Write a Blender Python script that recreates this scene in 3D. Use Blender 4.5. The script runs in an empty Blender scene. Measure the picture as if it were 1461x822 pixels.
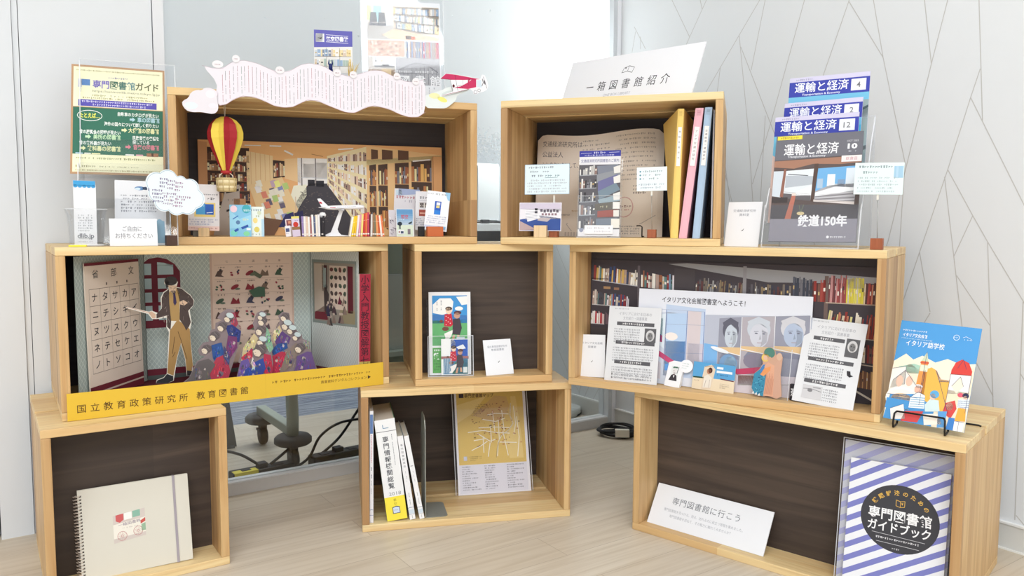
import bpy, bmesh, math, random
from mathutils import Matrix, Vector
from mathutils.geometry import tessellate_polygon
R = math.radians
COL = bpy.context.scene.collection
# ------------------------------------------------------------------ camera, world, lights, exposure
PITCH, ROLL, EYE = 0.0799, 0.0040, 0.7664
cam = bpy.data.cameras.new('camera'); cam.sensor_width = 36; cam.lens = 1105.1/1461*36
cam.clip_start = .05
cob = bpy.data.objects.new('camera', cam); COL.objects.link(cob)
fw = Vector((0, math.cos(PITCH), -math.sin(PITCH))); up0 = Vector((0, math.sin(PITCH), math.cos(PITCH))); rt0 = Vector((1, 0, 0))
cx = rt0*math.cos(ROLL) + up0*math.sin(ROLL); cy = -rt0*math.sin(ROLL) + up0*math.cos(ROLL); cz = -fw
cob.matrix_world = Matrix(((cx.x, cy.x, cz.x, 0), (cx.y, cy.y, cz.y, 0), (cx.z, cy.z, cz.z, EYE), (0, 0, 0, 1)))
bpy.context.scene.camera = cob
sc = bpy.context.scene
sc.view_settings.view_transform = 'Standard'; sc.view_settings.look = 'None'
sc.view_settings.exposure = 0.06; sc.view_settings.gamma = 1.0; sc.view_settings.use_curve_mapping = False
world = bpy.data.worlds.new('room_light'); sc.world = world; world.use_nodes = True
bg = world.node_tree.nodes['Background']; bg.inputs[0].default_value = (.95, .975, 1, 1); bg.inputs[1].default_value = 0.9
# room frame: u along the glass partition, v through it, origin in the corner with the patterned wall
CORNER = (.402, 2.955); ROOM = Matrix.Translation((*CORNER, 0)) @ Matrix.Rotation(R(34.3), 4, 'Z')
def area(name, u, v, z, sx, sy, power, col=(.955, .98, 1)):
    l = bpy.data.lights.new(name, 'AREA'); l.shape = 'RECTANGLE'; l.size = sx; l.size_y = sy; l.energy = power; l.color = col
    o = bpy.data.objects.new(name, l); COL.objects.link(o); o.matrix_world = ROOM @ Matrix.Translation((u, v, z)); return o
area('ceiling_and_fill_light', -1.0, -1.25, 2.55, 1.6, .30, 9)
area('ceiling_and_fill_light', -1.6, -2.9, 2.55, 1.8, .40, 11)
area('ceiling_and_fill_light', -3.3, -3.3, 2.4, 3.0, 1.4, 122)  # unseen fill lamp, added large and strong to light the box interiors
area('ceiling_and_fill_light', -1.0, 1.3, 2.55, 1.8, .4, 32)  # unseen lamp added to brighten the room behind the glass

# ------------------------------------------------------------------ materials
def lin(c): c /= 255; return c/12.92 if c <= .04045 else ((c+.055)/1.055)**2.4
MATS = {}
def flat(c, rough=.6, spec=.3, metal=0):
    if isinstance(c, bpy.types.Material): return c
    g = .3*c[0]+.59*c[1]+.11*c[2]; c = tuple(int(round(v*.90+g*.10)) for v in c[:3])  # printed inks and paints are a little muted
    k = (tuple(c), rough, metal)
    if k in MATS: return MATS[k]
    m = bpy.data.materials.new('paint_%d_%d_%d' % tuple(c[:3])); m.use_nodes = True
    p = m.node_tree.nodes['Principled BSDF']; p.inputs['Base Color'].default_value = (*[lin(x) for x in c[:3]], 1)
    p.inputs['Roughness'].default_value = rough; p.inputs['Metallic'].default_value = metal; p.inputs['Specular IOR Level'].default_value = spec
    m.diffuse_color = (*[lin(x) for x in c[:3]], 1)
    MATS[k] = m; return m
def nodes(name):
    m = bpy.data.materials.new(name); m.use_nodes = True; nt = m.node_tree
    return m, nt, nt.nodes['Principled BSDF']
def nd(nt, t, **k):
    n = nt.nodes.new(t)
    for a, b in k.items():
        if a.startswith('i_'): n.inputs[a[2:].replace('_', ' ')].default_value = b
        else: setattr(n, a, b)
    return n
def mixc(nt, a, b, fac, mode='MIX'):
    n = nt.nodes.new('ShaderNodeMix'); n.data_type = 'RGBA'; n.blend_type = mode
    if isinstance(fac, (int, float)): n.inputs[0].default_value = fac
    else: nt.links.new(fac, n.inputs[0])
    for i, s in ((6, a), (7, b)):
        if isinstance(s, tuple): n.inputs[i].default_value = (*[lin(x) for x in s], 1)
        else: nt.links.new(s, n.inputs[i])
    return n.outputs[2]
def wood(name, c1, c2, c3, axis, rough=.45, strip=.045):
    m, nt, p = nodes(name); L = nt.links.new
    tc = nd(nt, 'ShaderNodeTexCoord'); oi = nd(nt, 'ShaderNodeObjectInfo')
    off = nd(nt, 'ShaderNodeVectorMath', operation='SCALE'); off.inputs['Scale'].default_value = 7.3
    cmb = nd(nt, 'ShaderNodeCombineXYZ')
    for i in range(3): L(oi.outputs['Random'], cmb.inputs[i])
    L(cmb.outputs[0], off.inputs[0])
    add = nd(nt, 'ShaderNodeVectorMath', operation='ADD'); L(tc.outputs['Object'], add.inputs[0]); L(off.outputs[0], add.inputs[1])
    s = [26, 26, 26]; s['XYZ'.index(axis)] = 1.6
    mp = nd(nt, 'ShaderNodeMapping'); mp.inputs['Scale'].default_value = s; L(add.outputs[0], mp.inputs[0])
    n1 = nd(nt, 'ShaderNodeTexNoise'); n1.inputs['Scale'].default_value = 1.4; n1.inputs['Detail'].default_value = 5; n1.inputs['Distortion'].default_value = .8; L(mp.outputs[0], n1.inputs[0])
    s2 = [220, 220, 220]; s2['XYZ'.index(axis)] = 5
    mp2 = nd(nt, 'ShaderNodeMapping'); mp2.inputs['Scale'].default_value = s2; L(add.outputs[0], mp2.inputs[0])
    n2 = nd(nt, 'ShaderNodeTexNoise'); n2.inputs['Scale'].default_value = 1.0; n2.inputs['Detail'].default_value = 3; L(mp2.outputs[0], n2.inputs[0])
    # laminated staves
    s3 = [1/strip]*3; s3['XYZ'.index(axis)] = .7
    mp3 = nd(nt, 'ShaderNodeMapping'); mp3.inputs['Scale'].default_value = s3; L(add.outputs[0], mp3.inputs[0])
    fl = nd(nt, 'ShaderNodeVectorMath', operation='FLOOR'); L(mp3.outputs[0], fl.inputs[0])
    wn = nd(nt, 'ShaderNodeTexWhiteNoise'); wn.noise_dimensions = '3D'; L(fl.outputs[0], wn.inputs[0])
    r = nd(nt, 'ShaderNodeMapRange'); r.inputs[1].default_value = .38; r.inputs[2].default_value = .68; L(n1.outputs[0], r.inputs[0])
    base = mixc(nt, c1, c2, r.outputs[0])
    r2 = nd(nt, 'ShaderNodeMapRange'); r2.inputs[1].default_value = .45; r2.inputs[2].default_value = 1; r2.inputs[4].default_value = .75; L(wn.outputs[0], r2.inputs[0])
    base = mixc(nt, base, c3, r2.outputs[0])
    r3 = nd(nt, 'ShaderNodeMapRange'); r3.inputs[1].default_value = .55; r3.inputs[2].default_value = .8; r3.inputs[4].default_value = .5; L(n2.outputs[0], r3.inputs[0])
    base = mixc(nt, base, tuple(int(x*.7) for x in c2), r3.outputs[0])
    L(base, p.inputs['Base Color']); p.inputs['Roughness'].default_value = rough; p.inputs['Specular IOR Level'].default_value = .3
    return m
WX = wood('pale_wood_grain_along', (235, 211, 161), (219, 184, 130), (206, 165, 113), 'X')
WZ = wood('pale_wood_upright_shaded', (217, 183, 132), (192, 150, 100), (158, 117, 79), 'Z')  # side boards toned darker: shade on the inner sides put into the colour
DARK = wood('dark_stained_board', (66, 56, 51), (86, 73, 64), (63, 54, 49), 'X', .5, 3.0)
BLACK = wood('charcoal_board', (64, 60, 65), (70, 67, 71), (60, 57, 63), 'X', .6, .5)
REDWOOD = wood('reddish_wood_block', (168, 98, 66), (150, 82, 54), (158, 88, 60), 'Z', .5, .5)
PALEBLOCK = wood('beech_block', (232, 205, 165), (222, 190, 145), (226, 198, 156), 'Z', .5, .5)
BROWNBLOCK = wood('walnut_block', (84, 62, 52), (70, 52, 44), (76, 56, 48), 'Z', .5, .5)
def floor_mat():
    m, nt, p = nodes('oak_floor_planks'); L = nt.links.new
    tc = nd(nt, 'ShaderNodeTexCoord')
    br = nd(nt, 'ShaderNodeTexBrick'); br.offset = .37; br.inputs['Scale'].default_value = 1
    br.inputs['Brick Width'].default_value = .9; br.inputs['Row Height'].default_value = .12; br.inputs['Mortar Size'].default_value = .0008; br.inputs['Bias'].default_value = 0
    for i, c in enumerate(((216, 205, 188), (206, 193, 174), (176, 161, 142))): br.inputs[i+1].default_value = (*[lin(x) for x in c], 1)
    L(tc.outputs['Object'], br.inputs[0])
    mp = nd(nt, 'ShaderNodeMapping'); mp.inputs['Scale'].default_value = (1.3, 28, 1); L(tc.outputs['Object'], mp.inputs[0])
    n = nd(nt, 'ShaderNodeTexNoise'); n.inputs['Scale'].default_value = 2.2; n.inputs['Detail'].default_value = 6; n.inputs['Distortion'].default_value = .6; L(mp.outputs[0], n.inputs[0])
    r = nd(nt, 'ShaderNodeMapRange'); r.inputs[1].default_value = .42; r.inputs[2].default_value = .7; r.inputs[4].default_value = .6; L(n.outputs[0], r.inputs[0])
    c = mixc(nt, br.outputs[0], (188, 172, 150), r.outputs[0])
    L(c, p.inputs['Base Color']); p.inputs['Roughness'].default_value = .42; p.inputs['Specular IOR Level'].default_value = .35
    return m
def carpet_mat():
    m, nt, p = nodes('streaked_blue_grey_carpet'); L = nt.links.new
    tc = nd(nt, 'ShaderNodeTexCoord'); mp = nd(nt, 'ShaderNodeMapping'); mp.inputs['Scale'].default_value = (2.5, 60, 1); L(tc.outputs['Object'], mp.inputs[0])
    n = nd(nt, 'ShaderNodeTexNoise'); n.inputs['Scale'].default_value = 1.3; n.inputs['Detail'].default_value = 4; L(mp.outputs[0], n.inputs[0])
    r = nd(nt, 'ShaderNodeMapRange'); r.inputs[1].default_value = .4; r.inputs[2].default_value = .62; L(n.outputs[0], r.inputs[0])
    L(mixc(nt, (112, 120, 140), (172, 178, 186), r.outputs[0]), p.inputs['Base Color']); p.inputs['Roughness'].default_value = .95
    return m
def clear_mat(name, tint=(1, 1, 1), refl=.05, edge=.25):
    m = bpy.data.materials.new(name); m.use_nodes = True; nt = m.node_tree; nt.nodes.clear(); L = nt.links.new
    out = nd(nt, 'ShaderNodeOutputMaterial'); tr = nd(nt, 'ShaderNodeBsdfTransparent'); tr.inputs[0].default_value = (*tint, 1)
    gl = nd(nt, 'ShaderNodeBsdfGlossy'); gl.inputs['Roughness'].default_value = .04
    lw = nd(nt, 'ShaderNodeLayerWeight'); lw.inputs[0].default_value = .25
    mr = nd(nt, 'ShaderNodeMapRange'); mr.inputs[3].default_value = refl; mr.inputs[4].default_value = refl+edge; L(lw.outputs['Facing'], mr.inputs[0])
    mx = nd(nt, 'ShaderNodeMixShader'); L(mr.outputs[0], mx.inputs[0]); L(tr.outputs[0], mx.inputs[1]); L(gl.outputs[0], mx.inputs[2])
    L(mx.outputs[0], out.inputs[0]); return m
ACRYLIC = clear_mat('clear_acrylic', (.985, .99, .995), .02, .25)
SLEEVE = clear_mat('clear_plastic_sleeve', (.98, .98, .99), .02, .18)
GLASS = clear_mat('clear_glass', (.93, .95, .945), .05, .35)
def edge_mat():
    m = bpy.data.materials.new('acrylic_edge'); m.use_nodes = True; nt = m.node_tree; nt.nodes.clear(); L = nt.links.new
    out = nd(nt, 'ShaderNodeOutputMaterial'); tr = nd(nt, 'ShaderNodeBsdfTransparent'); df = nd(nt, 'ShaderNodeBsdfDiffuse'); df.inputs[0].default_value = (.86, .88, .92, 1)
    mx = nd(nt, 'ShaderNodeMixShader'); mx.inputs[0].default_value = .6; L(tr.outputs[0], mx.inputs[1]); L(df.outputs[0], mx.inputs[2]); L(mx.outputs[0], out.inputs[0]); return m
EDGE = edge_mat()
def film_mat():
    m = bpy.data.materials.new('frosted_film_on_glass'); m.use_nodes = True; nt = m.node_tree; nt.nodes.clear(); L = nt.links.new
    out = nd(nt, 'ShaderNodeOutputMaterial'); tl = nd(nt, 'ShaderNodeBsdfTranslucent'); tl.inputs[0].default_value = (.88, .90, .91, 1)
    df = nd(nt, 'ShaderNodeBsdfDiffuse'); df.inputs[0].default_value = (.66, .69, .71, 1)
    gl = nd(nt, 'ShaderNodeBsdfGlossy'); gl.inputs['Roughness'].default_value = .18
    m1 = nd(nt, 'ShaderNodeMixShader'); m1.inputs[0].default_value = .5; L(df.outputs[0], m1.inputs[1]); L(tl.outputs[0], m1.inputs[2])
    m2 = nd(nt, 'ShaderNodeMixShader'); m2.inputs[0].default_value = .05; L(m1.outputs[0], m2.inputs[1]); L(gl.outputs[0], m2.inputs[2])
    tr = nd(nt, 'ShaderNodeBsdfTransparent')
    tc = nd(nt, 'ShaderNodeTexCoord'); sp = nd(nt, 'ShaderNodeSeparateXYZ'); L(tc.outputs['Object'], sp.inputs[0])
    vo = nd(nt, 'ShaderNodeTexVoronoi'); vo.inputs['Scale'].default_value = 110; L(tc.outputs['Object'], vo.inputs[0])
    # halftone: the dots grow from nothing at z 0.95 to full cover at z 1.13
    mr = nd(nt, 'ShaderNodeMapRange'); mr.inputs[1].default_value = .95; mr.inputs[2].default_value = 1.13; mr.inputs[3].default_value = .0; mr.inputs[4].default_value = 1.0; L(sp.outputs[2], mr.inputs[0])
    lt = nd(nt, 'ShaderNodeMath', operation='LESS_THAN'); L(vo.outputs['Distance'], lt.inputs[0]); L(mr.outputs[0], lt.inputs[1])
    m3 = nd(nt, 'ShaderNodeMixShader'); L(lt.outputs[0], m3.inputs[0]); L(tr.outputs[0], m3.inputs[1]); L(m2.outputs[0], m3.inputs[2]); L(m3.outputs[0], out.inputs[0]); return m
WHITE = (228, 229, 233)
STEEL = flat((170, 172, 172), .35, .5, .8)
WIRE = flat((28, 26, 26), .4)

# ------------------------------------------------------------------ object helpers
def tag(o, label=None, cat=None, group=None, kind=None):
    if label: o['label'] = label
    if cat: o['category'] = cat
    if group: o['group'] = group
    if kind: o['kind'] = kind
    return o
def empty(name, mat, label, cat, group=None):
    o = bpy.data.objects.new(name, None); COL.objects.link(o); o.matrix_world = mat; o.empty_display_size = .02
    return tag(o, label, cat, group)
BOXF = {'BL': (-.7839, 1.6012, .5981, 0, .356), 'BC': (-.1075, 1.9412, .216, 0, .5412), 'BR': (.581, 1.6701, -.7265, 0, .7317),
        'ML': (-.6208, 1.7701, .5823, 1, .7317), 'MC': (-.0684, 1.971, .2167, 1, .3587), 'MR': (.4565, 1.7788, -.5553, 1, .7317),
        'TL': (-.439, 1.9049, .3123, 2, .7317), 'TR': (.2294, 1.901, -.2873, 2, .5412)}
def BM(b): x, y, a, r, w = BOXF[b]; return Matrix.Translation((x, y, r*.36)) @ Matrix.Rotation(a, 4, 'Z')
def pose(b, x, d, z, yaw=0, tilt=0, roll=0):
    base = ROOM if b == 'ROOM' else BM(b)
    return base @ Matrix.Translation((x, d, z)) @ Matrix.Rotation(R(yaw), 4, 'Z') @ Matrix.Rotation(-R(tilt), 4, 'X') @ Matrix.Rotation(-R(roll), 4, 'Y')

class MB:
    """collects faces of several materials and links them as one mesh object"""
    def __init__(s): s.v = []; s.f = []; s.m = []; s.sm = []; s.mats = []
    gain = 1.0
    def mi(s, m):
        if s.gain != 1 and not isinstance(m, bpy.types.Material): m = tuple(min(250, int(v*s.gain)) for v in m[:3])  # gain brightens print colours in place of light missing inside the boxes
        m = flat(m)
        if m not in s.mats: s.mats.append(m)
        return s.mats.index(m)
    def add(s, vs, fs, m, smooth=False):
        o = len(s.v); s.v += [tuple(p) for p in vs]; k = s.mi(m)
        for f in fs: s.f.append(tuple(i+o for i in f)); s.m.append(k); s.sm.append(smooth)
    def box(s, x0, x1, y0, y1, z0, z1, m, front=None):
        vs = [(x, y, z) for z in (z0, z1) for y in (y0, y1) for x in (x0, x1)]
        s.add(vs, [(2, 3, 7, 6), (0, 4, 6, 2), (1, 3, 7, 5)[::1], (0, 2, 3, 1), (4, 5, 7, 6)], m)
        s.add(vs, [(0, 1, 5, 4)], front or m)
    def prism(s, pts, y0, y1, m, front=None):
        n = len(pts); tri = tessellate_polygon([[Vector((x, z, 0)) for x, z in pts]])
        A = [(x, y0, z) for x, z in pts]; Bk = [(x, y1, z) for x, z in pts]
        s.add(A, tri, front or m); s.add(Bk, [t[::-1] for t in tri], m)
        s.add(A+Bk, [(i, (i+1) % n, n+(i+1) % n, n+i) for i in range(n)], m)
    def zprism(s, pts, z0, z1, m):
        n = len(pts); tri = tessellate_polygon([[Vector((x, y, 0)) for x, y in pts]])
        A = [(x, y, z0) for x, y in pts]; Bk = [(x, y, z1) for x, y in pts]
        s.add(A, [t[::-1] for t in tri], m); s.add(Bk, tri, m); s.add(A+Bk, [(i, (i+1) % n, n+(i+1) % n, n+i) for i in range(n)], m)
    def tube(s, pts, r, m, n=8, closed=False, caps=True):
        pts = [Vector(p) for p in pts]; rs = r if isinstance(r, (list, tuple)) else [r]*len(pts); ring = []; N = len(pts)
        u = None
        for i, p in enumerate(pts):
            a = pts[(i-1) % N] if closed else pts[max(i-1, 0)]; b = pts[(i+1) % N] if closed else pts[min(i+1, N-1)]
            t = (b-a).normalized()
            if u is None: u = t.orthogonal().normalized()
            else: u = (u - t*u.dot(t)); u = u.normalized() if u.length > 1e-6 else t.orthogonal().normalized()
            w = t.cross(u)
            ring.append([p+(u*math.cos(2*math.pi*k/n)+w*math.sin(2*math.pi*k/n))*rs[i] for k in range(n)])
        vs = [q for g in ring for q in g]; fs = []
        for i in range(N if closed else N-1):
            j = (i+1) % N
            fs += [(i*n+k, i*n+(k+1) % n, j*n+(k+1) % n, j*n+k) for k in range(n)]
        s.add(vs, fs, m, True)
        if caps and not closed:
            s.add(ring[0], [tuple(range(n))[::-1]], m); s.add(ring[-1], [tuple(range(n))], m)
    def lathe(s, prof, m, n=28, center=(0, 0, 0), sx=1, sy=1, smooth=True):
        c = center; vs = []; fs = []
        for r, z in prof: vs += [(c[0]+sx*r*math.cos(2*math.pi*k/n), c[1]+sy*r*math.sin(2*math.pi*k/n), c[2]+z) for k in range(n)]
        for i in range(len(prof)-1): fs += [(i*n+k, i*n+(k+1) % n, (i+1)*n+(k+1) % n, (i+1)*n+k) for k in range(n)]
        s.add(vs, fs, m, smooth)
    def build(s, name, mat=None, parent=None, bevel=0, label=None, cat=None, group=None, kind=None):
        me = bpy.data.meshes.new(name); me.from_pydata(s.v, [], s.f)
        for m in s.mats: me.materials.append(m)
        me.polygons.foreach_set('material_index', s.m); me.polygons.foreach_set('use_smooth', s.sm)
        bm = bmesh.new(); bm.from_mesh(me); bmesh.ops.remove_doubles(bm, verts=bm.verts, dist=1e-6); 
        if not isinstance(s, Card): bmesh.ops.recalc_face_normals(bm, faces=bm.faces)
        bm.to_mesh(me); bm.free(); me.update()
        o = bpy.data.objects.new(name, me); COL.objects.link(o)
        if parent: o.parent = parent
        if mat is not None: o.matrix_world = mat
        if bevel:
            b = o.modifiers.new('bevel', 'BEVEL'); b.width = bevel; b.segments = 2; b.limit_method = 'ANGLE'
        return tag(o, label, cat, group, kind)

GLY = {}
def glyphs(s, bold=0.0):
    k = (s, bold)
    if k not in GLY:
        cu = bpy.data.curves.new('lettering', 'FONT'); cu.body = s; cu.size = 1; cu.resolution_u = 2; cu.offset = bold; cu.fill_mode = 'FRONT'
        ob = bpy.data.objects.new('lettering', cu); COL.objects.link(ob); dg = bpy.context.evaluated_depsgraph_get(); dg.update()
        ev = ob.evaluated_get(dg); me = ev.to_mesh()
        v = [(p.co.x, p.co.y) for p in me.vertices]; f = [tuple(p.vertices) for p in me.polygons]
        ev.to_mesh_clear(); bpy.data.objects.remove(ob); bpy.data.curves.remove(cu)
        GLY[k] = (v, f)
    return GLY[k]

class Card(MB):
    """a printed sheet: front faces -Y, bottom edge on z=0; drawn in design units, x right and y down"""
    def __init__(s, w, h, DW, DH=None, base=WHITE, t=.0006, outline=None, back=None, warp=None, step=.00012, side=None, gain=1.0):
        super().__init__(); s.gain = gain; s.w = w; s.h = h; s.DW = DW; s.DH = DH or DW*h/w; s.t = t; s.warp = warp; s.lay = 0; s.step = step; s.q = None
        back = back or base
        if warp:
            n = 24; vs = [warp(i/n, 1.0*j, 0) for j in (0, 1) for i in range(n+1)]
            s.add(vs, [(i, i+1, n+2+i, n+1+i) for i in range(n)], base)
            vs2 = [warp(i/n, 1.0*j, t) for j in (0, 1) for i in range(n+1)]
            s.add(vs2, [(i, n+1+i, n+2+i, i+1) for i in range(n)], back)
        elif outline:
            s.prism([(s.X(x), s.Z(y)) for x, y in outline], 0, t, side or back, base)
        else: s.box(-w/2, w/2, 0, t, 0, h, side or back, base)
        s.lay = 1
    def X(s, x): return (x/s.DW-.5)*s.w
    def Z(s, y): return (1-y/s.DH)*s.h
    def up(s, n=1): s.lay += n; return s
    def P(s, x, y):
        if s.q:
            (a, b, c, d) = s.q; x0 = a[0]+(b[0]-a[0])*x; y0 = a[1]+(b[1]-a[1])*x; x1 = d[0]+(c[0]-d[0])*x; y1 = d[1]+(c[1]-d[1])*x
            x, y = x0+(x1-x0)*y, y0+(y1-y0)*y
        if s.warp: return s.warp(x/s.DW, 1-y/s.DH, -s.step*s.lay)
        return (s.X(x), -s.step*s.lay, s.Z(y))
    def poly(s, pts, c):
        if len(pts) <= 4 and not (len(pts) == 4 and False): s.add([s.P(*p) for p in pts], [tuple(range(len(pts)))[::-1]], c)
        else:
            tri = tessellate_polygon([[Vector((x, y, 0)) for x, y in pts]]); s.add([s.P(*p) for p in pts], tri, c)
    def rect(s, x, y, w, h, c):
        if s.warp and w > s.DW*.06:
            n = 10
            for i in range(n): s.poly([(x+w*i/n, y), (x+w*(i+1)/n, y), (x+w*(i+1)/n, y+h), (x+w*i/n, y+h)], c)
        else: s.poly([(x, y), (x+w, y), (x+w, y+h), (x, y+h)], c)
    def ell(s, x, y, rx, ry, c, n=20, rot=0):
        cr, sr = math.cos(rot), math.sin(rot); pts = []
        for k in range(n):
            a = 2*math.pi*k/n; ex, ey = rx*math.cos(a), ry*math.sin(a); pts.append((x+ex*cr-ey*sr, y+ex*sr+ey*cr))
        s.poly(pts, c)
    def line(s, pts, wd, c, closed=False):
        pts = list(pts)+([pts[0]] if closed else [])
        for (x0, y0), (x1, y1) in zip(pts, pts[1:]):
            dx, dy = x1-x0, y1-y0; l = math.hypot(dx, dy) or 1; nx, ny = -dy/l*wd/2, dx/l*wd/2
            s.poly([(x0+nx, y0+ny), (x1+nx, y1+ny), (x1-nx, y1-ny), (x0-nx, y0-ny)], c)
    def ring(s, x, y, rx, ry, wd, c, n=28):
        s.line([(x+rx*math.cos(2*math.pi*k/n), y+ry*math.sin(2*math.pi*k/n)) for k in range(n)], wd, c, True)
    def text(s, t, x, y, size, c, fit=None, bold=0.0, align='c', rot=0, shear=0):
        v, f = glyphs(t, bold)
        if not v: return
        xs = [p[0] for p in v]; ys = [p[1] for p in v]; x0, x1 = min(xs), max(xs); ym = .36
        sx = size if not fit else fit/(x1-x0); ox = {'c': (x0+x1)/2, 'l': x0, 'r': x1}[align]; cr, sr = math.cos(rot), math.sin(rot)
        out = []
        for a, b in v:
            lx, ly = (a-ox)*sx, -(b-ym)*size; lx -= shear*ly
            out.append(s.P(x+lx*cr-ly*sr, y+lx*sr+ly*cr))
        s.add(out, f, c)
    def vtext(s, t, x, y0, size, c, pitch=None, bold=0.0, sx=None):
        for i, ch in enumerate(t):
            if ch == ' ': continue
            v, f = glyphs(ch, bold); xs = [p[0] for p in v]; xm = (min(xs)+max(xs))/2; q = sx or size
            s.add([s.P(x+(a-xm)*q, y0+i*(pitch or size)-(b-.36)*size) for a, b in v], f, c)
    def dash(s, x0, x1, y, size, c, seed=0, fill=.85):
        """a line of print too small to read"""
        r = random.Random(seed*77+int(y*13)+int(x0)); x = x0
        while x < x1-size*.3:
            w = size*r.uniform(.45, .8)
            if r.random() < fill:
                k = r.random()
                if k < .5: s.rect(x, y-size*.4, w, size*.28, c); s.rect(x+w*.1, y+size*.1, w*.8, size*.25, c); s.rect(x+w*.35, y-size*.45, w*.25, size*.9, c)
                else: s.rect(x, y-size*.35, w*.25, size*.75, c); s.rect(x+w*.35, y-size*.2, w*.6, size*.25, c)
            x += size*.95
    def para(s, x0, x1, y, pitch, n, size, c, seed=0, last=.6):
        for i in range(n): s.dash(x0, x1 if i < n-1 else x0+(x1-x0)*last, y+i*pitch, size, c, seed+i)
    def vdash(s, x, y0, y1, size, c, seed=0):
        r = random.Random(seed*31+int(x*7)); y = y0
        while y < y1:
            l = size*r.uniform(.4, 1.1)
            if r.random() < .85: s.rect(x-size*.18, y, size*.36, min(l, y1-y), c)
            y += l+size*.25
    def books(s, quad, n, pal, seed=0, top=(0, .25), lean=.0, shelf=None):
        """a row of book spines printed inside a quad (tl, tr, br, bl)"""
        r = random.Random(seed); s.q = quad; ws = [r.uniform(.5, 1.5) for _ in range(n)]; tot = sum(ws); x = 0
        for w in ws:
            w /= tot; h = r.uniform(*top); l = lean*r.uniform(.2, 1); c = r.choice(pal)
            s.poly([(min(x+l, 1), h), (min(x+l+w*.9, 1), h), (min(x+w*.9, 1), 1), (x, 1)], c)
            if r.random() < .5:
                s.lay += 1; g = r.choice([(235, 230, 220), (60, 55, 60), (200, 170, 110)]); a = r.uniform(.35, .6)
                s.poly([(min(x+w*.15+l*(1-a), 1), a), (min(x+w*.75+l*(1-a), 1), a), (min(x+w*.75+l*(.8-a), 1), a+.15), (min(x+w*.15+l*(.8-a), 1), a+.15)], g); s.lay -= 1
            x += w
        s.q = None
        if shelf: s.line([quad[3], quad[2]], shelf[0], shelf[1])
    def put(s, name, label, cat, b, x, d, z, yaw=0, tilt=0, roll=0, group=None):
        return s.build(name, pose(b, x, d, z, yaw, tilt, roll), label=label, cat=cat, group=group)
# ------------------------------------------------------------------ the setting
def struct(name, mb, mat=ROOM, parent=None):
    return mb.build(name, mat, parent, kind=None if parent else 'structure')
wall_white = flat((222, 226, 231), .55); wall_warm = flat((226, 229, 232), .6); frame_white = flat((226, 228, 232), .35); line_grey = flat((196, 195, 193), .7)
m = MB(); m.box(-5, .05, -4.5, .80, -.05, 0, floor_mat()); struct('floor', m)
m = MB(); m.box(-5, .08, -4.5, 3.28, 2.6, 2.68, flat((240, 240, 240), .8)); struct('ceiling', m)
m = MB(); m.box(-5, .05, .80, 3.2, -.05, -.001, carpet_mat()); struct('floor_carpet', m)
LINES = [(-0.072, 1.494, -0.133, 1.403), (-0.08, 1.475, -0.063, 1.403), (-0.106, 1.452, -0.107, 1.407), (-0.259, 1.545, -0.344, 1.404), (-0.414, 1.509, -0.326, 1.377), (-0.387, 1.516, -0.397, 1.482), (-0.628, 1.46, -0.4, 1.185), (-0.648, 1.455, -0.603, 1.253), (-0.553, 1.367, -0.599, 1.06), (-0.56, 1.332, -0.696, 1.05), (-0.48, 1.284, -0.464, 1.163), (-0.786, 1.423, -0.682, 1.083), (-0.927, 1.387, -0.826, 1.118), (-0.927, 1.387, -1.033, 1.217), (-0.999, 1.374, -1.033, 1.217), (-1.033, 1.217, -1.105, 0.936), (-1.137, 1.342, -1.162, 1.179), (-1.195, 1.328, -1.162, 1.179), (-1.162, 1.179, -1.068, 0.728), (-1.269, 1.311, -1.291, 1.024), (-1.28, 1.148, -1.261, 1.082), (-1.261, 1.082, -1.215, 0.911), (-1.215, 0.911, -1.154, 0.703), (-1.154, 0.703, -1.119, 0.582), (-1.261, 1.082, -1.406, 0.791), (-1.215, 0.911, -1.28, 0.796), (-1.28, 0.796, -1.317, 0.733), (-1.317, 0.733, -1.417, 0.571), (-1.28, 0.796, -1.24, 0.695), (-1.208, 0.894, -1.24, 0.695), (-1.24, 0.695, -1.269, 0.517), (-1.269, 0.517, -1.288, 0.36), (-1.249, 0.648, -1.333, 0.531), (-1.317, 0.733, -1.333, 0.531), (-1.333, 0.531, -1.352, 0.303), (-1.154, 0.703, -1.188, 0.551), (-1.188, 0.548, -1.16, 0.494), (-1.298, 0.451, -1.348, 0.361), (-1.401, 0.595, -1.404, 0.426), (-1.404, 0.426, -1.41, 0.075), (-1.404, 0.426, -1.427, 0.392), (-1.412, 0.087, -1.444, 0.056), (-0.504, 0.999, -0.532, 0.849), (-0.473, 1.049, -0.543, 0.842), (-0.661, 1.107, -0.652, 0.84), (0.382, 0.68, 0.294, 0.549), (0.409, 0.548, 0.292, 0.383), (0.407, 0.401, 0.29, 0.266), (0.406, 0.302, 0.288, 0.148), (0.259, 0.123, 0.213, 0.082), (0.205, 0.132, 0.222, 0.08), (0.152, 0.133, 0.186, 0.075), (0.092, 0.132, 0.133, 0.073), (0.075, 0.135, 0.057, 0.077), (0.041, 0.124, 0.024, 0.075)]
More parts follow.
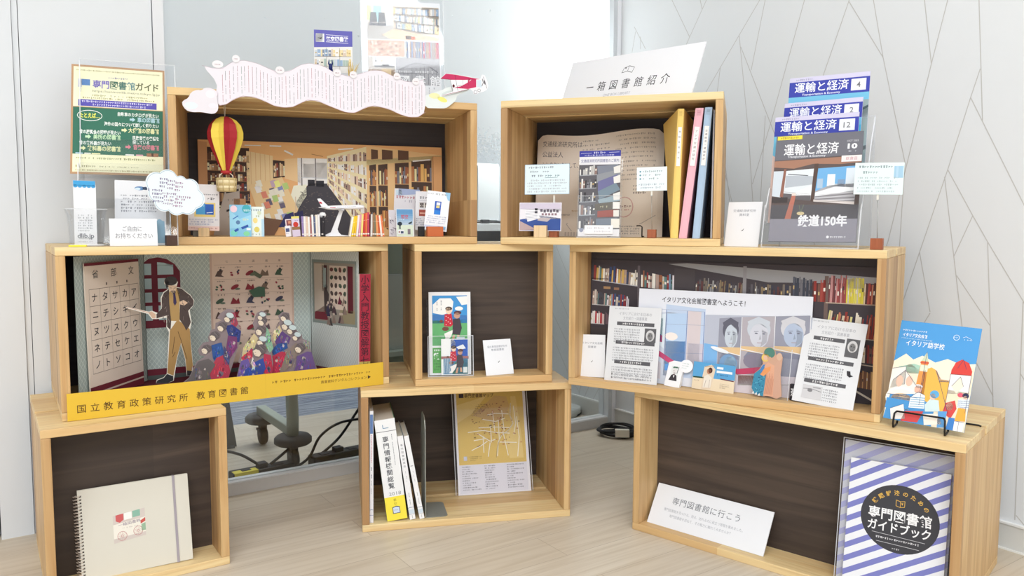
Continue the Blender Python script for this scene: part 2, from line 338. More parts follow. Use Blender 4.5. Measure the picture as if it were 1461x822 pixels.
# the drawn lines run on past what the first survey saw
LINES += [(-.259, 1.545, -.2, 1.72), (-.414, 1.509, -.5, 1.66), (-.628, 1.46, -.75, 1.62), (-.648, 1.455, -.68, 1.7), (-.786, 1.423, -.84, 1.6), (-.927, 1.387, -.99, 1.6), (-.999, 1.374, -.95, 1.6),
          (-1.137, 1.342, -1.11, 1.6), (-1.195, 1.328, -1.26, 1.6), (-1.269, 1.311, -1.25, 1.6), (-1.119, .582, -1.0, .3), (-1.068, .728, -.95, .40), (-1.105, .936, -1.1, .7), (-.599, 1.06, -.64, .7), (-.696, 1.05, -.9, .6), (-.4, 1.185, -.2, .9),
          (-.826, 1.118, -.7, .75), (-.682, 1.083, -.62, .9), (-1.406, .791, -1.6, .42), (-1.417, .571, -1.62, .2), (-1.352, .303, -1.37, .07), (-1.288, .36, -1.3, .07), (.3, .9, .38, .68), (.5, .8, .409, .548), (.55, .6, .407, .401), (.52, .48, .406, .302)]
m = MB(); m.box(0, .08, -4.5, 3.2, 0, 2.6, wall_warm)
for v0, z0, v1, z1 in LINES:
    dv, dz = v1-v0, z1-z0; l = math.hypot(dv, dz); a, b = -dz/l*.0011, dv/l*.0011
    m.add([(-.0004, v0+a, z0+b), (-.0004, v1+a, z1+b), (-.0004, v1-a, z1-b), (-.0004, v0-a, z0-b)], [(0, 1, 2, 3)], line_grey)
struct('wall_right', m)
m = MB(); m.box(-.006, 0, -4.5, -.001, 0, .064, flat((216, 216, 212), .5)); m.box(-.010, 0, -4.5, -.001, .062, .0665, flat((240, 240, 238), .4)); m.box(-.011, 0, -4.5, -.001, 0, .004, flat((236, 236, 232), .4)); struct('baseboard_right', m)
m = MB(); m.box(-.006, 0, .058, 3.2, 0, .070, flat((216, 216, 212), .5)); m.box(-.010, 0, .058, 3.2, .070, .0745, flat((240, 240, 238), .4)); struct('baseboard_back', m)
m = MB(); m.box(-5.08, -5, -4.5, 3.28, 0, 2.6, flat((226, 228, 230), .7)); struct('wall_far_left', m)
m = MB(); m.box(-5, .05, 3.2, 3.28, 0, 2.6, flat((236, 242, 250), .7)); struct('wall_back', m)
# left: flush white panels with fine dark joints, a doorway leaf further left
seam = flat((120, 124, 132), .8)
m = MB(); m.box(-1.907, -1.6148, .0, .09, 0, 2.6, wall_white); m.box(-1.9205, -1.9085, .0, .09, 0, 2.6, wall_white); m.box(-3.2, -1.613, .03, .09, 0, 2.6, seam); struct('wall_left', m)
m = MB(); m.box(-1.905, -1.617, -.004, 0, 0, .062, frame_white); struct('baseboard_left', m)
m = MB(); m.box(-1.99, -1.9215, -.006, .09, 0, 2.6, wall_white, ); struct('trim_1', m)
m = MB(); m.box(-2.95, -1.993, .004, .05, .012, 2.6, flat((228, 231, 236), .5)); struct('door_1', m)
m = MB(); m.box(-1.613, -1.587, -.004, .06, 0, 2.6, frame_white); struct('trim_2', m)
# glass partition with a frosted film on its upper part
m = MB(); m.box(-1.587, 0, 0, .055, 0, .034, flat((206, 205, 204), .35)); m.box(-1.587, 0, .004, .05, .034, .037, flat((228, 228, 228), .3))
m.box(-.037, -.020, -.002, .055, 0, 2.6, flat((206, 210, 214), .35)); m.box(-.020, -.001, -.004, .055, 0, 2.6, flat((236, 238, 244), .3))
win = struct('window_1', m)
m = MB(); m.box(-1.587, -.037, .024, .030, .037, 2.6, GLASS); struct('glass_pane', m, ROOM, win)
m = MB(); m.add([(-1.587, .023, .94), (-.037, .023, .94), (-.037, .023, 2.6), (-1.587, .023, 2.6)], [(0, 1, 2, 3)], film_mat()); struct('frosted_film', m, ROOM, win)

# ------------------------------------------------------------------ wooden display boxes
def display_box(b, deep, back, label):
    x, y, a, row, W = BOXF[b]; D = .392; T = .018; g0, g1 = .170, .186
    root = empty('display_box', BM(b), label, 'box', 'stacked wooden display boxes')
    for y0, y1 in ((0, g0), (g1, D)):
        for nm, z0, z1 in (('bottom_plank', 0, T), ('top_plank', .36-T, .3597)):
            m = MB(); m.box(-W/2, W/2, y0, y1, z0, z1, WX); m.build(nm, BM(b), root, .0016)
    for sx in (-1, 1):
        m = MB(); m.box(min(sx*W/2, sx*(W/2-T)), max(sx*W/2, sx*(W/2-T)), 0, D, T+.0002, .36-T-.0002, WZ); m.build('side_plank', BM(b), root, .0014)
    m = MB(); m.box(-W/2+T, W/2-T, deep, deep+.012, T, .36-T, back); m.build('back_panel', BM(b), root)
    return root
display_box('BL', .088, DARK, 'square wooden box on the floor at far left holding the spiral notebook')
display_box('BC', .300, DARK, 'wooden box on the floor in the middle holding leaning books and a yellow map')
display_box('BR', .088, DARK, 'long wooden box on the floor at right with the striped guidebook inside')
display_box('ML', .300, BLACK, 'long wooden box in the middle row at left holding the paper classroom scene')
display_box('MC', .090, DARK, 'small square wooden box in the centre of the stack with a leaflet stand')
display_box('MR', .090, BLACK, 'long wooden box in the middle row at right with the bookshelf photo backdrop')
display_box('TL', .292, BLACK, 'long wooden box on the top row at left with the hanging paper balloon')
display_box('TR', .292, BLACK, 'wooden box on the top row at right holding yellow, pink and blue files')
# ------------------------------------------------------------------ small builders
GREY = (120, 120, 126); MID = (150, 152, 160); INK = (52, 50, 56)
def arrow(c, x, y, w, h, col):
    c.poly([(x, y-h*.22), (x+w*.5, y-h*.22), (x+w*.5, y-h*.5), (x+w, y), (x+w*.5, y+h*.5), (x+w*.5, y+h*.22), (x, y+h*.22)], col)
def code_square(c, x, y, s, col): pass
def clip_stand(b, x, d, z, hgt, size, mat, label, wire_tilt=0, group=None):
    root = empty('memo_clip_stand', pose(b, x, d, z), label, 'clip stand', group)
    M0 = pose(b, x, d, z)
    m = MB(); m.box(-size/2, size/2, -size/2, size/2, 0, size, mat); m.build('wood_block', M0, root, .0008)
    m = MB(); m.tube([(0, 0, size-.002), (wire_tilt*.5, 0, hgt*.5), (wire_tilt, 0, hgt-.012)], .0007, STEEL, 6); m.build('wire', M0, root)
    m = MB(); t = wire_tilt; cm = flat((225, 222, 212), .4)
    m.prism([(t-.0022, hgt-.014), (t+.0022, hgt-.014), (t+.0016, hgt+.008), (t-.0016, hgt+.008)], -.0030, -.0018, cm)
    m.prism([(t-.0022, hgt-.014), (t+.0022, hgt-.014), (t+.0016, hgt+.008), (t-.0016, hgt+.008)], .0018, .0030, cm)
    m.box(t-.002, t+.002, -.0022, .0022, hgt-.016, hgt-.011, STEEL); m.build('clip', M0, root); return root
def acrylic_rack(b, x, d, z, yaw, w, tiers, depth, label, back_h):
    """tiers: (depth from the front, height, front lip height)"""
    M0 = pose(b, x, d, z, yaw); root = empty('acrylic_rack', M0, label, 'rack'); T = .0025
    m = MB(); m.box(-w/2, w/2, 0, depth, 0, T, ACRYLIC); m.box(-w/2, w/2, -.0006, 0, 0, T, EDGE); m.build('base_plate', M0, root)
    prof = []
    for k, (dy, dz, lip) in enumerate(tiers): prof += [(dy-.004, dz if k == 0 else tiers[k-1][1]+tiers[k-1][2]*.9), (dy-.004+lip*.32, dz+lip)]
    for sx in (-1, 1):
        m = MB(); x0 = sx*w/2-(T if sx > 0 else 0)
        pts = [(0, 0)]+[(max(0, a), h) for a, h in prof]+[(depth, back_h), (depth, 0)]
        n = len(pts); A = [(x0, a, h) for a, h in pts]; Bq = [(x0+T, a, h) for a, h in pts]
        tri = tessellate_polygon([[Vector((a, h, 0)) for a, h in pts]]); m.add(A, tri, ACRYLIC); m.add(Bq, tri, ACRYLIC)
        m.add(A+Bq, [(i, (i+1) % n, n+(i+1) % n, n+i) for i in range(n)], EDGE); m.build('side_panel', M0, root)
    m = MB(); m.box(-w/2, w/2, depth-T, depth, 0, back_h, ACRYLIC); m.box(-w/2, w/2, depth-T, depth, back_h, back_h+.0012, EDGE); m.build('back_panel', M0, root)
    for dy, dz, lip in tiers:
        m = MB(); s = .32
        vs = [(-w/2+T, dy-.004, dz), (w/2-T, dy-.004, dz), (w/2-T, dy-.004+lip*s, dz+lip), (-w/2+T, dy-.004+lip*s, dz+lip)]
        vs2 = [(a, yy-.002, zz) for a, yy, zz in vs]; m.add(vs+vs2, [(0, 1, 2, 3), (7, 6, 5, 4)], ACRYLIC); m.add(vs+vs2, [(2, 3, 7, 6), (0, 1, 5, 4)], EDGE)
        m.box(-w/2+T, w/2-T, dy-.004, dy+.022, dz-.002, dz, ACRYLIC); m.build('front_lip', M0, root)
    return root

# ------------------------------------------------------------------ on top of the left middle box
acrylic_rack('ML', -.222, .078, .36, -11.5, .206, [(.0, .003, .10), (.062, .085, .10), (.118, .155, .09)], .178, 'clear tiered acrylic rack at far left holding the yellow and green poster', .43)
c = Card(.199, .271, 133, 157, base=(196, 152, 112)); G = c
c.rect(3, 3, 127, 151, (252, 247, 206)); c.up(); c.dash(7, 126, 8, 2.2, (170, 160, 90), 1, 1); c.dash(52, 82, 17, 3, (140, 130, 170), 2)
c.rect(8.8, 21, 6, 12, (206, 206, 214)); c.rect(14, 21, 12, 9, (92, 140, 205))
for i, (ch, col) in enumerate(zip('専門図書館ガイド', [(112, 96, 196), (120, 104, 200), (52, 110, 88), (66, 124, 112), (92, 142, 148), (96, 100, 52), (96, 100, 52), (96, 100, 52)])): c.text(ch, 35.5+i*12.1, 27.5, 12.5, col, bold=.02)
c.text('https://senmonlib.metro.tokyo.lg.jp', 77.5, 37.3, 4.6, (130, 130, 100), fit=96); c.dash(29, 107, 44, 3, (140, 135, 80), 3); c.dash(16, 118, 48, 3, (140, 135, 80), 4)
c.rect(10, 50.5, 111, 9.6, (92, 84, 188)); c.up(); c.dash(15, 116, 53.3, 3.2, (230, 228, 250), 5, 1); c.dash(30, 104, 57.5, 3.2, (230, 228, 250), 6, 1)
c.rect(3, 62, 127, 67, (52, 116, 94)); c.rect(3, 61, 127, 1, (196, 152, 112)); c.up(); c.ring(26, 73.7, 17, 7.5, .9, (240, 245, 238)); c.text('たとえば…', 26, 73.7, 8, (236, 238, 90), fit=28, bold=.03)
for t, x0, x1, y, col, s in [('自動車のカタログが見たい', 65, 124, 69.5, (240, 245, 240), 6.2), ('車の図書館', 93, 125, 76.5, (176, 214, 226), 8), ('海外の国々について詳しく知りたい', 46, 124, 84.5, (240, 245, 240), 6.2), ('大使館の図書館', 80, 124, 92.5, (234, 236, 178), 8),
        ('昔の展覧会の図録が見たい', 12, 69, 97, (240, 245, 240), 6.2), ('美術の図書館', 31, 69, 104, (196, 230, 186), 8), ('民族音楽の楽譜を', 86, 124, 103, (240, 245, 240), 6.2), ('探している', 86, 110, 109.3, (240, 245, 240), 6.2),
        ('昔の教科書が見たい', 12, 56, 113, (240, 245, 240), 6.2), ('教科書の図書館', 23, 69, 120.5, (234, 236, 178), 8), ('音楽の図書館', 87, 124, 116.5, (232, 134, 150), 8)]: c.text(t, (x0+x1)/2, y, s, col, fit=x1-x0, bold=.025)
for x, y, col in [(82, 76.5, (176, 214, 226)), (70.5, 92.5, (234, 236, 178)), (20, 104, (196, 230, 186)), (13, 120.5, (234, 236, 178)), (76, 116.5, (232, 134, 150))]: arrow(c, x, y, 8, 7, col)
for x, w, col in [(7, 10, (170, 205, 225)), (19, 9, (240, 240, 225)), (29, 12, (244, 240, 180)), (76, 12, (244, 244, 240)), (91, 10, (236, 170, 185))]: c.rect(x, 127, w, 1.8, col)
c.rect(106, 124.5, 17, 5, (176, 120, 84)); c.rect(113, 124.5, 3, 5, (110, 70, 50)); c.dash(8, 118, 134.5, 3, (140, 150, 70), 8); c.dash(7, 36, 146, 3, (150, 140, 80), 9); c.dash(40, 96, 146, 2, (170, 165, 110), 10); c.dash(7, 126, 151.5, 2.4, (170, 150, 80), 11, 1)
c.put('guide_poster', 'yellow and green library guide poster in the clear rack', 'poster', 'ML', -.221, .20, .521, -12, 16.5, -.3)
c = Card(.104, .139, 74, 99, t=.004); c.ell(36, 12, 7.5, 3.2, (96, 140, 190)); c.poly([(40, 10), (50, 8.5), (46, 14.5), (40, 14)], (60, 76, 104)); c.up(); c.ell(33, 13, 4, 2, (210, 228, 240)); c.para(9, 66, 24, 5, 6, 3.4, (120, 124, 136), 3, .9); c.dash(10, 62, 72, 3, (140, 140, 150), 9)
c.put('text_sheet', 'stack of white text sheets standing behind the white hand-out sign', 'paper', 'ML', -.194, .088, .3665, -11, 8, -.8)
c = Card(.042, .136, 34, 91, t=.0012, outline=[(0, 0), (31, 0), (34, 6), (34, 91), (0, 91)]); c.rect(.2, .2, 33, 7.5, (58, 160, 222))
for i in range(5): c.ell(3.4+i*6.7, 8, 3.3, 2.2, (58, 160, 222), 12)
c.up(); c.para(6, 29, 49, 3.6, 7, 2.6, (150, 154, 164), 5, .7); c.text('dlib.jp', 17, 77.5, 9, (112, 116, 128), fit=25, bold=.02); c.line([(6, 82), (28, 82)], .5, MID); c.dash(5, 28, 86, 2, (190, 190, 196), 4)
c.put('narrow_leaflet', 'narrow white leaflet with a blue top standing in the clear cup', 'leaflet', 'ML', -.306, .040, .3625, -1.5, 4, -.7)
m = MB(); P = [(.0, .0), (.0315, .0), (.0325, .004), (.0345, .045), (.0365, .066), (.0395, .074), (.0405, .0775)]
m.lathe(P+[(r-.0018, z) for r, z in P[::-1][:-1]], ACRYLIC, 32, sy=.72); m.lathe([(.0405, .0772), (.0398, .0785), (.0390, .0772)], EDGE, 32, sy=.72); m.lathe([(.0312, .0002), (.0325, .003), (.0312, .005)], EDGE, 32, sy=.72)
m.build('clear_cup', pose('ML', -.304, .041, .3605), label='clear flared plastic cup on the left end of the box top', cat='cup')
m = MB(); m.zprism([(-.017, 0), (.015, -.002), (.019, .020), (-.012, .022)], 0, .0035, flat((246, 226, 60))); m.build('yellow_pad', pose('ML', -.324, .004, .3602), bevel=.0006, label='small yellow pad lying in front of the clear cup', cat='note pad')
c = Card(.093, .059, 68, 37, t=.0012); c.text('ご自由に', 32, 14, 8, (120, 122, 130), fit=27); c.text('お持ちください', 34.5, 23.5, 8, (120, 122, 130), fit=53)
c.put('handout_sign', 'white card sign inviting people to take one, beside the clear cup', 'sign', 'ML', -.216, .024, .3605, -3, 8)
pts = [(0, 3), (3, 2), (4, .6), (6, 0), (8, .6), (9, 2), (12, 3), (12, 36), (0, 36)]
c = Card(.020, .058, 12, 36, base=(128, 166, 190), outline=pts, t=.0008); c.rect(0.3, 33, 11.4, 2.7, (206, 214, 222)); c.put('blue_card', 'dusty blue card with a wavy top beside the white hand-out sign', 'card', 'ML', -.160, .048, .3605, -1, 5)
clip_stand('ML', -.1405, .032, .3602, .098, .0225, BROWNBLOCK, 'dark wooden clip stand holding the cloud-shaped card')
# cloud card: overlapping lobes traced as one outline
def cloud_outline(lobes, n=90):
    out = []; cx0 = sum(l[0] for l in lobes)/len(lobes); cy0 = sum(l[1] for l in lobes)/len(lobes)
    for k in range(n):
        a = 2*math.pi*k/n; dx, dy = math.cos(a), math.sin(a); best = 0
        for x, y, r in lobes:
            ox, oy = x-cx0, y-cy0; t = ox*dx+oy*dy; q = r*r-(ox*ox+oy*oy-t*t)
            if q > 0: best = max(best, t+math.sqrt(q))
        out.append((cx0+dx*best, cy0+dy*best))
    return out
LOB = [(17, 20, 15), (33, 15, 15), (52, 16, 9), (66, 24, 14), (76, 38, 13), (64, 47, 14), (48, 49, 14), (30, 44, 15), (18, 34, 12), (45, 30, 20)]
o1 = cloud_outline(LOB); c = Card(.126, .104, 90, 66, base=(222, 230, 235), outline=o1, t=.0008)
ctr = (45.0, 31.0); c.line([(ctr[0]+(x-ctr[0])*.95, ctr[1]+(y-ctr[1])*.95) for x, y in o1], .5, (130, 170, 196), True); c.up()
for i, (x0, x1) in enumerate([(22, 56), (22, 56), (22, 55), (6, 68), (12, 62), (14, 60), (14, 57)]):
    k = i*5.2
    for j in range(3): c.dash(x0+(x1-x0)*j/3, x0+(x1-x0)*(j+1)/3-1, 16+k+(j+.5)*(x1-x0)/3*.16-3, 3.2, (104+22*j, 84+4*j, 140), i*3+j, .95)
c.put('cloud_card', 'white cloud-shaped card with small print clipped in front of the balloon box', 'card', 'ML', -.134, .0268, .4225, -8, 2, -4)

# ------------------------------------------------------------------ on top of and hanging over the left top box
BAN = [(-0.2893, 0.4102), (-0.2675, 0.4058), (-0.2454, 0.4064), (-0.223, 0.4234), (-0.1974, 0.428), (-0.1689, 0.4227), (-0.1269, 0.406), (-0.0974, 0.409), (-0.0706, 0.4261), (-0.05, 0.4314), (-0.0202, 0.4276), (0.01, 0.4114), (0.044, 0.4057), (0.0719, 0.4153), (0.0993, 0.4246), (0.1231, 0.4242), (0.1469, 0.4139), (0.1792, 0.4021), (0.2033, 0.4016), (0.2299, 0.4111), (0.2295, 0.3294), (0.2109, 0.3164), (0.1865, 0.3153), (0.1622, 0.3221), (0.1381, 0.3327), (0.1025, 0.3389), (0.0827, 0.3341), (0.0547, 0.319), (0.0319, 0.3199), (-0.0026, 0.3316), (-0.033, 0.3435), (-0.0558, 0.3443), (-0.0722, 0.3362), (-0.0901, 0.3264), (-0.111, 0.3237), (-0.1338, 0.327), (-0.1566, 0.3377), (-0.1793, 0.3449), (-0.202, 0.3456), (-0.2219, 0.3375), (-0.2391, 0.3247), (-0.2572, 0.3208), (-0.2625, 0.345), (-0.2565, 0.3739)]
def smooth(p, k=2):
    for _ in range(k):
        q = []
        for i in range(len(p)):
            a, b2 = p[i], p[(i+1) % len(p)]; q += [(a[0]*.75+b2[0]*.25, a[1]*.75+b2[1]*.25), (a[0]*.25+b2[0]*.75, a[1]*.25+b2[1]*.75)]
        p = q
    return p
def cut(name, label, cat, pts, d, col, sm=1, t=.0012, side=None):
    """flat paper cut-out over the front of the left top box; points are metres in the box frame"""
    xs = [p[0] for p in pts]; zs = [p[1] for p in pts]; x0, x1, z0, z1 = min(xs), max(xs), min(zs), max(zs)
    pp = smooth(pts, sm) if sm else pts
    c = Card(x1-x0, z1-z0, (x1-x0)*1000, (z1-z0)*1000, base=col, t=t, outline=[((x-x0)*1000, (z1-z)*1000) for x, z in pp], side=side)
    return c, (lambda x, z: ((x-x0)*1000, (z1-z)*1000)), (lambda b='TL': c.put(name, label, cat, b, (x0+x1)/2, d, z0))
c, q, fin = cut('wavy_banner', '', '', BAN, -.0075, (228, 223, 231)); r = random.Random(4)
topz = lambda x: next(a[1]+(b2[1]-a[1])*(x-a[0])/(b2[0]-a[0]) for a, b2 in zip(BAN[:19], BAN[1:20]) if a[0] <= x <= b2[0])
BOT = BAN[20:42][::-1]; botz = lambda x: next((a[1]+(b2[1]-a[1])*(x-a[0])/(b2[0]-a[0]) for a, b2 in zip(BOT, BOT[1:]) if a[0] <= x <= b2[0]), .33)
x = -.246; i = 0
while x < .222:
    zt, zb = topz(x)-.010-.004*r.random(), botz(x)+.006+.010*r.random()*r.random(); col = r.choice([INK, INK, (70, 70, 76), (84, 84, 90), (168, 60, 84), (60, 110, 100)] if i % 4 else [(176, 64, 88), (150, 70, 90)])
    a = q(x, zt); b2 = q(x, zb); c.vdash(a[0], a[1], b2[1], 2.4, col, i)
    x += .0088 if i % 5 else .0066; i += 1
c.up(); c.line([q(*p) for p in BAN[:20]], .5, (190, 150, 168)); c.line([q(a, z+.0006) for a, z in BAN[20:42]], .7, (196, 150, 166))
ban = fin(); tag(ban, 'white wavy paper banner with columns of print along the box top', 'banner')
for k, (x, z, w) in enumerate([(-.2555, .4150, .012), (-.2155, .430, .0085), (-.1185, .4105, .010), (.014, .4125, .009), (.052, .4105, .009), (.158, .4135, .008), (.205, .4035, .009)]):
    e = Card(w*2, .017, 24, 17, base=(230, 226, 229), outline=[(12+12*math.cos(2*math.pi*j/24), 8.5+8.5*math.sin(2*math.pi*j/24)) for j in range(24)], t=.0006)
    e.dash(6, 18, 9, 2.6, (140, 70, 80), k, 1); e.build('oval_tag', pose('TL', x, -.0095, z-.0085), ban)
c, q, fin = cut('paper_cloud', '', '', [(-0.3347, 0.3217), (-0.3301, 0.329), (-0.3201, 0.3342), (-0.3144, 0.3478), (-0.3016, 0.3541), (-0.2909, 0.3532), (-0.285, 0.3598), (-0.2687, 0.3598), (-0.2588, 0.3488), (-0.2592, 0.3334), (-0.2558, 0.3181), (-0.259, 0.3063), (-0.2682, 0.3009), (-0.2811, 0.3024), (-0.2956, 0.3046), (-0.3119, 0.3028), (-0.3263, 0.3068)], -.012, (226, 221, 227))
c.ell(64, 13, 13, 11, (242, 222, 230)); c.ell(20, 42, 14, 8, (222, 236, 244)); c.up(); c.ell(62, 14, 10, 9, (240, 232, 236)); c.ell(66, 40, 9, 6, (244, 226, 234))
tag(fin(), 'white and pink paper cloud on the left end of the banner', 'paper cloud')
c, q, fin = cut('paper_cloud', '', '', [(0.2272, 0.3707), (0.2411, 0.3753), (0.2733, 0.3871), (0.2856, 0.3947), (0.3008, 0.3974), (0.3424, 0.3963), (0.3391, 0.3873), (0.3099, 0.3758), (0.3095, 0.3639), (0.2926, 0.3494), (0.282, 0.3421), (0.2646, 0.3412), (0.227, 0.3402)], -.0055, (222, 228, 226))
c.ell(26, 26, 14, 7, (230, 228, 170)); c.ell(46, 34, 13, 6, (240, 232, 120), rot=.3); c.ell(60, 18, 16, 6, (206, 216, 212), rot=-.3); tag(fin(), 'grey and yellow paper cloud under the red biplane', 'paper cloud')
# biplane cut-out, drawn in thousandths of the box frame
PX = lambda x, y: (.266+(x-395)*.0001770, .4126-(y-235)*.000170)
RED = (206, 44, 96)
out = [(395, 230), (480, 145), (620, 150), (990, 195), (1010, 130), (1050, 135), (1090, 220), (1105, 290), (1085, 350), (1020, 385), (985, 390), (950, 410), (920, 430), (885, 415), (880, 385), (840, 355), (780, 370), (560, 440), (430, 480), (425, 466), (560, 415), (590, 385), (540, 236)]
c, q, fin = cut('paper_biplane', '', '', [PX(*p) for p in out], -.011, (240, 238, 242), 0)
D = lambda *p: [q(*PX(*a)) for a in p]
c.poly(D((400, 230), (482, 150), (620, 156), (985, 200), (760, 225), (560, 236)), RED); c.poly(D((590, 350), (700, 320), (800, 260), (810, 200), (925, 205), (925, 320), (800, 355)), RED); c.up()
c.poly(D((930, 215), (1000, 210), (1010, 320), (935, 318)), (206, 220, 232)); c.line(D((430, 470), (820, 355)), .9, (150, 40, 70)); c.line(D((545, 240), (580, 415)), .6, INK); c.line(D((612, 160), (655, 390)), .8, INK); c.line(D((725, 220), (735, 320)), .5, INK); c.line(D((800, 210), (810, 300)), .5, INK)
c.ell(*q(*PX(592, 322)), 3, 4, (96, 30, 40)); c.up(); a = q(*PX(915, 393)); c.ring(*a, 4.2, 4.2, 1, GREY); a = q(*PX(968, 365)); c.ring(*a, 3.6, 3.6, 1, GREY)
c.line(D((1015, 190), (1030, 250), (1010, 300)), 1.4, (60, 60, 74)); c.ell(*q(*PX(1050, 240)), 2.2, 6, (110, 104, 112), rot=-.25); c.line(D((1030, 160), (1060, 250), (1085, 330)), 1.0, (84, 80, 90)); c.line(D((640, 330), (700, 300), (720, 345)), .7, (150, 20, 60)); c.line(D((820, 240), (850, 215)), 1.2, (240, 230, 235))
c.poly(D((400, 230), (560, 236), (560, 228), (408, 222)), (160, 30, 70)); tag(fin(), 'red paper biplane flying off the right end of the banner', 'paper plane')
# library poster and aviation pamphlet
c = Card(.198, .266, 111, 140, t=.001, base=(236, 239, 243)); r = random.Random(8)
c.rect(5, 6, 104, 46, (226, 214, 200)); c.rect(43, 7, 66, 36, (176, 164, 152)); c.rect(5, 30, 40, 22, (232, 232, 232)); c.up()
PAST = [(196, 204, 214), (150, 176, 206), (224, 220, 206), (232, 210, 150), (130, 140, 160), (214, 196, 176), (170, 190, 180), (236, 234, 230)]
for k in range(3): c.books([(43, 9+k*9.5), (109, 8+k*12), (109, 18+k*12.5), (43, 17+k*9.5)], 26, PAST, 20+k, (0, .2), 0, (1, (120, 112, 108)))
c.poly([(43, 37), (109, 48), (109, 52), (40, 52), (26, 46)], (226, 198, 168)); c.rect(5, 7, 6, 20, (200, 216, 150)); c.rect(14, 7, 12, 22, (156, 206, 220)); c.rect(32, 7, 8, 26, (206, 214, 222)); c.up()
for x in (9, 21): c.poly([(x+1, 16), (x+9, 16), (x+11, 29), (x, 30)], (62, 66, 78))
c.rect(8, 30, 24, 4, (70, 74, 88)); c.rect(60, 46, 8, 5, (96, 70, 66)); c.rect(68, 47, 6, 4, (222, 104, 62))
c.rect(5, 53, 53, 22, (214, 176, 156)); c.rect(5, 76, 39, 30, (196, 188, 180)); c.rect(45, 76, 64, 37, (176, 176, 182)); c.up()
for k in range(90): x, y = r.uniform(6, 55), r.uniform(54, 72); c.poly([(x, y), (x+r.uniform(1, 4), y+r.uniform(-1, 1)), (x+r.uniform(1, 3), y+r.uniform(1, 3)), (x-.5, y+1.5)], r.choice([(190, 120, 96), (232, 208, 190), (150, 110, 96), (226, 170, 140), (240, 224, 210)]))
c.books([(58, 53), (109, 53), (109, 76), (58, 76)], 26, [(86, 110, 160), (110, 150, 200), (196, 70, 100), (150, 160, 170), (176, 150, 140), (214, 214, 220)], 3, (0, .06))
c.books([(12, 76), (44, 76), (44, 88), (12, 88)], 12, [(230, 230, 230), (210, 210, 212)], 5, (0, .1)); c.rect(14, 88, 28, 2, (90, 90, 96)); c.rect(5, 93, 39, 13, (166, 140, 116)); c.up(); c.rect(24, 92, 14, 12, (222, 196, 150)); c.rect(6, 97, 16, 5, (80, 70, 66)); c.rect(25, 86, 10, 4, (70, 66, 70))
for k in range(10): c.line([(50+k*6, 112), (50+k*6, 94-10*math.sin((k+1)/11*math.pi))], .6, (110, 110, 118))
c.line([(48+k*2.9, 95-12*math.sin(k/20*math.pi)) for k in range(21)], 1.2, (120, 120, 128)); c.line([(46, 97), (108, 97)], .8, (130, 130, 136)); c.up(); c.dash(42, 106, 95, 3.6, (240, 240, 242), 2)
for i, ch in enumerate('航空図書館'): c.text(ch, 12+i*22.5, 108, 17, (246, 246, 248), bold=.012)
c.up(); c.rect(5, 114, 104, 24, (238, 240, 243)); c.up(); c.dash(93, 93.5, 118, 3, GREY, 3)
for k in range(6): c.dash(92, 95, 117+k*3.4, 2.6, (176, 178, 190), k); c.dash(99, 102, 117+k*3.4, 2.6, (176, 178, 190), k+9)
c.put('library_poster', 'library photo poster standing behind the banner in a clear frame', 'poster', 'TL', .193, .090, .3605, -6, 3.3, .7)
M0 = pose('TL', .193, .0875, .3605, -6, 3.3, .7); m = MB(); m.box(-.106, .106, -.0005, .0012, 0, .275, ACRYLIC); m.box(-.1075, -.106, -.0005, .0012, 0, .275, EDGE); m.box(.106, .1075, -.0005, .0012, 0, .275, EDGE); m.box(-.1075, .1075, .0048, .006, 0, .275, ACRYLIC)
pf = m.build('poster_frame', M0, label='clear acrylic poster frame around the library photo poster', cat='frame'); m = MB(); m.box(-.10, .10, -.02, .06, -.0003, .0012, ACRYLIC); m.build('foot_plate', pose('TL', .193, .0875, .3605, -6), pf)
c = Card(.093, .169, 55, 96, t=.003, base=(206, 208, 214)); c.rect(0, 0, 55, 25, (98, 96, 184)); c.up(); c.poly([(0, 25), (55, 22), (55, 60), (0, 60)], (226, 224, 220)); c.poly([(4.5, 5), (12.5, 5), (12.5, 16.5), (2.5, 16.5), (2.5, 7)], WHITE); c.rect(2.7, 5, 12, 12, WHITE); c.up()
c.poly([(4.5, 11), (9, 11.2), (13, 9.3), (10, 11.6), (12.6, 13.4), (8, 12.2)], INK); c.line([(17, 6.5), (49, 7.4)], .6, (236, 236, 246)); c.line([(17, 16.6), (49, 17.4)], .6, (236, 236, 246)); c.text('航空図書館', 33, 12.2, 7.2, (240, 240, 250), fit=31.5, bold=.03)
for k in range(2): c.books([(1, 27+k*14), (53, 25+k*14), (53, 36+k*14), (1, 38+k*14)], 14, PAST, 40+k, (0, .3), 0, (1, (176, 170, 166)))
for x in (17, 36): c.rect(x, 25, 1, 30, (190, 186, 184))
c.put('purple_pamphlet', 'purple-topped pamphlet with a small white aeroplane emblem behind the banner', 'pamphlet', 'TL', .010, .045, .3605, -7, 6)
m = MB(); NAVY = flat((26, 42, 110), .35)
for sx in (-1, 1):
    m.tube([(sx*.0045, 0, .0), (sx*.004, 0, .016), (sx*.0022, 0, .032)], [.0024, .0022, .003], NAVY, 8); m.tube([(sx*.002, 0, .04), (sx*.0045, 0, .046), (sx*.0036, 0, .055)], [.0022, .0018, .0008], NAVY, 8)
m.lathe([(0, .028), (.004, .03), (.0048, .037), (.0036, .044), (0, .046)], NAVY, 14); m.build('navy_figurine', pose('TL', .0010, .020, .3605+.033), label='tiny navy figurine peeking over the banner before the purple pamphlet', cat='figurine')
m = MB(); m.lathe([(0, 0), (.006, 0), (.0065, .020), (.003, .033), (0, .034)], flat((236, 232, 222)), 16); m.build('figurine_base', pose('TL', .0010, .020, .3602), bpy.data.objects['navy_figurine'])
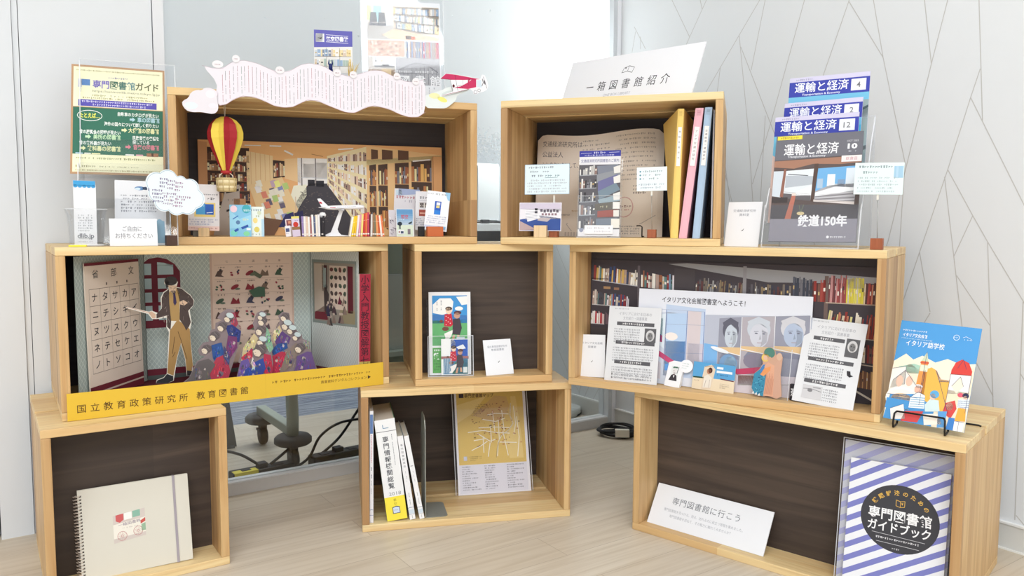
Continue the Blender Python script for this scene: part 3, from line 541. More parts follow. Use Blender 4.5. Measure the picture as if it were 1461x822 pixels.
root = empty('dried_flower_ornament', pose('TL', .046, .018, .3602), 'yellow dried grass ornament in a small white pot behind the banner', 'ornament')
m = MB(); m.lathe([(0, 0), (.008, 0), (.0095, .012), (.008, .024), (0, .024)], flat((240, 238, 232)), 18); m.build('pot', pose('TL', .046, .018, .3602), root)
m = MB(); r = random.Random(3)
for k in range(26):
    a, b2 = r.uniform(-.2, 1), r.uniform(-.5, .5); L = r.uniform(.04, .07); m.tube([(0, 0, .02), (a*.008, b2*.006, .02+L*.5), (a*.024, b2*.014, .02+L)], [.0011, .0009, .0003], flat(r.choice([(226, 190, 92), (206, 166, 70), (238, 212, 130)])), 5)
m.build('grass_stems', pose('TL', .046, .018, .3602), root)
# paper hot-air balloon hung from the front of the top board
M0 = pose('TL', -.2452, .048, .018) ; root = empty('paper_balloon', M0, 'red and yellow paper hot-air balloon hanging in the left top box', 'balloon')
prof = [(.004, .110), (.011, .116), (.0205, .138), (.033, .168), (.0405, .192), (.041, .207), (.036, .224), (.025, .236), (.012, .2425), (.001, .2440)]
for k in range(8):
    m = MB(); a0, a1 = -math.pi/2-.05+2*math.pi*k/8, -math.pi/2-.05+2*math.pi*(k+1)/8; am = (a0+a1)/2; vs = []
    for rr, z in prof: vs += [(rr*math.cos(a0), rr*math.sin(a0), z+.042), (rr*.80*math.cos(am), rr*.80*math.sin(am), z+.042), (rr*math.cos(a1), rr*math.sin(a1), z+.042)]
    n = len(prof); m.add(vs, [(i*3+j, i*3+j+1, i*3+j+4, i*3+j+3) for i in range(n-1) for j in (0, 1)], flat((172, 34, 40), .7) if k % 2 == 0 else flat((240, 208, 72), .7)); m.build('paper_gore', M0, root)
m = MB(); m.lathe([(.010, .150), (.0125, .149), (.0125, .157), (.010, .158), (.010, .150)], flat((186, 44, 44)), 24); m.build('collar', M0, root)
m = MB(); WK = (222, 200, 150); m.lathe([(0, .108), (.0205, .108), (.0225, .140), (.0210, .1405), (.019, .112), (0, .112)], WK, 4+16)
for j in range(5): m.lathe([(.0209+.0004*j, .1095+j*.0065), (.0219+.0004*j, .1125+j*.0065), (.0209+.0004*j, .1145+j*.0065)], (236, 218, 172) if j % 2 else (200, 176, 120), 20)
for j in range(10): a = 2*math.pi*j/10; m.tube([(.0212*math.cos(a), .0212*math.sin(a), .109), (.0230*math.cos(a), .0230*math.sin(a), .140)], .0011, (206, 182, 126), 5)
m.build('basket', M0, root)
m = MB()
for j in range(4): a = math.pi/4+math.pi/2*j; m.tube([(.011*math.cos(a), .011*math.sin(a), .152), (.021*math.cos(a), .021*math.sin(a), .146), (.0215*math.cos(a), .0215*math.sin(a), .139)], .0010, (226, 214, 190), 6)
m.build('basket_ropes', M0, root)
m = MB(); m.tube([(0, 0, .285), (-.0014, 0, .304), (-.0004, 0, .3225), (.0012, 0, .3235), (.0016, 0, .304), (0, 0, .286)], .0007, (206, 196, 180), 6); m.build('hanging_loop', M0, root)
# ------------------------------------------------------------------ inside the left top box
BKP = [(92, 62, 48), (150, 110, 80), (205, 180, 140), (176, 140, 100), (120, 84, 62), (226, 208, 176), (140, 60, 50), (70, 70, 84), (196, 160, 120)]
c = Card(.658, .254, 347, 134, base=(206, 156, 104), t=.0012, gain=1.2)  # gain: inks brightened to make up for the dim box interior
c.poly([(0, 0), (347, 12), (200, 42), (60, 40)], (212, 162, 108)); c.up(); c.poly([(0, 2), (12, 3), (12, 134), (0, 134)], (190, 140, 96)); c.rect(12, 10, 56, 104, (62, 46, 40)); c.up()
for k in range(6): c.books([(12, 16+k*14.5), (68, 19+k*13.6), (68, 30+k*13.6), (12, 28+k*14.5)], 20, BKP, 60+k, (0, .4), 0, (1.2, (150, 110, 78)))
c.rect(46, 8, 2.5, 104, (140, 100, 70)); c.poly([(64, 14), (100, 20), (100, 62), (64, 62)], (222, 184, 138)); c.poly([(100, 26), (116, 27), (116, 50), (100, 52)], (60, 46, 42)); c.up(); c.books([(101, 29), (116, 30), (116, 48), (101, 50)], 8, BKP, 5)
for k in range(5): c.line([(70+k*6.4, 15+k), (70+k*6.4, 62)], .5, (190, 146, 100))
c.rect(100, 38, 16, .8, (150, 110, 78)); c.poly([(116, 24), (138, 22), (138, 58), (116, 52)], (216, 176, 130)); c.rect(134, 22, 46, 40, (222, 232, 240)); c.rect(142, 30, 16, 20, (240, 246, 252)); c.rect(160, 28, 16, 24, (236, 244, 252)); c.up()
for x in (139, 158.5, 178): c.rect(x, 22, 1.6, 40, (110, 106, 108))
c.rect(139, 50, 40, .8, (190, 196, 204)); c.poly([(150, 58), (178, 58), (236, 134), (118, 134), (132, 84)], (62, 60, 68)); c.poly([(128, 62), (146, 60), (146, 76), (124, 112), (118, 96)], (236, 216, 190)); c.rect(148, 53, 10, 9, (44, 44, 52)); c.rect(160, 54, 11, 9, (44, 44, 52)); c.up()
r = random.Random(9)
for k in range(120): a = r.random(); c.rect(146+r.uniform(-12, 40), 70+a*60, 2, .7, (96, 86, 84))
# right-hand wall of shelves running into the distance
c.poly([(176, 18), (235, 2), (235, 134), (228, 134), (176, 60)], (226, 198, 160)); c.up()
for k in range(6):
    for j, (x0, x1) in enumerate([(177, 190), (191, 209), (210, 233)]):
        yt = lambda x, kk: (20+(x-176)*-.25)+kk/6*((62+(x-176)*1.24)-(20+(x-176)*-.25))
        c.books([(x0, yt(x0, k+.1)), (x1, yt(x1, k+.1)), (x1, yt(x1, k+.86)), (x0, yt(x0, k+.86))], 9, [(236, 226, 214), (214, 196, 180), (150, 120, 110), (240, 236, 230), (120, 96, 92), (200, 170, 150)], k*7+j, (0, .3))
c.up(); c.poly([(233, -0+1), (347, 12), (347, 134), (233, 134)], (216, 172, 122)); c.poly([(233, 22), (347, 2+10), (347, 18), (233, 30)], (232, 196, 146)); c.up()
for x0, x1, yt, yb in [(237, 247, 24, 134), (250, 264, 23, 134), (275, 296, 20, 134), (300, 331, 16, 130)]:
    c.poly([(x0, yt+6), (x1, yt+4), (x1, yb-8), (x0, yb-20)], (74, 58, 50)); c.up(); hh = (yb-16-yt)/3
    for k in range(3): c.books([(x0, yt+9+k*hh), (x1, yt+8+k*hh), (x1, yt+4+(k+1)*hh), (x0, yt+4+(k+1)*hh)], 8, [(206, 160, 90), (170, 110, 70), (150, 90, 60), (90, 60, 50), (230, 200, 150), (110, 110, 120)], x0+k, (.05, .35), 0, (1.4, (206, 160, 110)))
    c.lay -= 1
for x0, x1 in [(240, 250), (256, 272), (280, 296)]: c.poly([(x0, 6), (x1, 7), (x1, 20), (x0, 21)], (92, 66, 54))
c.up(2); c.rect(334, 14, 13, 120, (196, 146, 96)); c.rect(332, 14, 2, 120, (160, 112, 72)); c.line([(302, 22), (329, 19)], 2, (240, 244, 236))
# leaflet display and chairs in the middle of the print
c.poly([(66, 62), (112, 50), (134, 96), (120, 130), (78, 100)], (220, 180, 132)); c.up()
for k in range(34):
    x, y = 72+r.random()*50, 56+r.random()*60
    if (x-66) > (y-50)*.3: c.poly([(x, y), (x+7, y-2), (x+10, y+7), (x+3, y+9)], r.choice([(214, 222, 120), (120, 130, 180), (236, 232, 228), (176, 150, 170), (160, 186, 110), (226, 206, 190), (96, 90, 110), (200, 120, 100)]))
    c.lay += 1 if k % 6 == 0 else 0
c.rect(46, 82, 16, 18, (182, 136, 98)); c.poly([(36, 66), (54, 62), (54, 134), (18, 134)], (176, 166, 158)); c.up(); c.poly([(36, 72), (53, 68), (53, 71), (36, 75)], (60, 54, 54)); c.poly([(36, 98), (53, 92), (53, 95), (36, 101)], (60, 54, 54)); c.dash(38, 52, 84, 3, (130, 122, 118), 3); c.dash(38, 52, 108, 3, (130, 122, 118), 4)
c.poly([(116, 104), (127, 100), (130, 118), (122, 122), (106, 122)], (46, 48, 96)); c.poly([(128, 102), (140, 98), (142, 112), (131, 118)], (40, 42, 84)); c.poly([(84, 108), (112, 112), (100, 134), (84, 134)], (110, 80, 62)); c.rect(130, 78, 1, 40, (190, 170, 150)); c.line([(62, 1.2+5), (84, 6)], 1.2, (250, 240, 220)); c.line([(116, 12), (128, 18)], 2.4, (255, 248, 232)); c.line([(96, 6), (112, 6)], 2, (255, 248, 232)); c.line([(192, 8), (214, 6)], 2, (255, 248, 232)); c.line([(154, 16), (170, 19)], .8, (150, 106, 70))
c.put('library_photo', 'wide library interior photo standing against the back of the balloon box', 'photo', 'TL', .005, .270, .0182, -.8, 2.2)
def block(b, x, d, z, sx, sy, sz, mat, label, yaw=0):
    m = MB(); m.box(-sx/2, sx/2, -sy/2, sy/2, 0, sz, mat); return m.build('wood_block', pose(b, x, d, z, yaw), bevel=.0008, label=label, cat='block')
c = Card(.070, .112, 46, 68, base=(226, 222, 224), t=.001); c.dash(20, 44, 15, 3.2, GREY, 1); c.dash(6, 38, 21, 4, (90, 90, 96), 2); c.rect(9, 27, 31, 21, (232, 206, 122)); c.up(); c.rect(11.5, 28, 13.5, 16.5, (72, 160, 220)); c.rect(25, 29, 12.5, 15.5, (40, 96, 196)); c.up(); c.line([(27, 42), (36, 41)], 1, (220, 232, 244)); c.dash(13, 23, 32, 2.4, (200, 226, 240), 2)
for k in range(3): c.dash(2, 44-6*k, 52+k*3.4, 2.2, (150, 156, 190), k)
c.rect(0, 61.5, 46, 6.5, (236, 204, 196)); c.up(); c.dash(2, 44, 64.5, 2.2, (180, 110, 100), 5)
c.put('placard', 'pale placard with a picture of a blue book on a light wood block', 'placard', 'TL', -.299, .053, .0325, 3, 8, -1.2)
block('TL', -.298, .040, .0182, .024, .018, .021, PALEBLOCK, 'light wood block holding the placard with a blue book in the balloon box'); block('TL', -.317, .062, .0182, .014, .014, .014, flat((128, 128, 124)), 'small grey block beside the light wood block under the placard')
c = Card(.050, .078, 31, 45, base=(128, 196, 232), t=.002); c.poly([(0, 8), (14, 20), (31, 14), (31, 30), (0, 34)], (150, 212, 240)); c.up(); c.ell(6, 6, 5, 5, (240, 206, 220)); c.ell(24, 6, 6, 6, (60, 172, 190)); c.ell(12, 25, 3, 3, (90, 130, 176)); c.ell(6, 40, 5, 4, (120, 214, 200)); c.ell(24, 41, 4.5, 3.4, (130, 214, 160)); c.up(); c.poly([(16, 32), (26, 28), (27, 31), (18, 35)], (44, 88, 180)); c.poly([(6, 36), (12, 33), (13, 36), (8, 39)], (44, 88, 180)); c.poly([(4, 20), (12, 15), (12.6, 16.4), (5, 21)], (60, 120, 200)); c.dash(19, 28, 21, 3, (240, 236, 190), 3, 1); c.dash(20, 30, 8, 3, (220, 244, 248), 2, 1); c.rect(24, 33, 6, 3, (236, 244, 246))
c.put('blue_magazine', 'light blue magazine leaning under the balloon basket, beside a pale one', 'magazine', 'TL', -.216, .058, .0182, -1.5, 8)
c = Card(.038, .074, 24, 43, base=(226, 236, 232), t=.002); c.ell(11, 20, 3.5, 4, (240, 214, 130)); c.ell(13, 33, 4, 4, (222, 206, 96)); c.ell(17, 9, 3, 3, (210, 220, 190)); c.rect(20, 18, 4, 25, (176, 214, 236)); c.up(); c.dash(5, 22, 5, 3.4, (150, 170, 180), 2); c.dash(12, 20, 14, 3, (170, 186, 150), 4); c.dash(4, 18, 40, 2.6, (120, 150, 160), 5)
c.put('pale_magazine', 'pale magazine with yellow dots leaning right of the light blue one', 'magazine', 'TL', -.180, .062, .0182, -.5, 8)
# miniature booklets
def booklet(x, d, w, h, dep, spine, lean, label, yaw=0, cover=None, draw=None, grp='miniature booklets in the balloon box'):
    m = Card(w, h, 10, 10*h/w, base=spine, t=.0012)
    if draw: draw(m)
    else: m.dash(1, 9, m.DH*.3, 3, (250, 246, 240), int(x*999), .8); m.rect(0, m.DH*.86, 10, m.DH*.05, (240, 236, 230))
    m.box(-w/2+.0004, w/2-.0004, .0012, dep-.0005, .0005, h-.0012, (244, 242, 236)); m.box(-w/2, -w/2+.0006, .0008, dep, 0, h, cover or spine); m.box(w/2-.0006, w/2, .0008, dep, 0, h, cover or spine)
    return m.build('mini_booklet', pose('TL', x, d, .0184, yaw, 1.0, lean), label=label, cat='booklet', group=grp)
def d1(c): c.rect(1, 5, 7, 7, (70, 80, 130)); c.up(); c.dash(1, 9, 15, 2, (150, 150, 170), 2)
def d2(c): c.rect(1.4, 1.4, 7.2, 9, (150, 80, 84)); c.up(); c.rect(4, 3, 4, 4, (226, 150, 110))
def d3(c): c.rect(0, 0, 10, 3, (226, 214, 110)); c.ell(5, 11, 3.4, 3.6, (206, 52, 40)); c.rect(0, 14, 10, 4, (150, 110, 70)); c.up(); c.dash(1, 9, 5.5, 1.7, (130, 80, 150), 3)
booklet(-.104, .040, .0125, .0265, .003, (232, 230, 236), 6, 'tiny white booklet with a dark blue picture, front left of the miniature booklets', draw=d1); booklet(-.0995, .056, .0165, .043, .003, (236, 222, 222), 5, 'tiny booklet with a dark red picture behind the blue-pictured one', draw=d2)
booklet(-.0845, .047, .0185, .050, .004, (214, 200, 226), 4, 'tiny booklet cover with a red round motif and yellow top', draw=d3)
r = random.Random(12); x = -.0715
for k, (col, nm, h) in enumerate([((150, 130, 190), 'violet', .050), ((236, 234, 232), 'white', .050), ((222, 196, 176), 'tan', .050), ((240, 240, 238), 'creamy white', .049), ((176, 110, 110), 'dusty red', .048), ((238, 236, 236), 'plain white', .054), ((92, 104, 140), 'slate blue', .050), ((236, 226, 214), 'ivory', .054), ((226, 226, 230), 'pale grey', .055)]):
    w = r.uniform(.0038, .0052); booklet(x+w/2, .048, w, h, .036, col, 1.5, 'tiny booklet with a %s spine in the row left of the model aeroplane' % nm); x += w+.0005
booklet(x+.004, .050, .0045, .052, .036, (44, 40, 46), -5, 'tiny black booklet tilted at the right end of the left row')
m = MB(); m.lathe([(0, -.001), (.003, 0), (.0045, .006), (.003, .012), (0, .013)], flat((232, 232, 234)), 14, sx=2.0); m.build('white_pebble', pose('TL', -.0205, .062, .066), label='small white rounded ornament above the tilted black booklet', cat='ornament')
m = MB(); m.box(-.005, .006, -.006, .006, 0, .047, flat((52, 50, 56))); m.build('dark_pedestal', pose('TL', -.0205, .062, .0184), bpy.data.objects['white_pebble'])
x = .0385
for k, (col, nm) in enumerate([((240, 236, 220), 'cream'), ((246, 206, 40), 'bright yellow'), ((240, 190, 30), 'golden'), ((238, 226, 226), 'white'), ((222, 150, 170), 'pink'), ((240, 214, 120), 'straw yellow'), ((214, 60, 50), 'red'), ((230, 110, 60), 'orange-red'), ((196, 60, 90), 'crimson')]):
    w = .0048; booklet(x+w/2+.0035, .040, w, .050+.0014*k, .034, col, -9+k*1.1, 'tiny booklet with a %s spine in the fan right of the model aeroplane' % nm, -2); x += w+.0010
x += .0065
for k, (col, nm) in enumerate([((214, 210, 206), 'light grey'), ((150, 110, 80), 'brown'), ((120, 116, 90), 'olive'), ((236, 150, 90), 'apricot'), ((206, 90, 50), 'rust'), ((238, 226, 216), 'off-white'), ((232, 120, 70), 'deep orange')]):
    w = .0046; booklet(x+w/2-.0012, .042, w, .0565-.0006*k, .034, col, -2+k*1.4, 'tiny booklet with a %s spine in the right half of the fan' % nm, 2); x += w+.0006
# model aeroplane on its stand
M0 = pose('TL', .030, .075, .0184) @ Matrix.Scale(1.0, 4); root = empty('model_aeroplane', M0, 'white model airliner with red markings on a slanted white stand', 'model plane')
AW = flat((238, 238, 242), .25, .5)
MF = M0 @ Matrix.Translation((0, 0, .0735)) @ Matrix.Rotation(R(-7), 4, 'Z') @ Matrix.Rotation(R(-2.5), 4, 'Y')
def hull(m, prof, mat, n=16):
    vs = []; fs = []
    for x, r0, dz in prof: vs += [(x, r0*math.cos(2*math.pi*k/n), dz+r0*math.sin(2*math.pi*k/n)) for k in range(n)]
    for i in range(len(prof)-1): fs += [(i*n+k, i*n+(k+1) % n, (i+1)*n+(k+1) % n, (i+1)*n+k) for k in range(n)]
    m.add(vs, fs, mat, True)
m = MB(); hull(m, [(-.056, .0006, .0022), (-.050, .0022, .0016), (-.036, .0048, .0004), (-.022, .0058, 0), (.040, .0058, 0), (.049, .0046, -.0006), (.054, .0026, -.0014), (.0555, .0003, -.0016)], AW)
m.add([(-.030, -.00585, .001), (-.016, -.00585, .001), (-.018, -.0057, -.002), (-.031, -.0057, -.002)], [(0, 1, 2, 3)], flat((206, 90, 110)))
for k in range(18): m.add([(-.012+k*.0026, -.0059, .0018), (-.0105+k*.0026, -.0059, .0018), (-.0105+k*.0026, -.0058, .0004), (-.012+k*.0026, -.0058, .0004)], [(0, 1, 2, 3)], flat((150, 156, 170)))
m.build('fuselage', MF, root)
for sy in (-1, 1):
    m = MB(); pts = [(.014, sy*.004), (-.006, sy*.004), (-.030, sy*.050), (-.024, sy*.050)]; m.zprism(pts, -.003, -.0016, AW); m.build('wing', MF, root)
    m = MB(); hull(m, [(-.004, .0016, -.0066), (.004, .0026, -.0066), (.010, .0028, -.0066), (.0105, .0018, -.0066)], flat((206, 208, 216), .3)); m.build('engine', MF @ Matrix.Translation((-.006, sy*.017, 0)), root)
    m = MB(); m.zprism([(-.038, sy*.002), (-.050, sy*.002), (-.058, sy*.018), (-.053, sy*.018)], .001, .002, AW); m.build('tailplane', MF, root)
m = MB(); m.prism([(-.034, .004), (-.052, .004), (-.061, .024), (-.053, .0245)], -.0007, .0007, AW); m.prism([(-.049, .010), (-.0555, .012), (-.057, .017), (-.051, .0155)], -.0009, -.0007, flat((206, 40, 60))); m.build('tail_fin', MF, root)
m = MB(); m.prism([(.002, .067), (-.007, .067), (-.030, .010), (-.046, .0028), (-.046, 0), (.010, 0), (.012, .0022), (-.004, .004), (-.010, .010), (-.013, .018)], -.0045, .0045, AW)
m.box(-.048, .020, -.016, .016, 0, .0022, AW); m.build('stand', M0, root, .0008)
# right-hand sheets in the left top box
c = Card(.027, .069, 10, 25, base=(206, 202, 208), t=.003); r = random.Random(5)
for k in range(26): x, y = r.uniform(0, 7), r.uniform(2, 22); c.poly([(x, y), (x+r.uniform(1, 3), y+.5), (x+2, y+r.uniform(1, 3))], r.choice([(120, 112, 124), (90, 84, 96), (170, 164, 176), (226, 222, 226)])); c.lay += k % 4 == 0
c.put('grey_booklet', 'narrow grey patterned booklet standing left of the sky-blue magazine', 'booklet', 'TL', .160, .060, .0182, -1.5, 8)
c = Card(.045, .072, 25, 37, base=(236, 238, 240), t=.002); c.poly([(.7, .6), (24, .6), (24, 36.4), (.7, 36.4)], (206, 220, 200))
for k in range(6): c.up(); c.rect(.7, .6, 23.3, 21-k*3, (88+18*(5-k), 146+10*(5-k), 196+4*(5-k)))
c.up(); c.text('航空', 12, 10.5, 5.4, (206, 90, 110), bold=.02); c.dash(5, 16, 14.5, 1.6, (220, 236, 244), 3); c.poly([(17, 19), (23, 16.6), (22, 19.5), (18.5, 20.6)], (40, 56, 60)); c.ell(5, 20, 3.4, 2.6, (44, 56, 70)); c.rect(4.2, 20, 1.8, 7, (44, 56, 70)); c.rect(2, 28, 9, 6, (226, 228, 232)); c.rect(16, 27, 4, 7, (130, 120, 130)); c.up(); c.rect(6, 30, 4, 3, (60, 76, 110)); c.rect(3, 30, 2, 2, (150, 110, 96))
c.put('sky_blue_magazine', 'sky-blue magazine with a small aeroplane on the cover, right part of the balloon box', 'magazine', 'TL', .186, .046, .0182, -1.5, 8)
c = Card(.068, .127, 38, 67, base=(226, 224, 230), t=.0008); c.poly([(6, 0), (38, 0), (38, 6), (6, 10)], (160, 176, 214)); c.poly([(2, 2), (10, 1), (12, 8), (2, 10)], (196, 216, 232)); c.up(); c.dash(3, 36, 12, 4.4, (196, 96, 112), 2, 1); c.dash(16, 36, 17.5, 3.2, (160, 156, 176), 3)
c.put('tall_sheet', 'tall pale sheet with red print standing behind the sky-blue magazine', 'sheet', 'TL', .200, .120, .0185, -5, 7.2, -3)
c = Card(.068, .104, 36, 55, base=(230, 230, 236), t=.0008); c.dash(6, 34, 9, 4, (120, 120, 130), 5); c.line([(5, 13.5), (36, 12)], .4, (176, 176, 190)); c.rect(5, 16, 14, 7, (150, 140, 136)); c.rect(5, 26, 14, 9, (172, 76, 62)); c.up(); c.books([(5, 16), (19, 16), (19, 23), (5, 23)], 9, [(90, 84, 84), (226, 222, 216), (120, 112, 110)], 3, (0, .2)); c.rect(6, 30, 8, 2, (226, 170, 150))
for k in range(4): c.dash(1, 30, 39+k*2.8, 2, (150, 154, 176), k)
c.put('picture_sheet', 'white sheet with printed books between the tall sheet and the tilted card', 'sheet', 'TL', .255, .092, .034, -5, 7.6, -1.8)
c = Card(.060, .104, 34, 56, base=(238, 240, 244), t=.001); c.poly([(26, 0), (34, 0), (34, 12), (31, 11)], (150, 200, 236)); c.rect(12.5, 14, 9.5, 19, (40, 96, 200)); c.up(); c.rect(15, 15.5, 5.5, 4, (240, 240, 244)); c.rect(15, 20, 5, 3.6, (226, 210, 130)); c.rect(12.5, 27, 9.5, 6, (40, 130, 226)); c.dash(1, 30, 4, 2.4, MID, 2)
for k in range(4): c.dash(3, 31, 36+k*3, 2, (150, 160, 196), k)
c.rect(20, 49, 12, 5, (130, 190, 230)); c.rect(0, 49, 20, 4, (206, 214, 236)); c.up(); c.dash(22, 31, 51.5, 2.6, (70, 130, 200), 3, 1)
c.put('tilted_card', 'tilted white card with a bright blue booklet picture on the orange wood block', 'card', 'TL', .266, .054, .0335, -10, 8, -6.5)
block('TL', .262, .040, .0182, .042, .018, .026, flat((206, 104, 56), .5), 'orange wood block carrying the tilted white card'); block('TL', .2315, .066, .0182, .016, .014, .026, flat((42, 42, 44)), 'black block behind the sky-blue magazine')

# ------------------------------------------------------------------ right top box
c = Card(.46, .148, 191, 62, base=(236, 237, 242), t=.003)
c.line([(86, 22.5), (88, 17), (95, 15), (103, 17.5), (101, 23.5), (94, 21.2), (86, 22.5)], .55, INK); c.line([(95, 15), (94, 21.2)], .45, INK); c.poly([(89, 17), (91.4, 16.4), (91, 18.4)], INK)
for i, ch in enumerate('一箱図書館紹介'): c.text(ch, 42+i*18.2, 36, 12.5, INK, fit=None if i else 11)
c.text('ONE BOX LIBRARY', 87, 47.4, 4.6, (176, 178, 190), fit=40)
c.put('one_box_sign', 'large white sign board with a small open-book emblem on the right top box', 'sign', 'TR', .002, .157, .3605, -33.2, 18.9, -2.8)
def warp(u, v, o):
    x = (u-.5)*.352; y = .016*math.cos(u*math.pi*2)*1.0 + .020*(abs(u-.5)*2)**4
    zt = .281+.012*math.sin((u-.62)*math.pi*2)*(.4+.6*u)-.016*(max(0, .07-u)/.07)**2-.012*(max(0, u-.94)/.06)**2
    return (x, y+o+v*.04, v*zt)
c = Card(.352, .28, 190, 155, base=(238, 226, 214), t=.0015, warp=warp)
for i, t in enumerate(['交通経済研究所は', '公益法人', 'シンクタンクとして、', '社会の発展に', '貢献します。']): c.text(t, 9, 14+i*16, 9.5, (104, 100, 108), align='l', fit=[64, 34, 58, 42, 28][i])
for i in range(13): c.dash(74, 114 if i % 4 else 98, 9+i*6.6, 2.8, (150, 142, 138), i)
for i in range(11): c.dash(126 if i % 3 else 122, 178, 7+i*6.5, 2.6, (150, 140, 136), i+30)
for i in range(3): c.dash(148, 168, 96-i*5.0-4, 3.4, (130, 116, 112), i)
c.ell(136, 112, 13, 15, (214, 168, 164)); c.up(); c.dash(126, 146, 111, 3.6, (120, 60, 60), 3, 1); c.dash(127, 145, 116, 2.6, (190, 90, 90), 4)
c.line([(118, 118), (74, 124), (52, 136), (60, 146), (96, 150)], 1.0, (190, 180, 178)); c.line([(180, 124), (160, 136), (120, 148)], 1.0, (186, 176, 174)); c.dash(4, 60, 122, 2.6, (140, 132, 128), 8); c.dash(60, 84, 116, 3, (190, 150, 96), 9)
for i in range(4): c.dash(126, 158, 140+i*3.4, 2.3, (150, 142, 138), i+60)
for i in range(6): c.rect(50+i*4.5, 148, 3, 6, (206, 194, 184))
c.put('open_brochure', 'open beige brochure with curved pages standing in the right top box', 'brochure', 'TR', -.061, .185, .0185, 2, 0)
m = MB()
for sx in (-1, 1): m.tube([(sx*.045, -.030, .001), (sx*.045, -.030, .027), (sx*.040, -.027, .030), (sx*.03, -.022, .030)], .0016, WIRE, 8); m.tube([(sx*.045, -.030, .0016), (sx*.04, .075, .0016), (sx*.03, .085, .12)], .0016, WIRE, 8)
m.tube([(-.03, -.022, .030), (-.015, -.015, .030)], .0016, WIRE, 8); m.tube([(-.03, .085, .12), (.03, .085, .12)], .0016, WIRE, 8); m.build('wire_easel', pose('TR', .025, .175, .0184), label='black wire easel supporting the open beige brochure', cat='easel')
c = Card(.116, .076, 64, 43, base=(222, 238, 244), t=.0008); c.rect(0, 0, 64, .5, (150, 186, 214)); c.rect(0, 42.5, 64, .5, (150, 186, 214)); c.rect(0, 0, .5, 43, (150, 186, 214)); c.rect(63.5, 0, .5, 43, (150, 186, 214))
c.dash(6, 42, 4.5, 3.2, (120, 130, 150), 1); c.dash(8, 34, 10.5, 3.2, (120, 130, 150), 2); c.dash(10, 27, 16.5, 3.2, (120, 130, 150), 3); c.dash(30, 50, 16.5, 3.6, (60, 120, 140), 4); c.line([(29, 19.4), (47, 19)], .5, (60, 120, 140))
for k in range(5): c.dash(4, 60-8*(k == 2), 23+k*4, 2.6, (176, 180, 196), k+5)
c.put('info_card', 'pale blue-edged card clipped up at the left of the open brochure', 'card', 'TR', -.158, .0335, .127, 1, 3, .5)
clip_stand('TR', -.1395, .038, .0184, .098, .022, REDWOOD, 'reddish wooden clip stand behind the small room photo'); 
c = Card(.109, .072, 60, 40, base=(226, 222, 232), t=.0008); c.poly([(1, 1), (59, 1), (59, 12), (1, 9)], (206, 196, 216)); c.rect(1, 9, 58, 14, (232, 230, 236)); c.poly([(1, 24), (30, 18), (59, 22), (59, 39), (1, 39)], (54, 84, 160)); c.up(); c.poly([(8, 12), (24, 11), (30, 22), (12, 27)], (240, 240, 244)); c.poly([(1, 26), (26, 38), (1, 39)], (186, 160, 160)); c.poly([(28, 21), (46, 22), (40, 27), (26, 25)], (190, 178, 180)); c.up()
for k in range(6): c.rect(30+k*4.5, 9+(k % 2), 3.4, 4, (100, 92, 104)); c.line([(9, 13+k*2.2), (26, 12+k*2)], .5, (160, 160, 176))
for k in range(5): c.rect(32+k*4.6, 15, 3, 3, (150, 120, 130))
c.rect(22, 8, 4, 3, (40, 40, 50)); c.rect(22, 12, 4, 3, (40, 40, 50))
c.put('room_photo', 'small photo of a blue-carpeted reading room on a pale wood block', 'photo', 'TR', -.172, .020, .034, 2, 4.5)
block('TR', -.1675, .010, .0183, .032, .016, .030, PALEBLOCK, 'pale wood block in front of the small room photo')
c = Card(.105, .218, 60, 122, base=(232, 232, 238), t=.0012); c.rect(0, 0, 60, 8.5, (58, 62, 172)); c.up(); c.dash(21, 40, 3, 3.2, (226, 228, 250), 2, 1); c.line([(2, 3.6), (18, 3.2)], .5, (220, 222, 246)); c.line([(43, 3), (58, 2.6)], .5, (220, 222, 246)); c.dash(8, 50, 6.6, 2.4, (210, 214, 246), 3, 1)
c.text('交通経済研究所図書室のご案内', 30, 14.5, 5, (90, 92, 150), fit=55); c.rect(0, 20, 60, 92, (96, 94, 100)); c.up()
GB = [(60, 58, 62), (120, 120, 126), (200, 198, 196), (90, 88, 94), (232, 230, 228), (150, 120, 112), (140, 140, 150)]
for k in range(5): c.books([(1, 21+k*18.5), (27-k*.6, 20+k*18.5), (26-k*.6, 34+k*19), (1, 35+k*19)], 9, GB+([(170, 70, 64)] if k == 1 else []), 80+k, (0, .45), 0, (1.6, (176, 180, 188)))
for pts, col in [([(26, 22), (56, 20), (60, 28), (28, 36)], (128, 134, 150)), ([(26, 34), (60, 27), (60, 38), (26, 46)], (146, 150, 158)), ([(28, 44), (56, 34), (58, 44), (28, 58)], (112, 112, 160)), ([(28, 58), (54, 46), (60, 56), (30, 70)], (120, 140, 156)), ([(28, 70), (60, 62), (60, 72), (30, 75)], (150, 170, 180)), ([(24, 76), (60, 72), (60, 84), (24, 85)], (96, 88, 74)), ([(28, 86), (58, 84), (58, 94), (28, 95)], (160, 84, 76)), ([(26, 97), (56, 96), (56, 106), (26, 106)], (120, 130, 146))]: c.poly(pts, col); c.lay += 1
for x, y in [(50, 24), (50, 38), (50, 62)]: c.poly([(x, y), (60, y-3), (60, y+8), (x+1, y+9)], (232, 230, 226))
c.rect(50, 73.5, 10, 9.5, (236, 234, 230)); c.rect(51, 85, 8, 9, (230, 224, 216)); c.rect(48, 97, 12, 13, (234, 230, 220)); c.dash(32, 44, 80, 3, (200, 190, 150), 4); c.rect(0, 112, 60, 10, (232, 232, 238)); c.up(); c.ell(5, 113, 3, 3, (150, 156, 180))
c.put('library_leaflet', 'tall leaflet with a photo of stacked old books in a clear holder', 'leaflet', 'TR', -.028, .052, .021, 2, 6.4, .4)
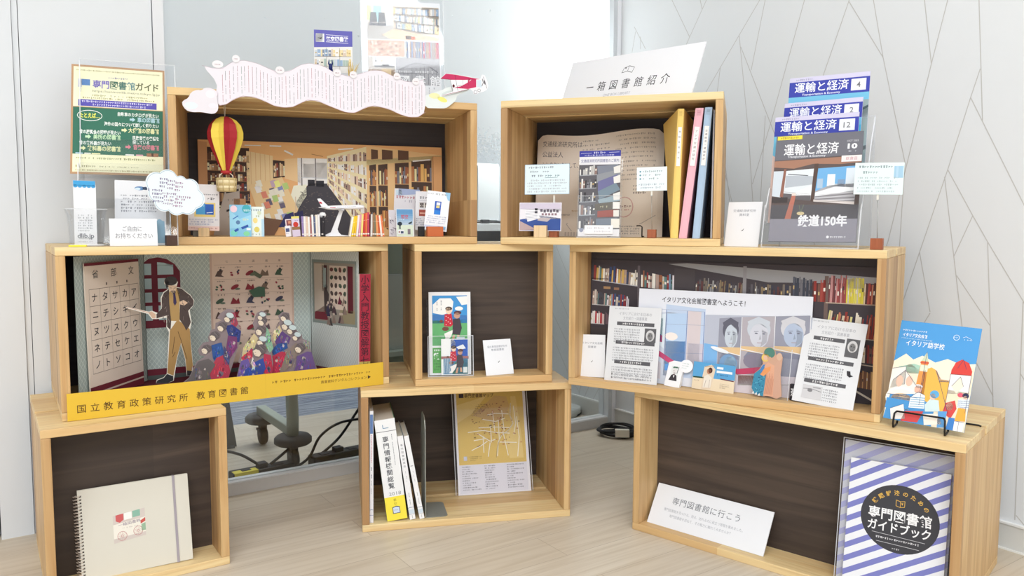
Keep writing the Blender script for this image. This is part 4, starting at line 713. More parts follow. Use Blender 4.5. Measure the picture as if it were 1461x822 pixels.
M0 = pose('TR', -.028, .0495, .0183, 2, 6.4); m = MB(); m.box(-.056, .056, -.0005, .0012, 0, .105, ACRYLIC); m.box(-.056, .056, -.0006, .0013, .105, .106, EDGE); m.box(-.056, -.0545, -.0005, .012, 0, .17, ACRYLIC); m.box(.0545, .056, -.0005, .012, 0, .17, ACRYLIC); m.box(-.056, .056, .010, .012, 0, .20, ACRYLIC); m.box(-.056, .056, 0, .012, 0, .0015, EDGE)
lh = m.build('leaflet_holder', M0, label='clear holder with a white label around the old-books leaflet', cat='holder')
l = Card(.072, .022, 40, 12, base=(240, 240, 246), t=.0006); l.dash(4, 36, 4, 2.6, (180, 182, 196), 1); l.dash(14, 36, 8.6, 2.2, (190, 190, 204), 2); l.build('label_strip', pose('TR', -.028, .0480, .0183, 2, 6.4) @ Matrix.Translation((.001, -.001, .009)), lh)
c = Card(.073, .058, 43, 33, base=(228, 240, 244), t=.0008)
for k in range(3): c.ell(5, 6+k*5, 1.2, 1.2, (90, 150, 170)); c.dash(9, 38-4*k, 6+k*5, 3, (130, 150, 160), k)
c.dash(3, 40, 24, 2.8, (150, 160, 180), 5); c.dash(3, 34, 28.5, 2.8, (150, 160, 180), 6)
c.put('small_info_card', 'small pale card with three bullet points clipped between leaflet and yellow file', 'card', 'TR', .106, .0305, .133, -1, 3, 1.2)
clip_stand('TR', .1075, .035, .0184, .118, .021, REDWOOD, 'reddish wooden clip stand in front of the brochure beside the yellow file', -.002)
def file_box(label, front, dep, col, dark, strip, seed, right_dx=0):
    M0 = pose('TR', 0, 0, 0); root = empty('document_file', pose('TR', (front[0][0]+front[1][0])/2, .02, .0184), label, 'file', 'paper files in the right top box')
    (bl, br, tr, tl) = front; m = MB(); C1 = flat(col, .55); n = 7
    # rounded spine
    rows = []
    for k in range(n):
        u = k/(n-1); bul = .0022*(1-(2*u-1)**2); rows.append(((bl[0]+(br[0]-bl[0])*u, .020-bul, .0184), (tl[0]+(tr[0]-tl[0])*u, .020-bul, tl[1])))
    for a, b2 in zip(rows, rows[1:]): m.add([a[0], b2[0], b2[1], a[1]], [(0, 1, 2, 3)], C1, True)
    spn = m.build('spine', M0, root)
    for nm, (x0, x1), s in (('left_cover', (bl[0], tl[0]), -1), ('right_cover', (br[0], tr[0]), 1)):
        m = MB(); f0, f1 = dep[s]; m.add([(x0, .020, .0184), (x0+f0[0], f0[1], .0184), (x1+f1[0], f1[1], tl[1]-f1[2]), (x1, .020, tl[1])], [(0, 1, 2, 3)], C1); v = [(x0-s*.0008, .0205, .0184), (x0+f0[0]-s*.0008, f0[1], .0184), (x1+f1[0]-s*.0008, f1[1], tl[1]-f1[2]), (x1-s*.0008, .0205, tl[1])]; m.add(v, [(3, 2, 1, 0)], flat(dark)); m.build(nm, M0, root)
    m = MB(); w0, w1 = (br[0]-bl[0])*.3, (tr[0]-tl[0])*.3; mx0 = (bl[0]+br[0])/2; mx1 = (tl[0]+tr[0])/2
    vs = [(mx0-w0, .026, .020), (mx0+w0, .026, .020), (mx1+w1, .026, tl[1]-.008), (mx1-w1, .026, tl[1]-.008)]; vs += [(a, .22, z) for a, _, z in vs]; m.add(vs, [(0, 1, 2, 3), (3, 2, 6, 7), (1, 5, 6, 2), (0, 3, 7, 4), (4, 5, 6, 7)], flat((236, 232, 224))); m.build('paper_block', M0, root)
    # spine label with upright lettering, following the lean
    h = tl[1]-.0184; lean = math.atan2((tl[0]+tr[0]-bl[0]-br[0])/2, h); w = tr[0]-tl[0]
    l = Card(w*.62, h*.30, 10, 10*h*.30/(w*.62), base=(240, 238, 236), t=.0004); l.vtext(strip, 5, l.DH*.12, 5.4, (110, 100, 110), l.DH*.8/len(strip)); zc = .56; l.build('spine_label', M0 @ Matrix.Translation((mx0+(mx1-mx0)*zc+.0002, .0168, .0184+h*zc)) @ Matrix.Rotation(lean, 4, 'Y'), spn)
    l = Card(w*.5, .012, 10, 10*.012/(w*.5), base=tuple(int(x*.93) for x in col), t=.0003); l.line([(1, 2), (9, 2)], .8, dark); l.line([(1, 6), (9, 6)], .8, dark); l.build('maker_mark', M0 @ Matrix.Translation((mx0+(mx1-mx0)*.95, .0172, .0184+h*.945)) @ Matrix.Rotation(lean, 4, 'Y'), spn)
    return root
file_box('yellow file with its cover bulging open, leftmost of the three paper files', [(.1535, 0), (.1715, 0), (.1796, .326), (.1655, .326)], {-1: ((-.014, .20), (-.052, .205, .012)), 1: ((.004, .22), (.010, .22, .003))}, (244, 206, 108), (214, 158, 70), '運輸政策研究', 1)
file_box('pink file leaning between the yellow and blue files', [(.1735, 0), (.1922, 0), (.2250, .326), (.2062, .326)], {-1: ((0, .23), (0, .23, 0)), 1: ((.001, .23), (.001, .23, 0))}, (240, 178, 192), (206, 120, 140), 'アジア交通の研究', 2)
file_box('light blue file leaning against the right side of the right top box', [(.2052, 0), (.2226, 0), (.2450, .327), (.2281, .327)], {-1: ((0, .23), (0, .23, 0)), 1: ((0, .23), (0, .23, 0))}, (170, 196, 224), (60, 76, 110), '交通経済・運輸統計', 3)
m = MB(); m.box(.2462, .2498, .05, .235, .0184, .325, flat((236, 232, 238))); m.build('white_folder', pose('TR', 0, 0, 0), label='thin white folder pressed against the right wall beside the blue file', cat='folder')
# ------------------------------------------------------------------ on top of the right middle box
def check_mark(c, x, y, s): c.poly([(x-s*.5, y+s*.3), (x+s*.1, y-s*.1), (x+s*.6, y-s*.8), (x+s*.3, y+.1*s), (x-s*.3, y+s*.6)], INK)
def name_card(b, x, d, z, yaw, tilt, roll, w, h, l1, l2, f1, f2, label):
    c = Card(w, h, 48, 48*h/w, base=(234, 236, 242), t=.0016); c.text(l1, 24, c.DH*.20, 4.2, (130, 134, 148), fit=f1); c.text(l2, 24, c.DH*.29, 4.2, (130, 134, 148), fit=f2)
    check_mark(c, 24, c.DH*.63, 3.2); return c.put('name_card', label, 'card', b, x, d, z, yaw, tilt, roll)
name_card('MR', .042, .092, .3603, -4.8, 12.8, -.2, .082, .108, '交通経済研究所', '資料室', 32, 14, 'white name card standing right of the file box, beside the magazine rack')
acrylic_rack('MR', .203, .045, .36, -1, .206, [(.0, .012, .085), (.032, .052, .085), (.062, .088, .085), (.093, .142, .085)], .165, 'clear tiered acrylic rack full of magazines on the right middle box', .30)
BLUE = (56, 66, 176); LAV = (206, 202, 228)
def magazine(x, d, z, yaw, tilt, w, h, num, label, pic):
    c = Card(w, h, 117, 165, base=LAV, t=.004); c.rect(0, 7, 117, 23.5, BLUE); c.rect(0, 30.5, 117, 12, (110, 190, 226)); c.dash(10, 34, 4, 3, (150, 150, 180), 3, 1); c.up(); c.text('運輸と経済', 48, 16.5, 16.5, (240, 242, 250), fit=79, bold=.012); c.text('Transportation & Economy', 48, 27.3, 4.4, (230, 232, 246), fit=56, bold=.02)
    c.rect(91, 9.5, 21, 17.5, (238, 240, 244)); c.up(); c.text(num, 101.5, 18.3, 12, GREY, bold=.01); c.rect(0, 42, 117, 123, (110, 190, 226)); c.up(); pic(c)
    return c.put('magazine', label, 'magazine', 'MR', x, d, z, yaw, tilt, .3, 'magazines in the right-hand rack')
def pic4(c):
    c.rect(0, 42, 117, 16, (92, 184, 224)); c.up(); c.poly([(0, 50), (60, 44), (117, 54), (117, 70), (0, 70)], (214, 228, 236)); c.poly([(86, 42), (117, 42), (117, 165), (80, 165)], (150, 170, 172)); c.line([(18, 56), (60, 50)], .8, (130, 150, 160)); c.line([(26, 46), (26, 58)], .8, (130, 150, 160)); c.up(); c.poly([(96, 60), (117, 50), (117, 54), (96, 64)], (70, 90, 96)); c.poly([(84, 120), (117, 110), (117, 116), (84, 126)], (90, 104, 110))
def pic2(c): c.rect(0, 42, 117, 123, (70, 180, 222)); c.up(); c.poly([(70, 42), (117, 60), (117, 165), (60, 165)], (60, 160, 206))
def pic12(c): c.poly([(0, 60), (40, 90), (20, 165), (0, 165)], (222, 190, 180)); c.rect(60, 42, 57, 123, (120, 170, 200))
magazine(.208, .150, .506, 1, 12.6, .176, .262, '4', 'blue-headed magazine numbered 4 at the back of the rack', pic4); magazine(.199, .120, .4505, -2, 12.5, .172, .255, '2', 'blue-headed magazine numbered 2 in the middle of the rack', pic2); magazine(.194, .090, .4165, 1, 12.7, .181, .253, '12', 'blue-headed magazine numbered 12 behind the grey one', pic12)
c = Card(.186, .246, 126, 157, base=(112, 112, 122), t=.004); c.text('運輸と経済', 53, 22, 18, (238, 238, 242), fit=80, bold=.012); c.text('Transportation & Economy', 47, 32, 4.6, (220, 220, 228), fit=56, bold=.02); c.text('10', 112, 20.5, 10, (240, 240, 244), fit=13.5, bold=.04); c.text('OCT 2022', 112, 13, 3.4, (226, 226, 232), fit=16); c.dash(107, 119, 28, 2.4, (210, 210, 220), 3)
c.rect(2, 1, 37, 5.5, (242, 220, 60)); c.up(); c.dash(7, 36, 3.8, 3, (160, 140, 60), 4, 1)
c.poly([(0, 37), (126, 33), (126, 108), (0, 108)], (98, 86, 84)); c.up(); c.poly([(0, 38), (126, 35), (126, 44), (98, 46), (58, 44), (30, 50), (0, 47)], (168, 122, 100)); c.poly([(0, 53), (15, 53), (13, 92), (0, 90)], (206, 216, 226)); c.poly([(19, 53), (60, 51), (58, 98), (16, 93)], (222, 228, 234)); c.poly([(66, 51), (122, 49), (120, 103), (63, 98)], (110, 176, 230)); c.up()
c.poly([(19, 60), (60, 62), (60, 74), (19, 78)], (180, 188, 198)); c.line([(22, 58), (52, 61)], 1.2, (100, 106, 116)); c.poly([(36, 84), (56, 76), (60, 78), (58, 90), (34, 90)], (238, 240, 244)); c.poly([(16, 86), (58, 90), (58, 98), (16, 93)], (104, 100, 104)); c.line([(18, 84), (56, 88)], .8, (190, 190, 196))
for x, y, w, h, col in [(80, 60, 11, 22, (232, 236, 240)), (106, 52, 14, 34, (216, 226, 236)), (66, 66, 8, 14, (170, 196, 220)), (95, 68, 10, 14, (130, 156, 190)), (91, 74, 12, 10, (190, 204, 218))]: c.rect(x, y, w, h, col)
c.poly([(64, 84), (84, 76), (121, 74), (120, 103), (63, 98)], (170, 168, 174)); c.up(); c.poly([(64, 86), (92, 78), (120, 80), (120, 84), (64, 92)], (234, 236, 240))
for k in range(6): c.line([(64, 90+k*2), (120, 86+k*2.6)], .7, (100, 96, 100) if k % 2 else (214, 214, 218))
c.poly([(62, 96), (120, 100), (120, 104), (62, 99)], (222, 212, 210)); c.poly([(15.5, 50), (19, 50), (17, 92), (12, 91)], (150, 100, 84)); c.poly([(60, 44), (66, 44), (63, 100), (58, 98)], (92, 72, 66)); c.rect(0, 104, 126, 20, (90, 88, 94)); c.rect(0, 92, 24, 8, (72, 66, 66)); c.up()
c.poly([(30, 90), (36, 90), (31, 124), (22, 124)], (190, 116, 98)); c.rect(30, 86, 6, 4, (226, 214, 206)); c.ell(45, 116, 5.5, 2.6, (220, 200, 150)); c.line([(45, 115), (42, 104)], .6, (130, 150, 110)); c.line([(45, 115), (49, 103)], .6, (130, 150, 110)); c.rect(0, 124, 126, 33, (148, 146, 158)); c.up(); c.text('鉄道150年', 77, 127, 17, (242, 242, 246), fit=70, bold=.035); c.dash(90, 112, 150, 3, (230, 230, 236), 4, 1); c.ell(86.5, 150, 2, 2, (236, 236, 242))
c.rect(98, 34, 28, 9, (232, 226, 226)); c.up(); c.text('飲食店', 112, 38.5, 5, (206, 140, 150), fit=16)
c.put('magazine', 'grey railway magazine numbered 10 at the front of the rack', 'magazine', 'MR', .205, .060, .374, -2.5, 10.7, .2, 'magazines in the right-hand rack')
c = Card(.093, .066, 70, 46, base=(220, 236, 236), t=.0008); c.dash(6, 56, 6, 4, (120, 140, 150), 1, 1); c.dash(12, 34, 14, 4, (120, 140, 150), 2, 1); c.rect(56, 5, 13, 17, (160, 200, 226)); c.up(); c.rect(59, 5, 3, 17, (176, 210, 232))
for k in range(5): c.dash(5, 64-8*(k == 3), 22+k*4.9, 2.7, (166, 182, 190), k+5)
c.put('notice_card', 'pale green-blue notice card clipped up at the right end of the magazine rack', 'card', 'MR', .340, .0305, .475, 4, 3, -1.3)
clip_stand('MR', .342, .035, .3602, .118, .0235, REDWOOD, 'reddish wooden clip stand on the right end of the right middle box', -.002)

# ------------------------------------------------------------------ paper classroom in the left middle box
M0 = pose('ML', 0, 0, 0); root = empty('paper_classroom', pose('ML', 0, .15, .0184), 'folded paper classroom backdrop with patterned walls in the left middle box', 'paper diorama')
PA, PL = (160, 174, 170), (196, 206, 200)
def zig(c, x0, x1, y0, y1, col=PL, p=5.0):
    y = y0+2
    i = 0
    while y < y1-1:
        x = x0; pts = []
        k = i % 2
        while x <= x1-1: pts.append((x, y+(2.4 if k % 2 else -2.0))); x += p*.62; k += 1
        for a, b2 in zip(pts, pts[1:]): c.poly([(a[0], a[1]-.55), (b2[0], b2[1]-.55), (b2[0], b2[1]+.55), (a[0], a[1]+.55)], col)
        y += 4.2; i += 1
MAR = (104, 30, 46)
c = Card(.4137, .320, 239, 185, base=PA, t=.0012, gain=1.14); zig(c, 0, 239, 0, 170); c.up()  # gain: paper colours lifted to offset the dim light in here
arch = [(-4, 108), (-4, 14), (6, 9), (18, 7), (30, 10), (40, 17), (47, 28), (47, 108)]
c.poly([(max(0, x), y) for x, y in arch], MAR); c.up()
for x0, x1 in [(0, 9), (17, 38)]:
    for y0, y1 in [(16 if x0 == 0 else 18, 32), (37, 52), (57, 71), (76, 97)]: c.rect(x0, y0, x1-x0, y1-y0, (158, 182, 186))
c.poly([(17, 14), (26, 15), (38, 22), (38, 19), (17, 19)], (158, 182, 186)); c.rect(0, 167, 239, 9, MAR); c.rect(0, 176, 239, 9, (74, 82, 80))
# hanging picture chart
c.rect(88, 1, 124, 168, (186, 158, 142)); c.up(); c.rect(91, 1, 118, 166, (204, 180, 164)); c.up()
for i, ch in enumerate('七第図語単'): c.text(ch, 112+i*19.6, 15, 4, (110, 90, 84))
for k in range(5): c.line([(94, 20+k*21.5), (206, 20+k*21.5)], .4, (160, 134, 122))
r = random.Random(31)
for row in range(6):
    for col in range(5):
        x, y = 101+col*22, 33+row*20.5; cc = r.choice([(84, 66, 62), (62, 84, 66), (130, 40, 50), (60, 60, 80), (110, 92, 78), (96, 76, 84)]); kind = (row*5+col) % 4
        c.lay += 1
        if kind == 0: c.poly([(x-6, y+4), (x-2, y-4), (x+6, y-5), (x+3, y+2), (x+7, y+5)], cc); c.ell(x+2, y-5, 2, 2, (60, 56, 60), 10)
        elif kind == 1:
            for j in range(6): a, b2 = r.uniform(-6, 6), r.uniform(-5, 5); c.ell(x+a, y+b2, 2.0, 1.4, r.choice([cc, (64, 90, 70), (150, 60, 70)]), 8, r.random()*3)
        elif kind == 2: c.ell(x, y, 6.5, 3.0, cc, 12, -.5); c.ell(x+4, y+3, 4, 1.6, (96, 110, 90), 10)
        else: c.poly([(x-7, y+5), (x-3, y-5), (x+2, y), (x+5, y-4), (x+7, y+5)], cc)
        c.dash(x-3+col % 2*4, x+9, y-9, 2.4, (104, 86, 80), row*5+col)
c.lay += 1; c.poly([(143, 60), (158, 54), (167, 56), (167, 70), (150, 70)], (62, 92, 72)); c.poly([(144, 36), (152, 30), (164, 38), (160, 42), (150, 36)], (84, 92, 74)); c.build('back_wall', pose('ML', .0400, .2500, .0184), root)
def wing(x0, d0, x1, d1): return math.degrees(math.atan2(d1-d0, x1-x0)), math.hypot(x1-x0, d1-d0), (x0+x1)/2, (d0+d1)/2
a, L, mx, my = wing(-.330, .040, -.168, .2495); c = Card(L, .32, 150, 182, base=PA, t=.0012); zig(c, 0, 150, 0, 182, PL, 5); c.build('left_wing', pose('ML', mx, my, .0184, a), root)
a, L, mx, my = wing(.248, .2495, .309, .060); c = Card(L, .32, 112, 182, base=(196, 204, 202), t=.0016); zig(c, 0, 112, 0, 182, (222, 228, 226), 4.4); c.up(); c.rect(4, 14, 104, 98, (134, 146, 142)); c.up(); c.rect(8, 18, 96, 90, (150, 142, 132)); c.up()
c.rect(9, 20, 24, 74, (196, 182, 166)); c.poly([(9, 96), (33, 84), (42, 106), (9, 106)], (120, 40, 54)); c.rect(28, 22, 12, 40, (80, 34, 44)); c.rect(46, 22, 40, 66, (214, 196, 180)); c.rect(88, 22, 12, 70, (100, 30, 44)); c.rect(70, 88, 34, 20, (150, 140, 110)); c.up(); c.rect(31, 26, 7, 30, (150, 166, 164)); c.poly([(32, 62), (38, 56), (44, 66), (42, 92), (33, 92)], (70, 60, 60)); c.ell(37, 55, 4, 4, (60, 54, 54))
for k in range(5):
    for j in range(4): c.ell(51+j*10, 28+k*12, 3.2, 4.2, r.choice([(84, 70, 66), (70, 84, 70), (110, 60, 60)]), 9, r.random()*3)
c.up()
for k in range(16): x, y = 36+r.random()*50, 72+r.random()*34; c.poly([(x-5, y+8), (x, y-5), (x+5, y+8)], r.choice([(84, 60, 70), (60, 56, 84), (110, 40, 60), (70, 66, 66), (140, 120, 110)])); c.ell(x, y-6, 2.2, 2.2, (206, 186, 170), 8); c.lay += k % 3 == 0
c.build('right_wing', pose('ML', mx, my, .0184, a), root)
m = MB(); m.zprism([(-.326, .046), (.303, .062), (.245, .246), (-.166, .246)], .0184, .0240, flat((92, 24, 38), .8)); m.build('floor_sheet', M0, root)
# kana wall chart on a leaning board
c = Card(.189, .300, 100, 159, base=(224, 208, 192), t=.003); c.rect(0, 0, 100, 3.4, (112, 34, 48)); c.up()
for i, ch in enumerate('省部文'): c.text(ch, 18+i*33, 13.5, 11, INK)
for i in range(3): c.rect(36+i*19, 24.4, 2.2, 3, (110, 96, 90))
for k in range(6): c.line([(6, 30.5+k*19.5), (97, 30.5+k*19.5)], .5, (120, 106, 98))
for i in range(6): c.line([(6+i*18.2, 30.5), (6+i*18.2, 128)], .4, (150, 136, 126))
for i, colm in enumerate(['ナニヌネノ', 'タチツテト', 'サシスセソ', 'カキクケコ', 'アイウエオ']):
    for k, ch in enumerate(colm): c.text(ch, 15+i*18.2, 40.5+k*19.5, 11, INK, bold=.008)
c.rect(0, 143, 100, 16, (112, 34, 48)); c.up(); c.line([(4, 151), (100, 150)], 2, (200, 184, 168))
c.put('kana_chart', 'leaning cream syllabary chart board at the left of the paper classroom', 'chart', 'ML', -.2445, .128, .0245, 48.8, .4, .7)
# teacher cut-out
BR = (78, 64, 60); pts = [(2, 308), (135, 345), (150, 340), (185, 355), (205, 330), (205, 265), (222, 235), (255, 215), (228, 185), (232, 160), (248, 148), (268, 146), (292, 152), (310, 180), (300, 208), (330, 215), (355, 235), (385, 260), (405, 290), (400, 320), (375, 350), (385, 420), (378, 450), (372, 470), (378, 560), (386, 680), (378, 738), (345, 738), (338, 640), (315, 545), (290, 630), (265, 760), (225, 772), (160, 765), (165, 745), (205, 735), (225, 715), (232, 640), (246, 470), (232, 440), (235, 385), (175, 390), (150, 388), (128, 358), (2, 316)]
F = lambda *p: [(x, y-145) for x, y in p]
c = Card(.1547, .2595, 418, 640, base=(232, 226, 214), t=.0012, outline=F(*pts))
c.poly(F((4, 310), (140, 350), (140, 354), (4, 313)), (206, 160, 140)); c.poly(F((130, 350), (150, 344), (172, 362), (170, 384), (152, 384)), (214, 178, 150)); c.poly(F((252, 462), (300, 400), (372, 460), (376, 560), (384, 680), (376, 712), (344, 706), (340, 640), (316, 540), (290, 620), (264, 730), (228, 712), (236, 640)), (172, 132, 76)); c.up()
c.poly(F((252, 250), (262, 222), (300, 214), (318, 250), (312, 410), (258, 405)), (178, 142, 84)); c.poly(F((224, 240), (256, 218), (254, 300), (262, 400), (256, 460), (236, 438), (238, 372), (176, 386), (176, 362), (208, 330), (210, 270)), BR); c.poly(F((300, 212), (330, 218), (382, 262), (402, 292), (398, 320), (366, 352), (380, 420), (368, 446), (350, 468), (338, 440), (312, 400), (318, 300)), BR); c.poly(F((262, 206), (300, 200), (296, 240), (282, 262), (268, 240)), (236, 228, 216)); c.up()
c.poly(F((250, 196), (302, 200), (298, 226), (280, 244), (258, 226)), (222, 190, 160)); c.ell(268, 26, 38, 27, (62, 58, 58)); c.poly(F((232, 176), (256, 166), (254, 206), (240, 214)), (62, 58, 58)); c.poly(F((280, 240), (290, 236), (298, 300), (288, 318), (278, 300)), (56, 44, 84)); c.poly(F((316, 296), (340, 286), (366, 304), (344, 318), (320, 312)), (218, 182, 152)); c.up(); c.line(F((260, 211), (272, 213)), 2.4, (70, 56, 50)); c.line(F((284, 214), (296, 213)), 2.4, (70, 56, 50)); c.line(F((280, 214), (282, 224)), 2, (180, 140, 116)); c.line(F((268, 231), (292, 232)), 6, (66, 54, 52)); c.poly(F((272, 238), (290, 238), (284, 250)), (66, 54, 52))
rr = random.Random(2)
for k in range(30):
    x, y = rr.choice([(rr.uniform(325, 390), rr.uniform(235, 430)), (rr.uniform(215, 250), rr.uniform(250, 430))]); c.line([(x, y-145), (x+rr.uniform(-14, 14), y-145+rr.uniform(6, 26))], 2.4, rr.choice([(150, 134, 126), (46, 36, 36), (120, 104, 98)]))
for p in [((300, 470), (316, 520), (350, 640)), ((280, 500), (262, 600)), ((262, 620), (280, 590))]: c.line(F(*p), 3, (96, 70, 40))
c.poly(F((160, 764), (168, 748), (206, 738), (226, 716), (262, 732), (262, 758), (226, 771)), (44, 46, 50)); c.poly(F((346, 706), (376, 712), (377, 737), (346, 737)), (48, 46, 48))
c.put('teacher_cutout', 'paper cut-out of a man in a brown jacket pointing at the syllabary chart', 'paper figure', 'ML', -.1452, .150, .0245, 0, 1)
# pupils: three layered cut-outs of seated figures in robes
SK, HR = (230, 214, 190), (104, 94, 96)
def pupils(label, X0, X1, Y0, Y1, w, h, x, d, outline, heads, robes, seed):
    c = Card(w, h, X1-X0, Y1-Y0, base=(140, 124, 128), t=.0012, outline=[(a-X0, b2-Y0) for a, b2 in outline]); r = random.Random(seed)
    for pl, col in robes:
        c.lay += 1; c.poly([(a-X0, b2-Y0) for a, b2 in pl], col); xs = [p[0] for p in pl]; ys = [p[1] for p in pl]; mx, my = sum(xs)/len(xs)-X0, sum(ys)/len(ys)-Y0; c.lay += 1
        for k in range(7):
            ax, ay = mx+r.uniform(-.22, .22)*(max(xs)-min(xs)), my+r.uniform(-.25, .25)*(max(ys)-min(ys)); u = r.uniform(8, 20); c.poly([(ax, ay-u), (ax+u*.9, ay-u*.2), (ax+u*.5, ay+u*1.2), (ax-u*.8, ay+u*.6)], r.choice([tuple(int(v*.8) for v in col), tuple(min(235, int(v*1.15+14)) for v in col), (120, 112, 126), (196, 184, 176), (84, 84, 130)]))
        c.lay += 1
        for k in range(22):
            ax, ay = mx+r.uniform(-.28, .28)*(max(xs)-min(xs)), my+r.uniform(-.28, .28)*(max(ys)-min(ys)); c.line([(ax, ay), (ax+r.uniform(-14, 14), ay+r.uniform(10, 44))], r.uniform(2, 4.5), tuple(max(0, min(255, int(v*r.choice([.72, 1.28, 1.4])))) for v in col))
    for a, b2, s, cap in heads:
        c.lay += 1; c.poly([(a-X0-34*s, b2-Y0-4*s), (a-X0-20*s, b2-Y0-26*s), (a-X0+10*s, b2-Y0-32*s), (a-X0+38*s, b2-Y0-12*s), (a-X0+34*s, b2-Y0+16*s), (a-X0+8*s, b2-Y0+34*s), (a-X0-10*s, b2-Y0+26*s), (a-X0-30*s, b2-Y0+12*s)], HR); c.lay += 1; c.poly([(a-X0-38*s, b2-Y0+6*s), (a-X0-22*s, b2-Y0-4*s), (a-X0-2*s, b2-Y0+6*s), (a-X0+8*s, b2-Y0+26*s), (a-X0-4*s, b2-Y0+44*s), (a-X0-26*s, b2-Y0+38*s), (a-X0-34*s, b2-Y0+24*s)], SK); c.lay += 1; c.line([(a-X0-30*s, b2-Y0+14*s), (a-X0-22*s, b2-Y0+16*s)], 2.4*s, (90, 76, 74)); c.line([(a-X0-28*s, b2-Y0+31*s), (a-X0-21*s, b2-Y0+31*s)], 2.2*s, (170, 90, 84)); c.line([(a-X0-4*s, b2-Y0-24*s), (a-X0+22*s, b2-Y0+8*s)], 3*s, (140, 130, 130)); c.line([(a-X0+6*s, b2-Y0-20*s), (a-X0+30*s, b2-Y0+4*s)], 2.5*s, (80, 70, 74))
        if cap: c.lay += 1; c.ell(a-X0+10*s, b2-Y0-16*s, 32*s, 22*s, (196, 212, 214), 14, .4)
    return c.put('pupils_cutout', label, 'paper figures', 'ML', x, d, .0245, 0, 1.5, 0, 'layered paper pupils')
pupils('left row of paper pupils in dark and blue robes seated one behind another', 0, 545, 105, 800, .1425, .181, -.0440, .112,
  [(12, 800), (15, 760), (70, 720), (140, 580), (215, 540), (165, 520), (155, 470), (200, 410), (250, 405), (245, 370), (270, 300), (310, 290), (315, 240), (370, 215), (330, 190), (360, 150), (420, 112), (480, 120), (490, 160), (515, 250), (540, 320), (530, 420), (480, 560), (420, 740), (400, 800)],
  [(225, 465, 1.15, 0), (300, 350, 1.2, 0), (370, 268, 1.15, 0), (430, 190, 1.1, 1)],
  [([(440, 150), (490, 150), (515, 260), (480, 300), (450, 240)], (168, 60, 84)), ([(400, 270), (460, 260), (540, 330), (520, 430), (440, 420)], (48, 62, 130)), ([(420, 360), (500, 380), (500, 480), (430, 580), (400, 480)], (120, 60, 110)), ([(270, 440), (360, 420), (380, 520), (320, 640), (280, 560)], (48, 86, 156)), ([(310, 560), (400, 530), (430, 700), (400, 790), (270, 780), (240, 690)], (186, 58, 80)), ([(380, 450), (430, 560), (420, 640), (370, 560)], (70, 74, 120)), ([(70, 720), (150, 580), (240, 560), (300, 620), (250, 700), (240, 795), (20, 795), (40, 750)], (104, 98, 98))], 3)
pupils('middle pair of paper pupils in violet, blue and red robes', 495, 850, 130, 790, .0983, .172, .0570, .098,
  [(498, 790), (500, 730), (530, 610), (515, 600), (560, 470), (630, 380), (670, 330), (650, 250), (670, 200), (690, 150), (730, 132), (775, 150), (770, 220), (760, 280), (790, 330), (820, 480), (810, 560), (820, 640), (810, 720), (790, 790)],
  [(735, 225, 1.1, 0), (725, 180, .9, 1), (715, 310, 1.2, 0), (720, 415, 1.1, 1), (700, 495, 1.55, 0)],
  [([(560, 470), (660, 340), (700, 400), (640, 500), (540, 600)], (206, 186, 140)), ([(540, 560), (640, 480), (640, 560), (560, 600)], (196, 50, 76)), ([(770, 290), (790, 330), (825, 500), (790, 540), (750, 440)], (130, 176, 146)), ([(740, 540), (800, 560), (815, 700), (780, 780), (720, 700)], (190, 52, 80)), ([(510, 700), (540, 590), (600, 570), (620, 660), (560, 780), (505, 785)], (110, 90, 164)), ([(570, 680), (640, 620), (730, 580), (750, 680), (700, 780), (540, 785)], (56, 80, 164)), ([(640, 560), (660, 640), (650, 690), (620, 620)], (232, 226, 214))], 5)
pupils('right row of paper pupils in red, grey and purple robes with caps', 810, 1245, 110, 750, .1190, .166, .1540, .108,
  [(815, 750), (818, 560), (810, 540), (820, 460), (850, 400), (830, 340), (880, 250), (905, 200), (890, 150), (930, 115), (990, 130), (1000, 200), (1040, 250), (1060, 310), (1105, 350), (1110, 390), (1185, 430), (1180, 480), (1190, 520), (1215, 620), (1240, 700), (1235, 750)],
  [(950, 160, 1.1, 0), (960, 240, 1.2, 1), (1005, 290, 1.1, 1), (1050, 360, 1.0, 1), (1080, 470, 1.3, 0)],
  [([(830, 340), (900, 240), (920, 300), (850, 420)], (206, 184, 140)), ([(850, 400), (920, 300), (1000, 370), (980, 430), (900, 480)], (96, 66, 130)), ([(815, 480), (880, 420), (960, 420), (970, 470), (840, 530)], (44, 82, 150)), ([(815, 750), (820, 540), (900, 500), (975, 510), (940, 620), (890, 745)], (190, 50, 78)), ([(960, 500), (1050, 420), (1080, 500), (1010, 620), (900, 740), (890, 690)], (140, 124, 112)), ([(1110, 400), (1180, 430), (1170, 480), (1110, 440)], (150, 140, 140)), ([(1050, 560), (1150, 520), (1190, 530), (1215, 640), (1235, 740), (1000, 745), (1040, 650)], (110, 84, 140))], 8)
c = Card(.030, .265, 16, 141, base=(168, 36, 58), t=.008, side=(236, 228, 224)); c.vtext('小学入門教授図解第七', 8, 8, 12.4, (70, 22, 40), 12.2, .01); c.rect(0, 119, 16, 22, (196, 176, 84)); c.put('red_title_strip', 'upright red title strip standing at the right end of the paper classroom', 'strip', 'ML', .3065, .020, .0184, 0, 1.5, -1.6)
c = Card(.704, .0575, 448, 37, base=(226, 182, 44), t=.0015)
for i, ch in enumerate('国立教育政策研究所'): c.text(ch, 16.5+i*15.8, 22, 12, (92, 60, 20), bold=.006)
for i, ch in enumerate('教育図書館'): c.text(ch, 166+i*15.2, 21.6, 12, (92, 60, 20), bold=.006)
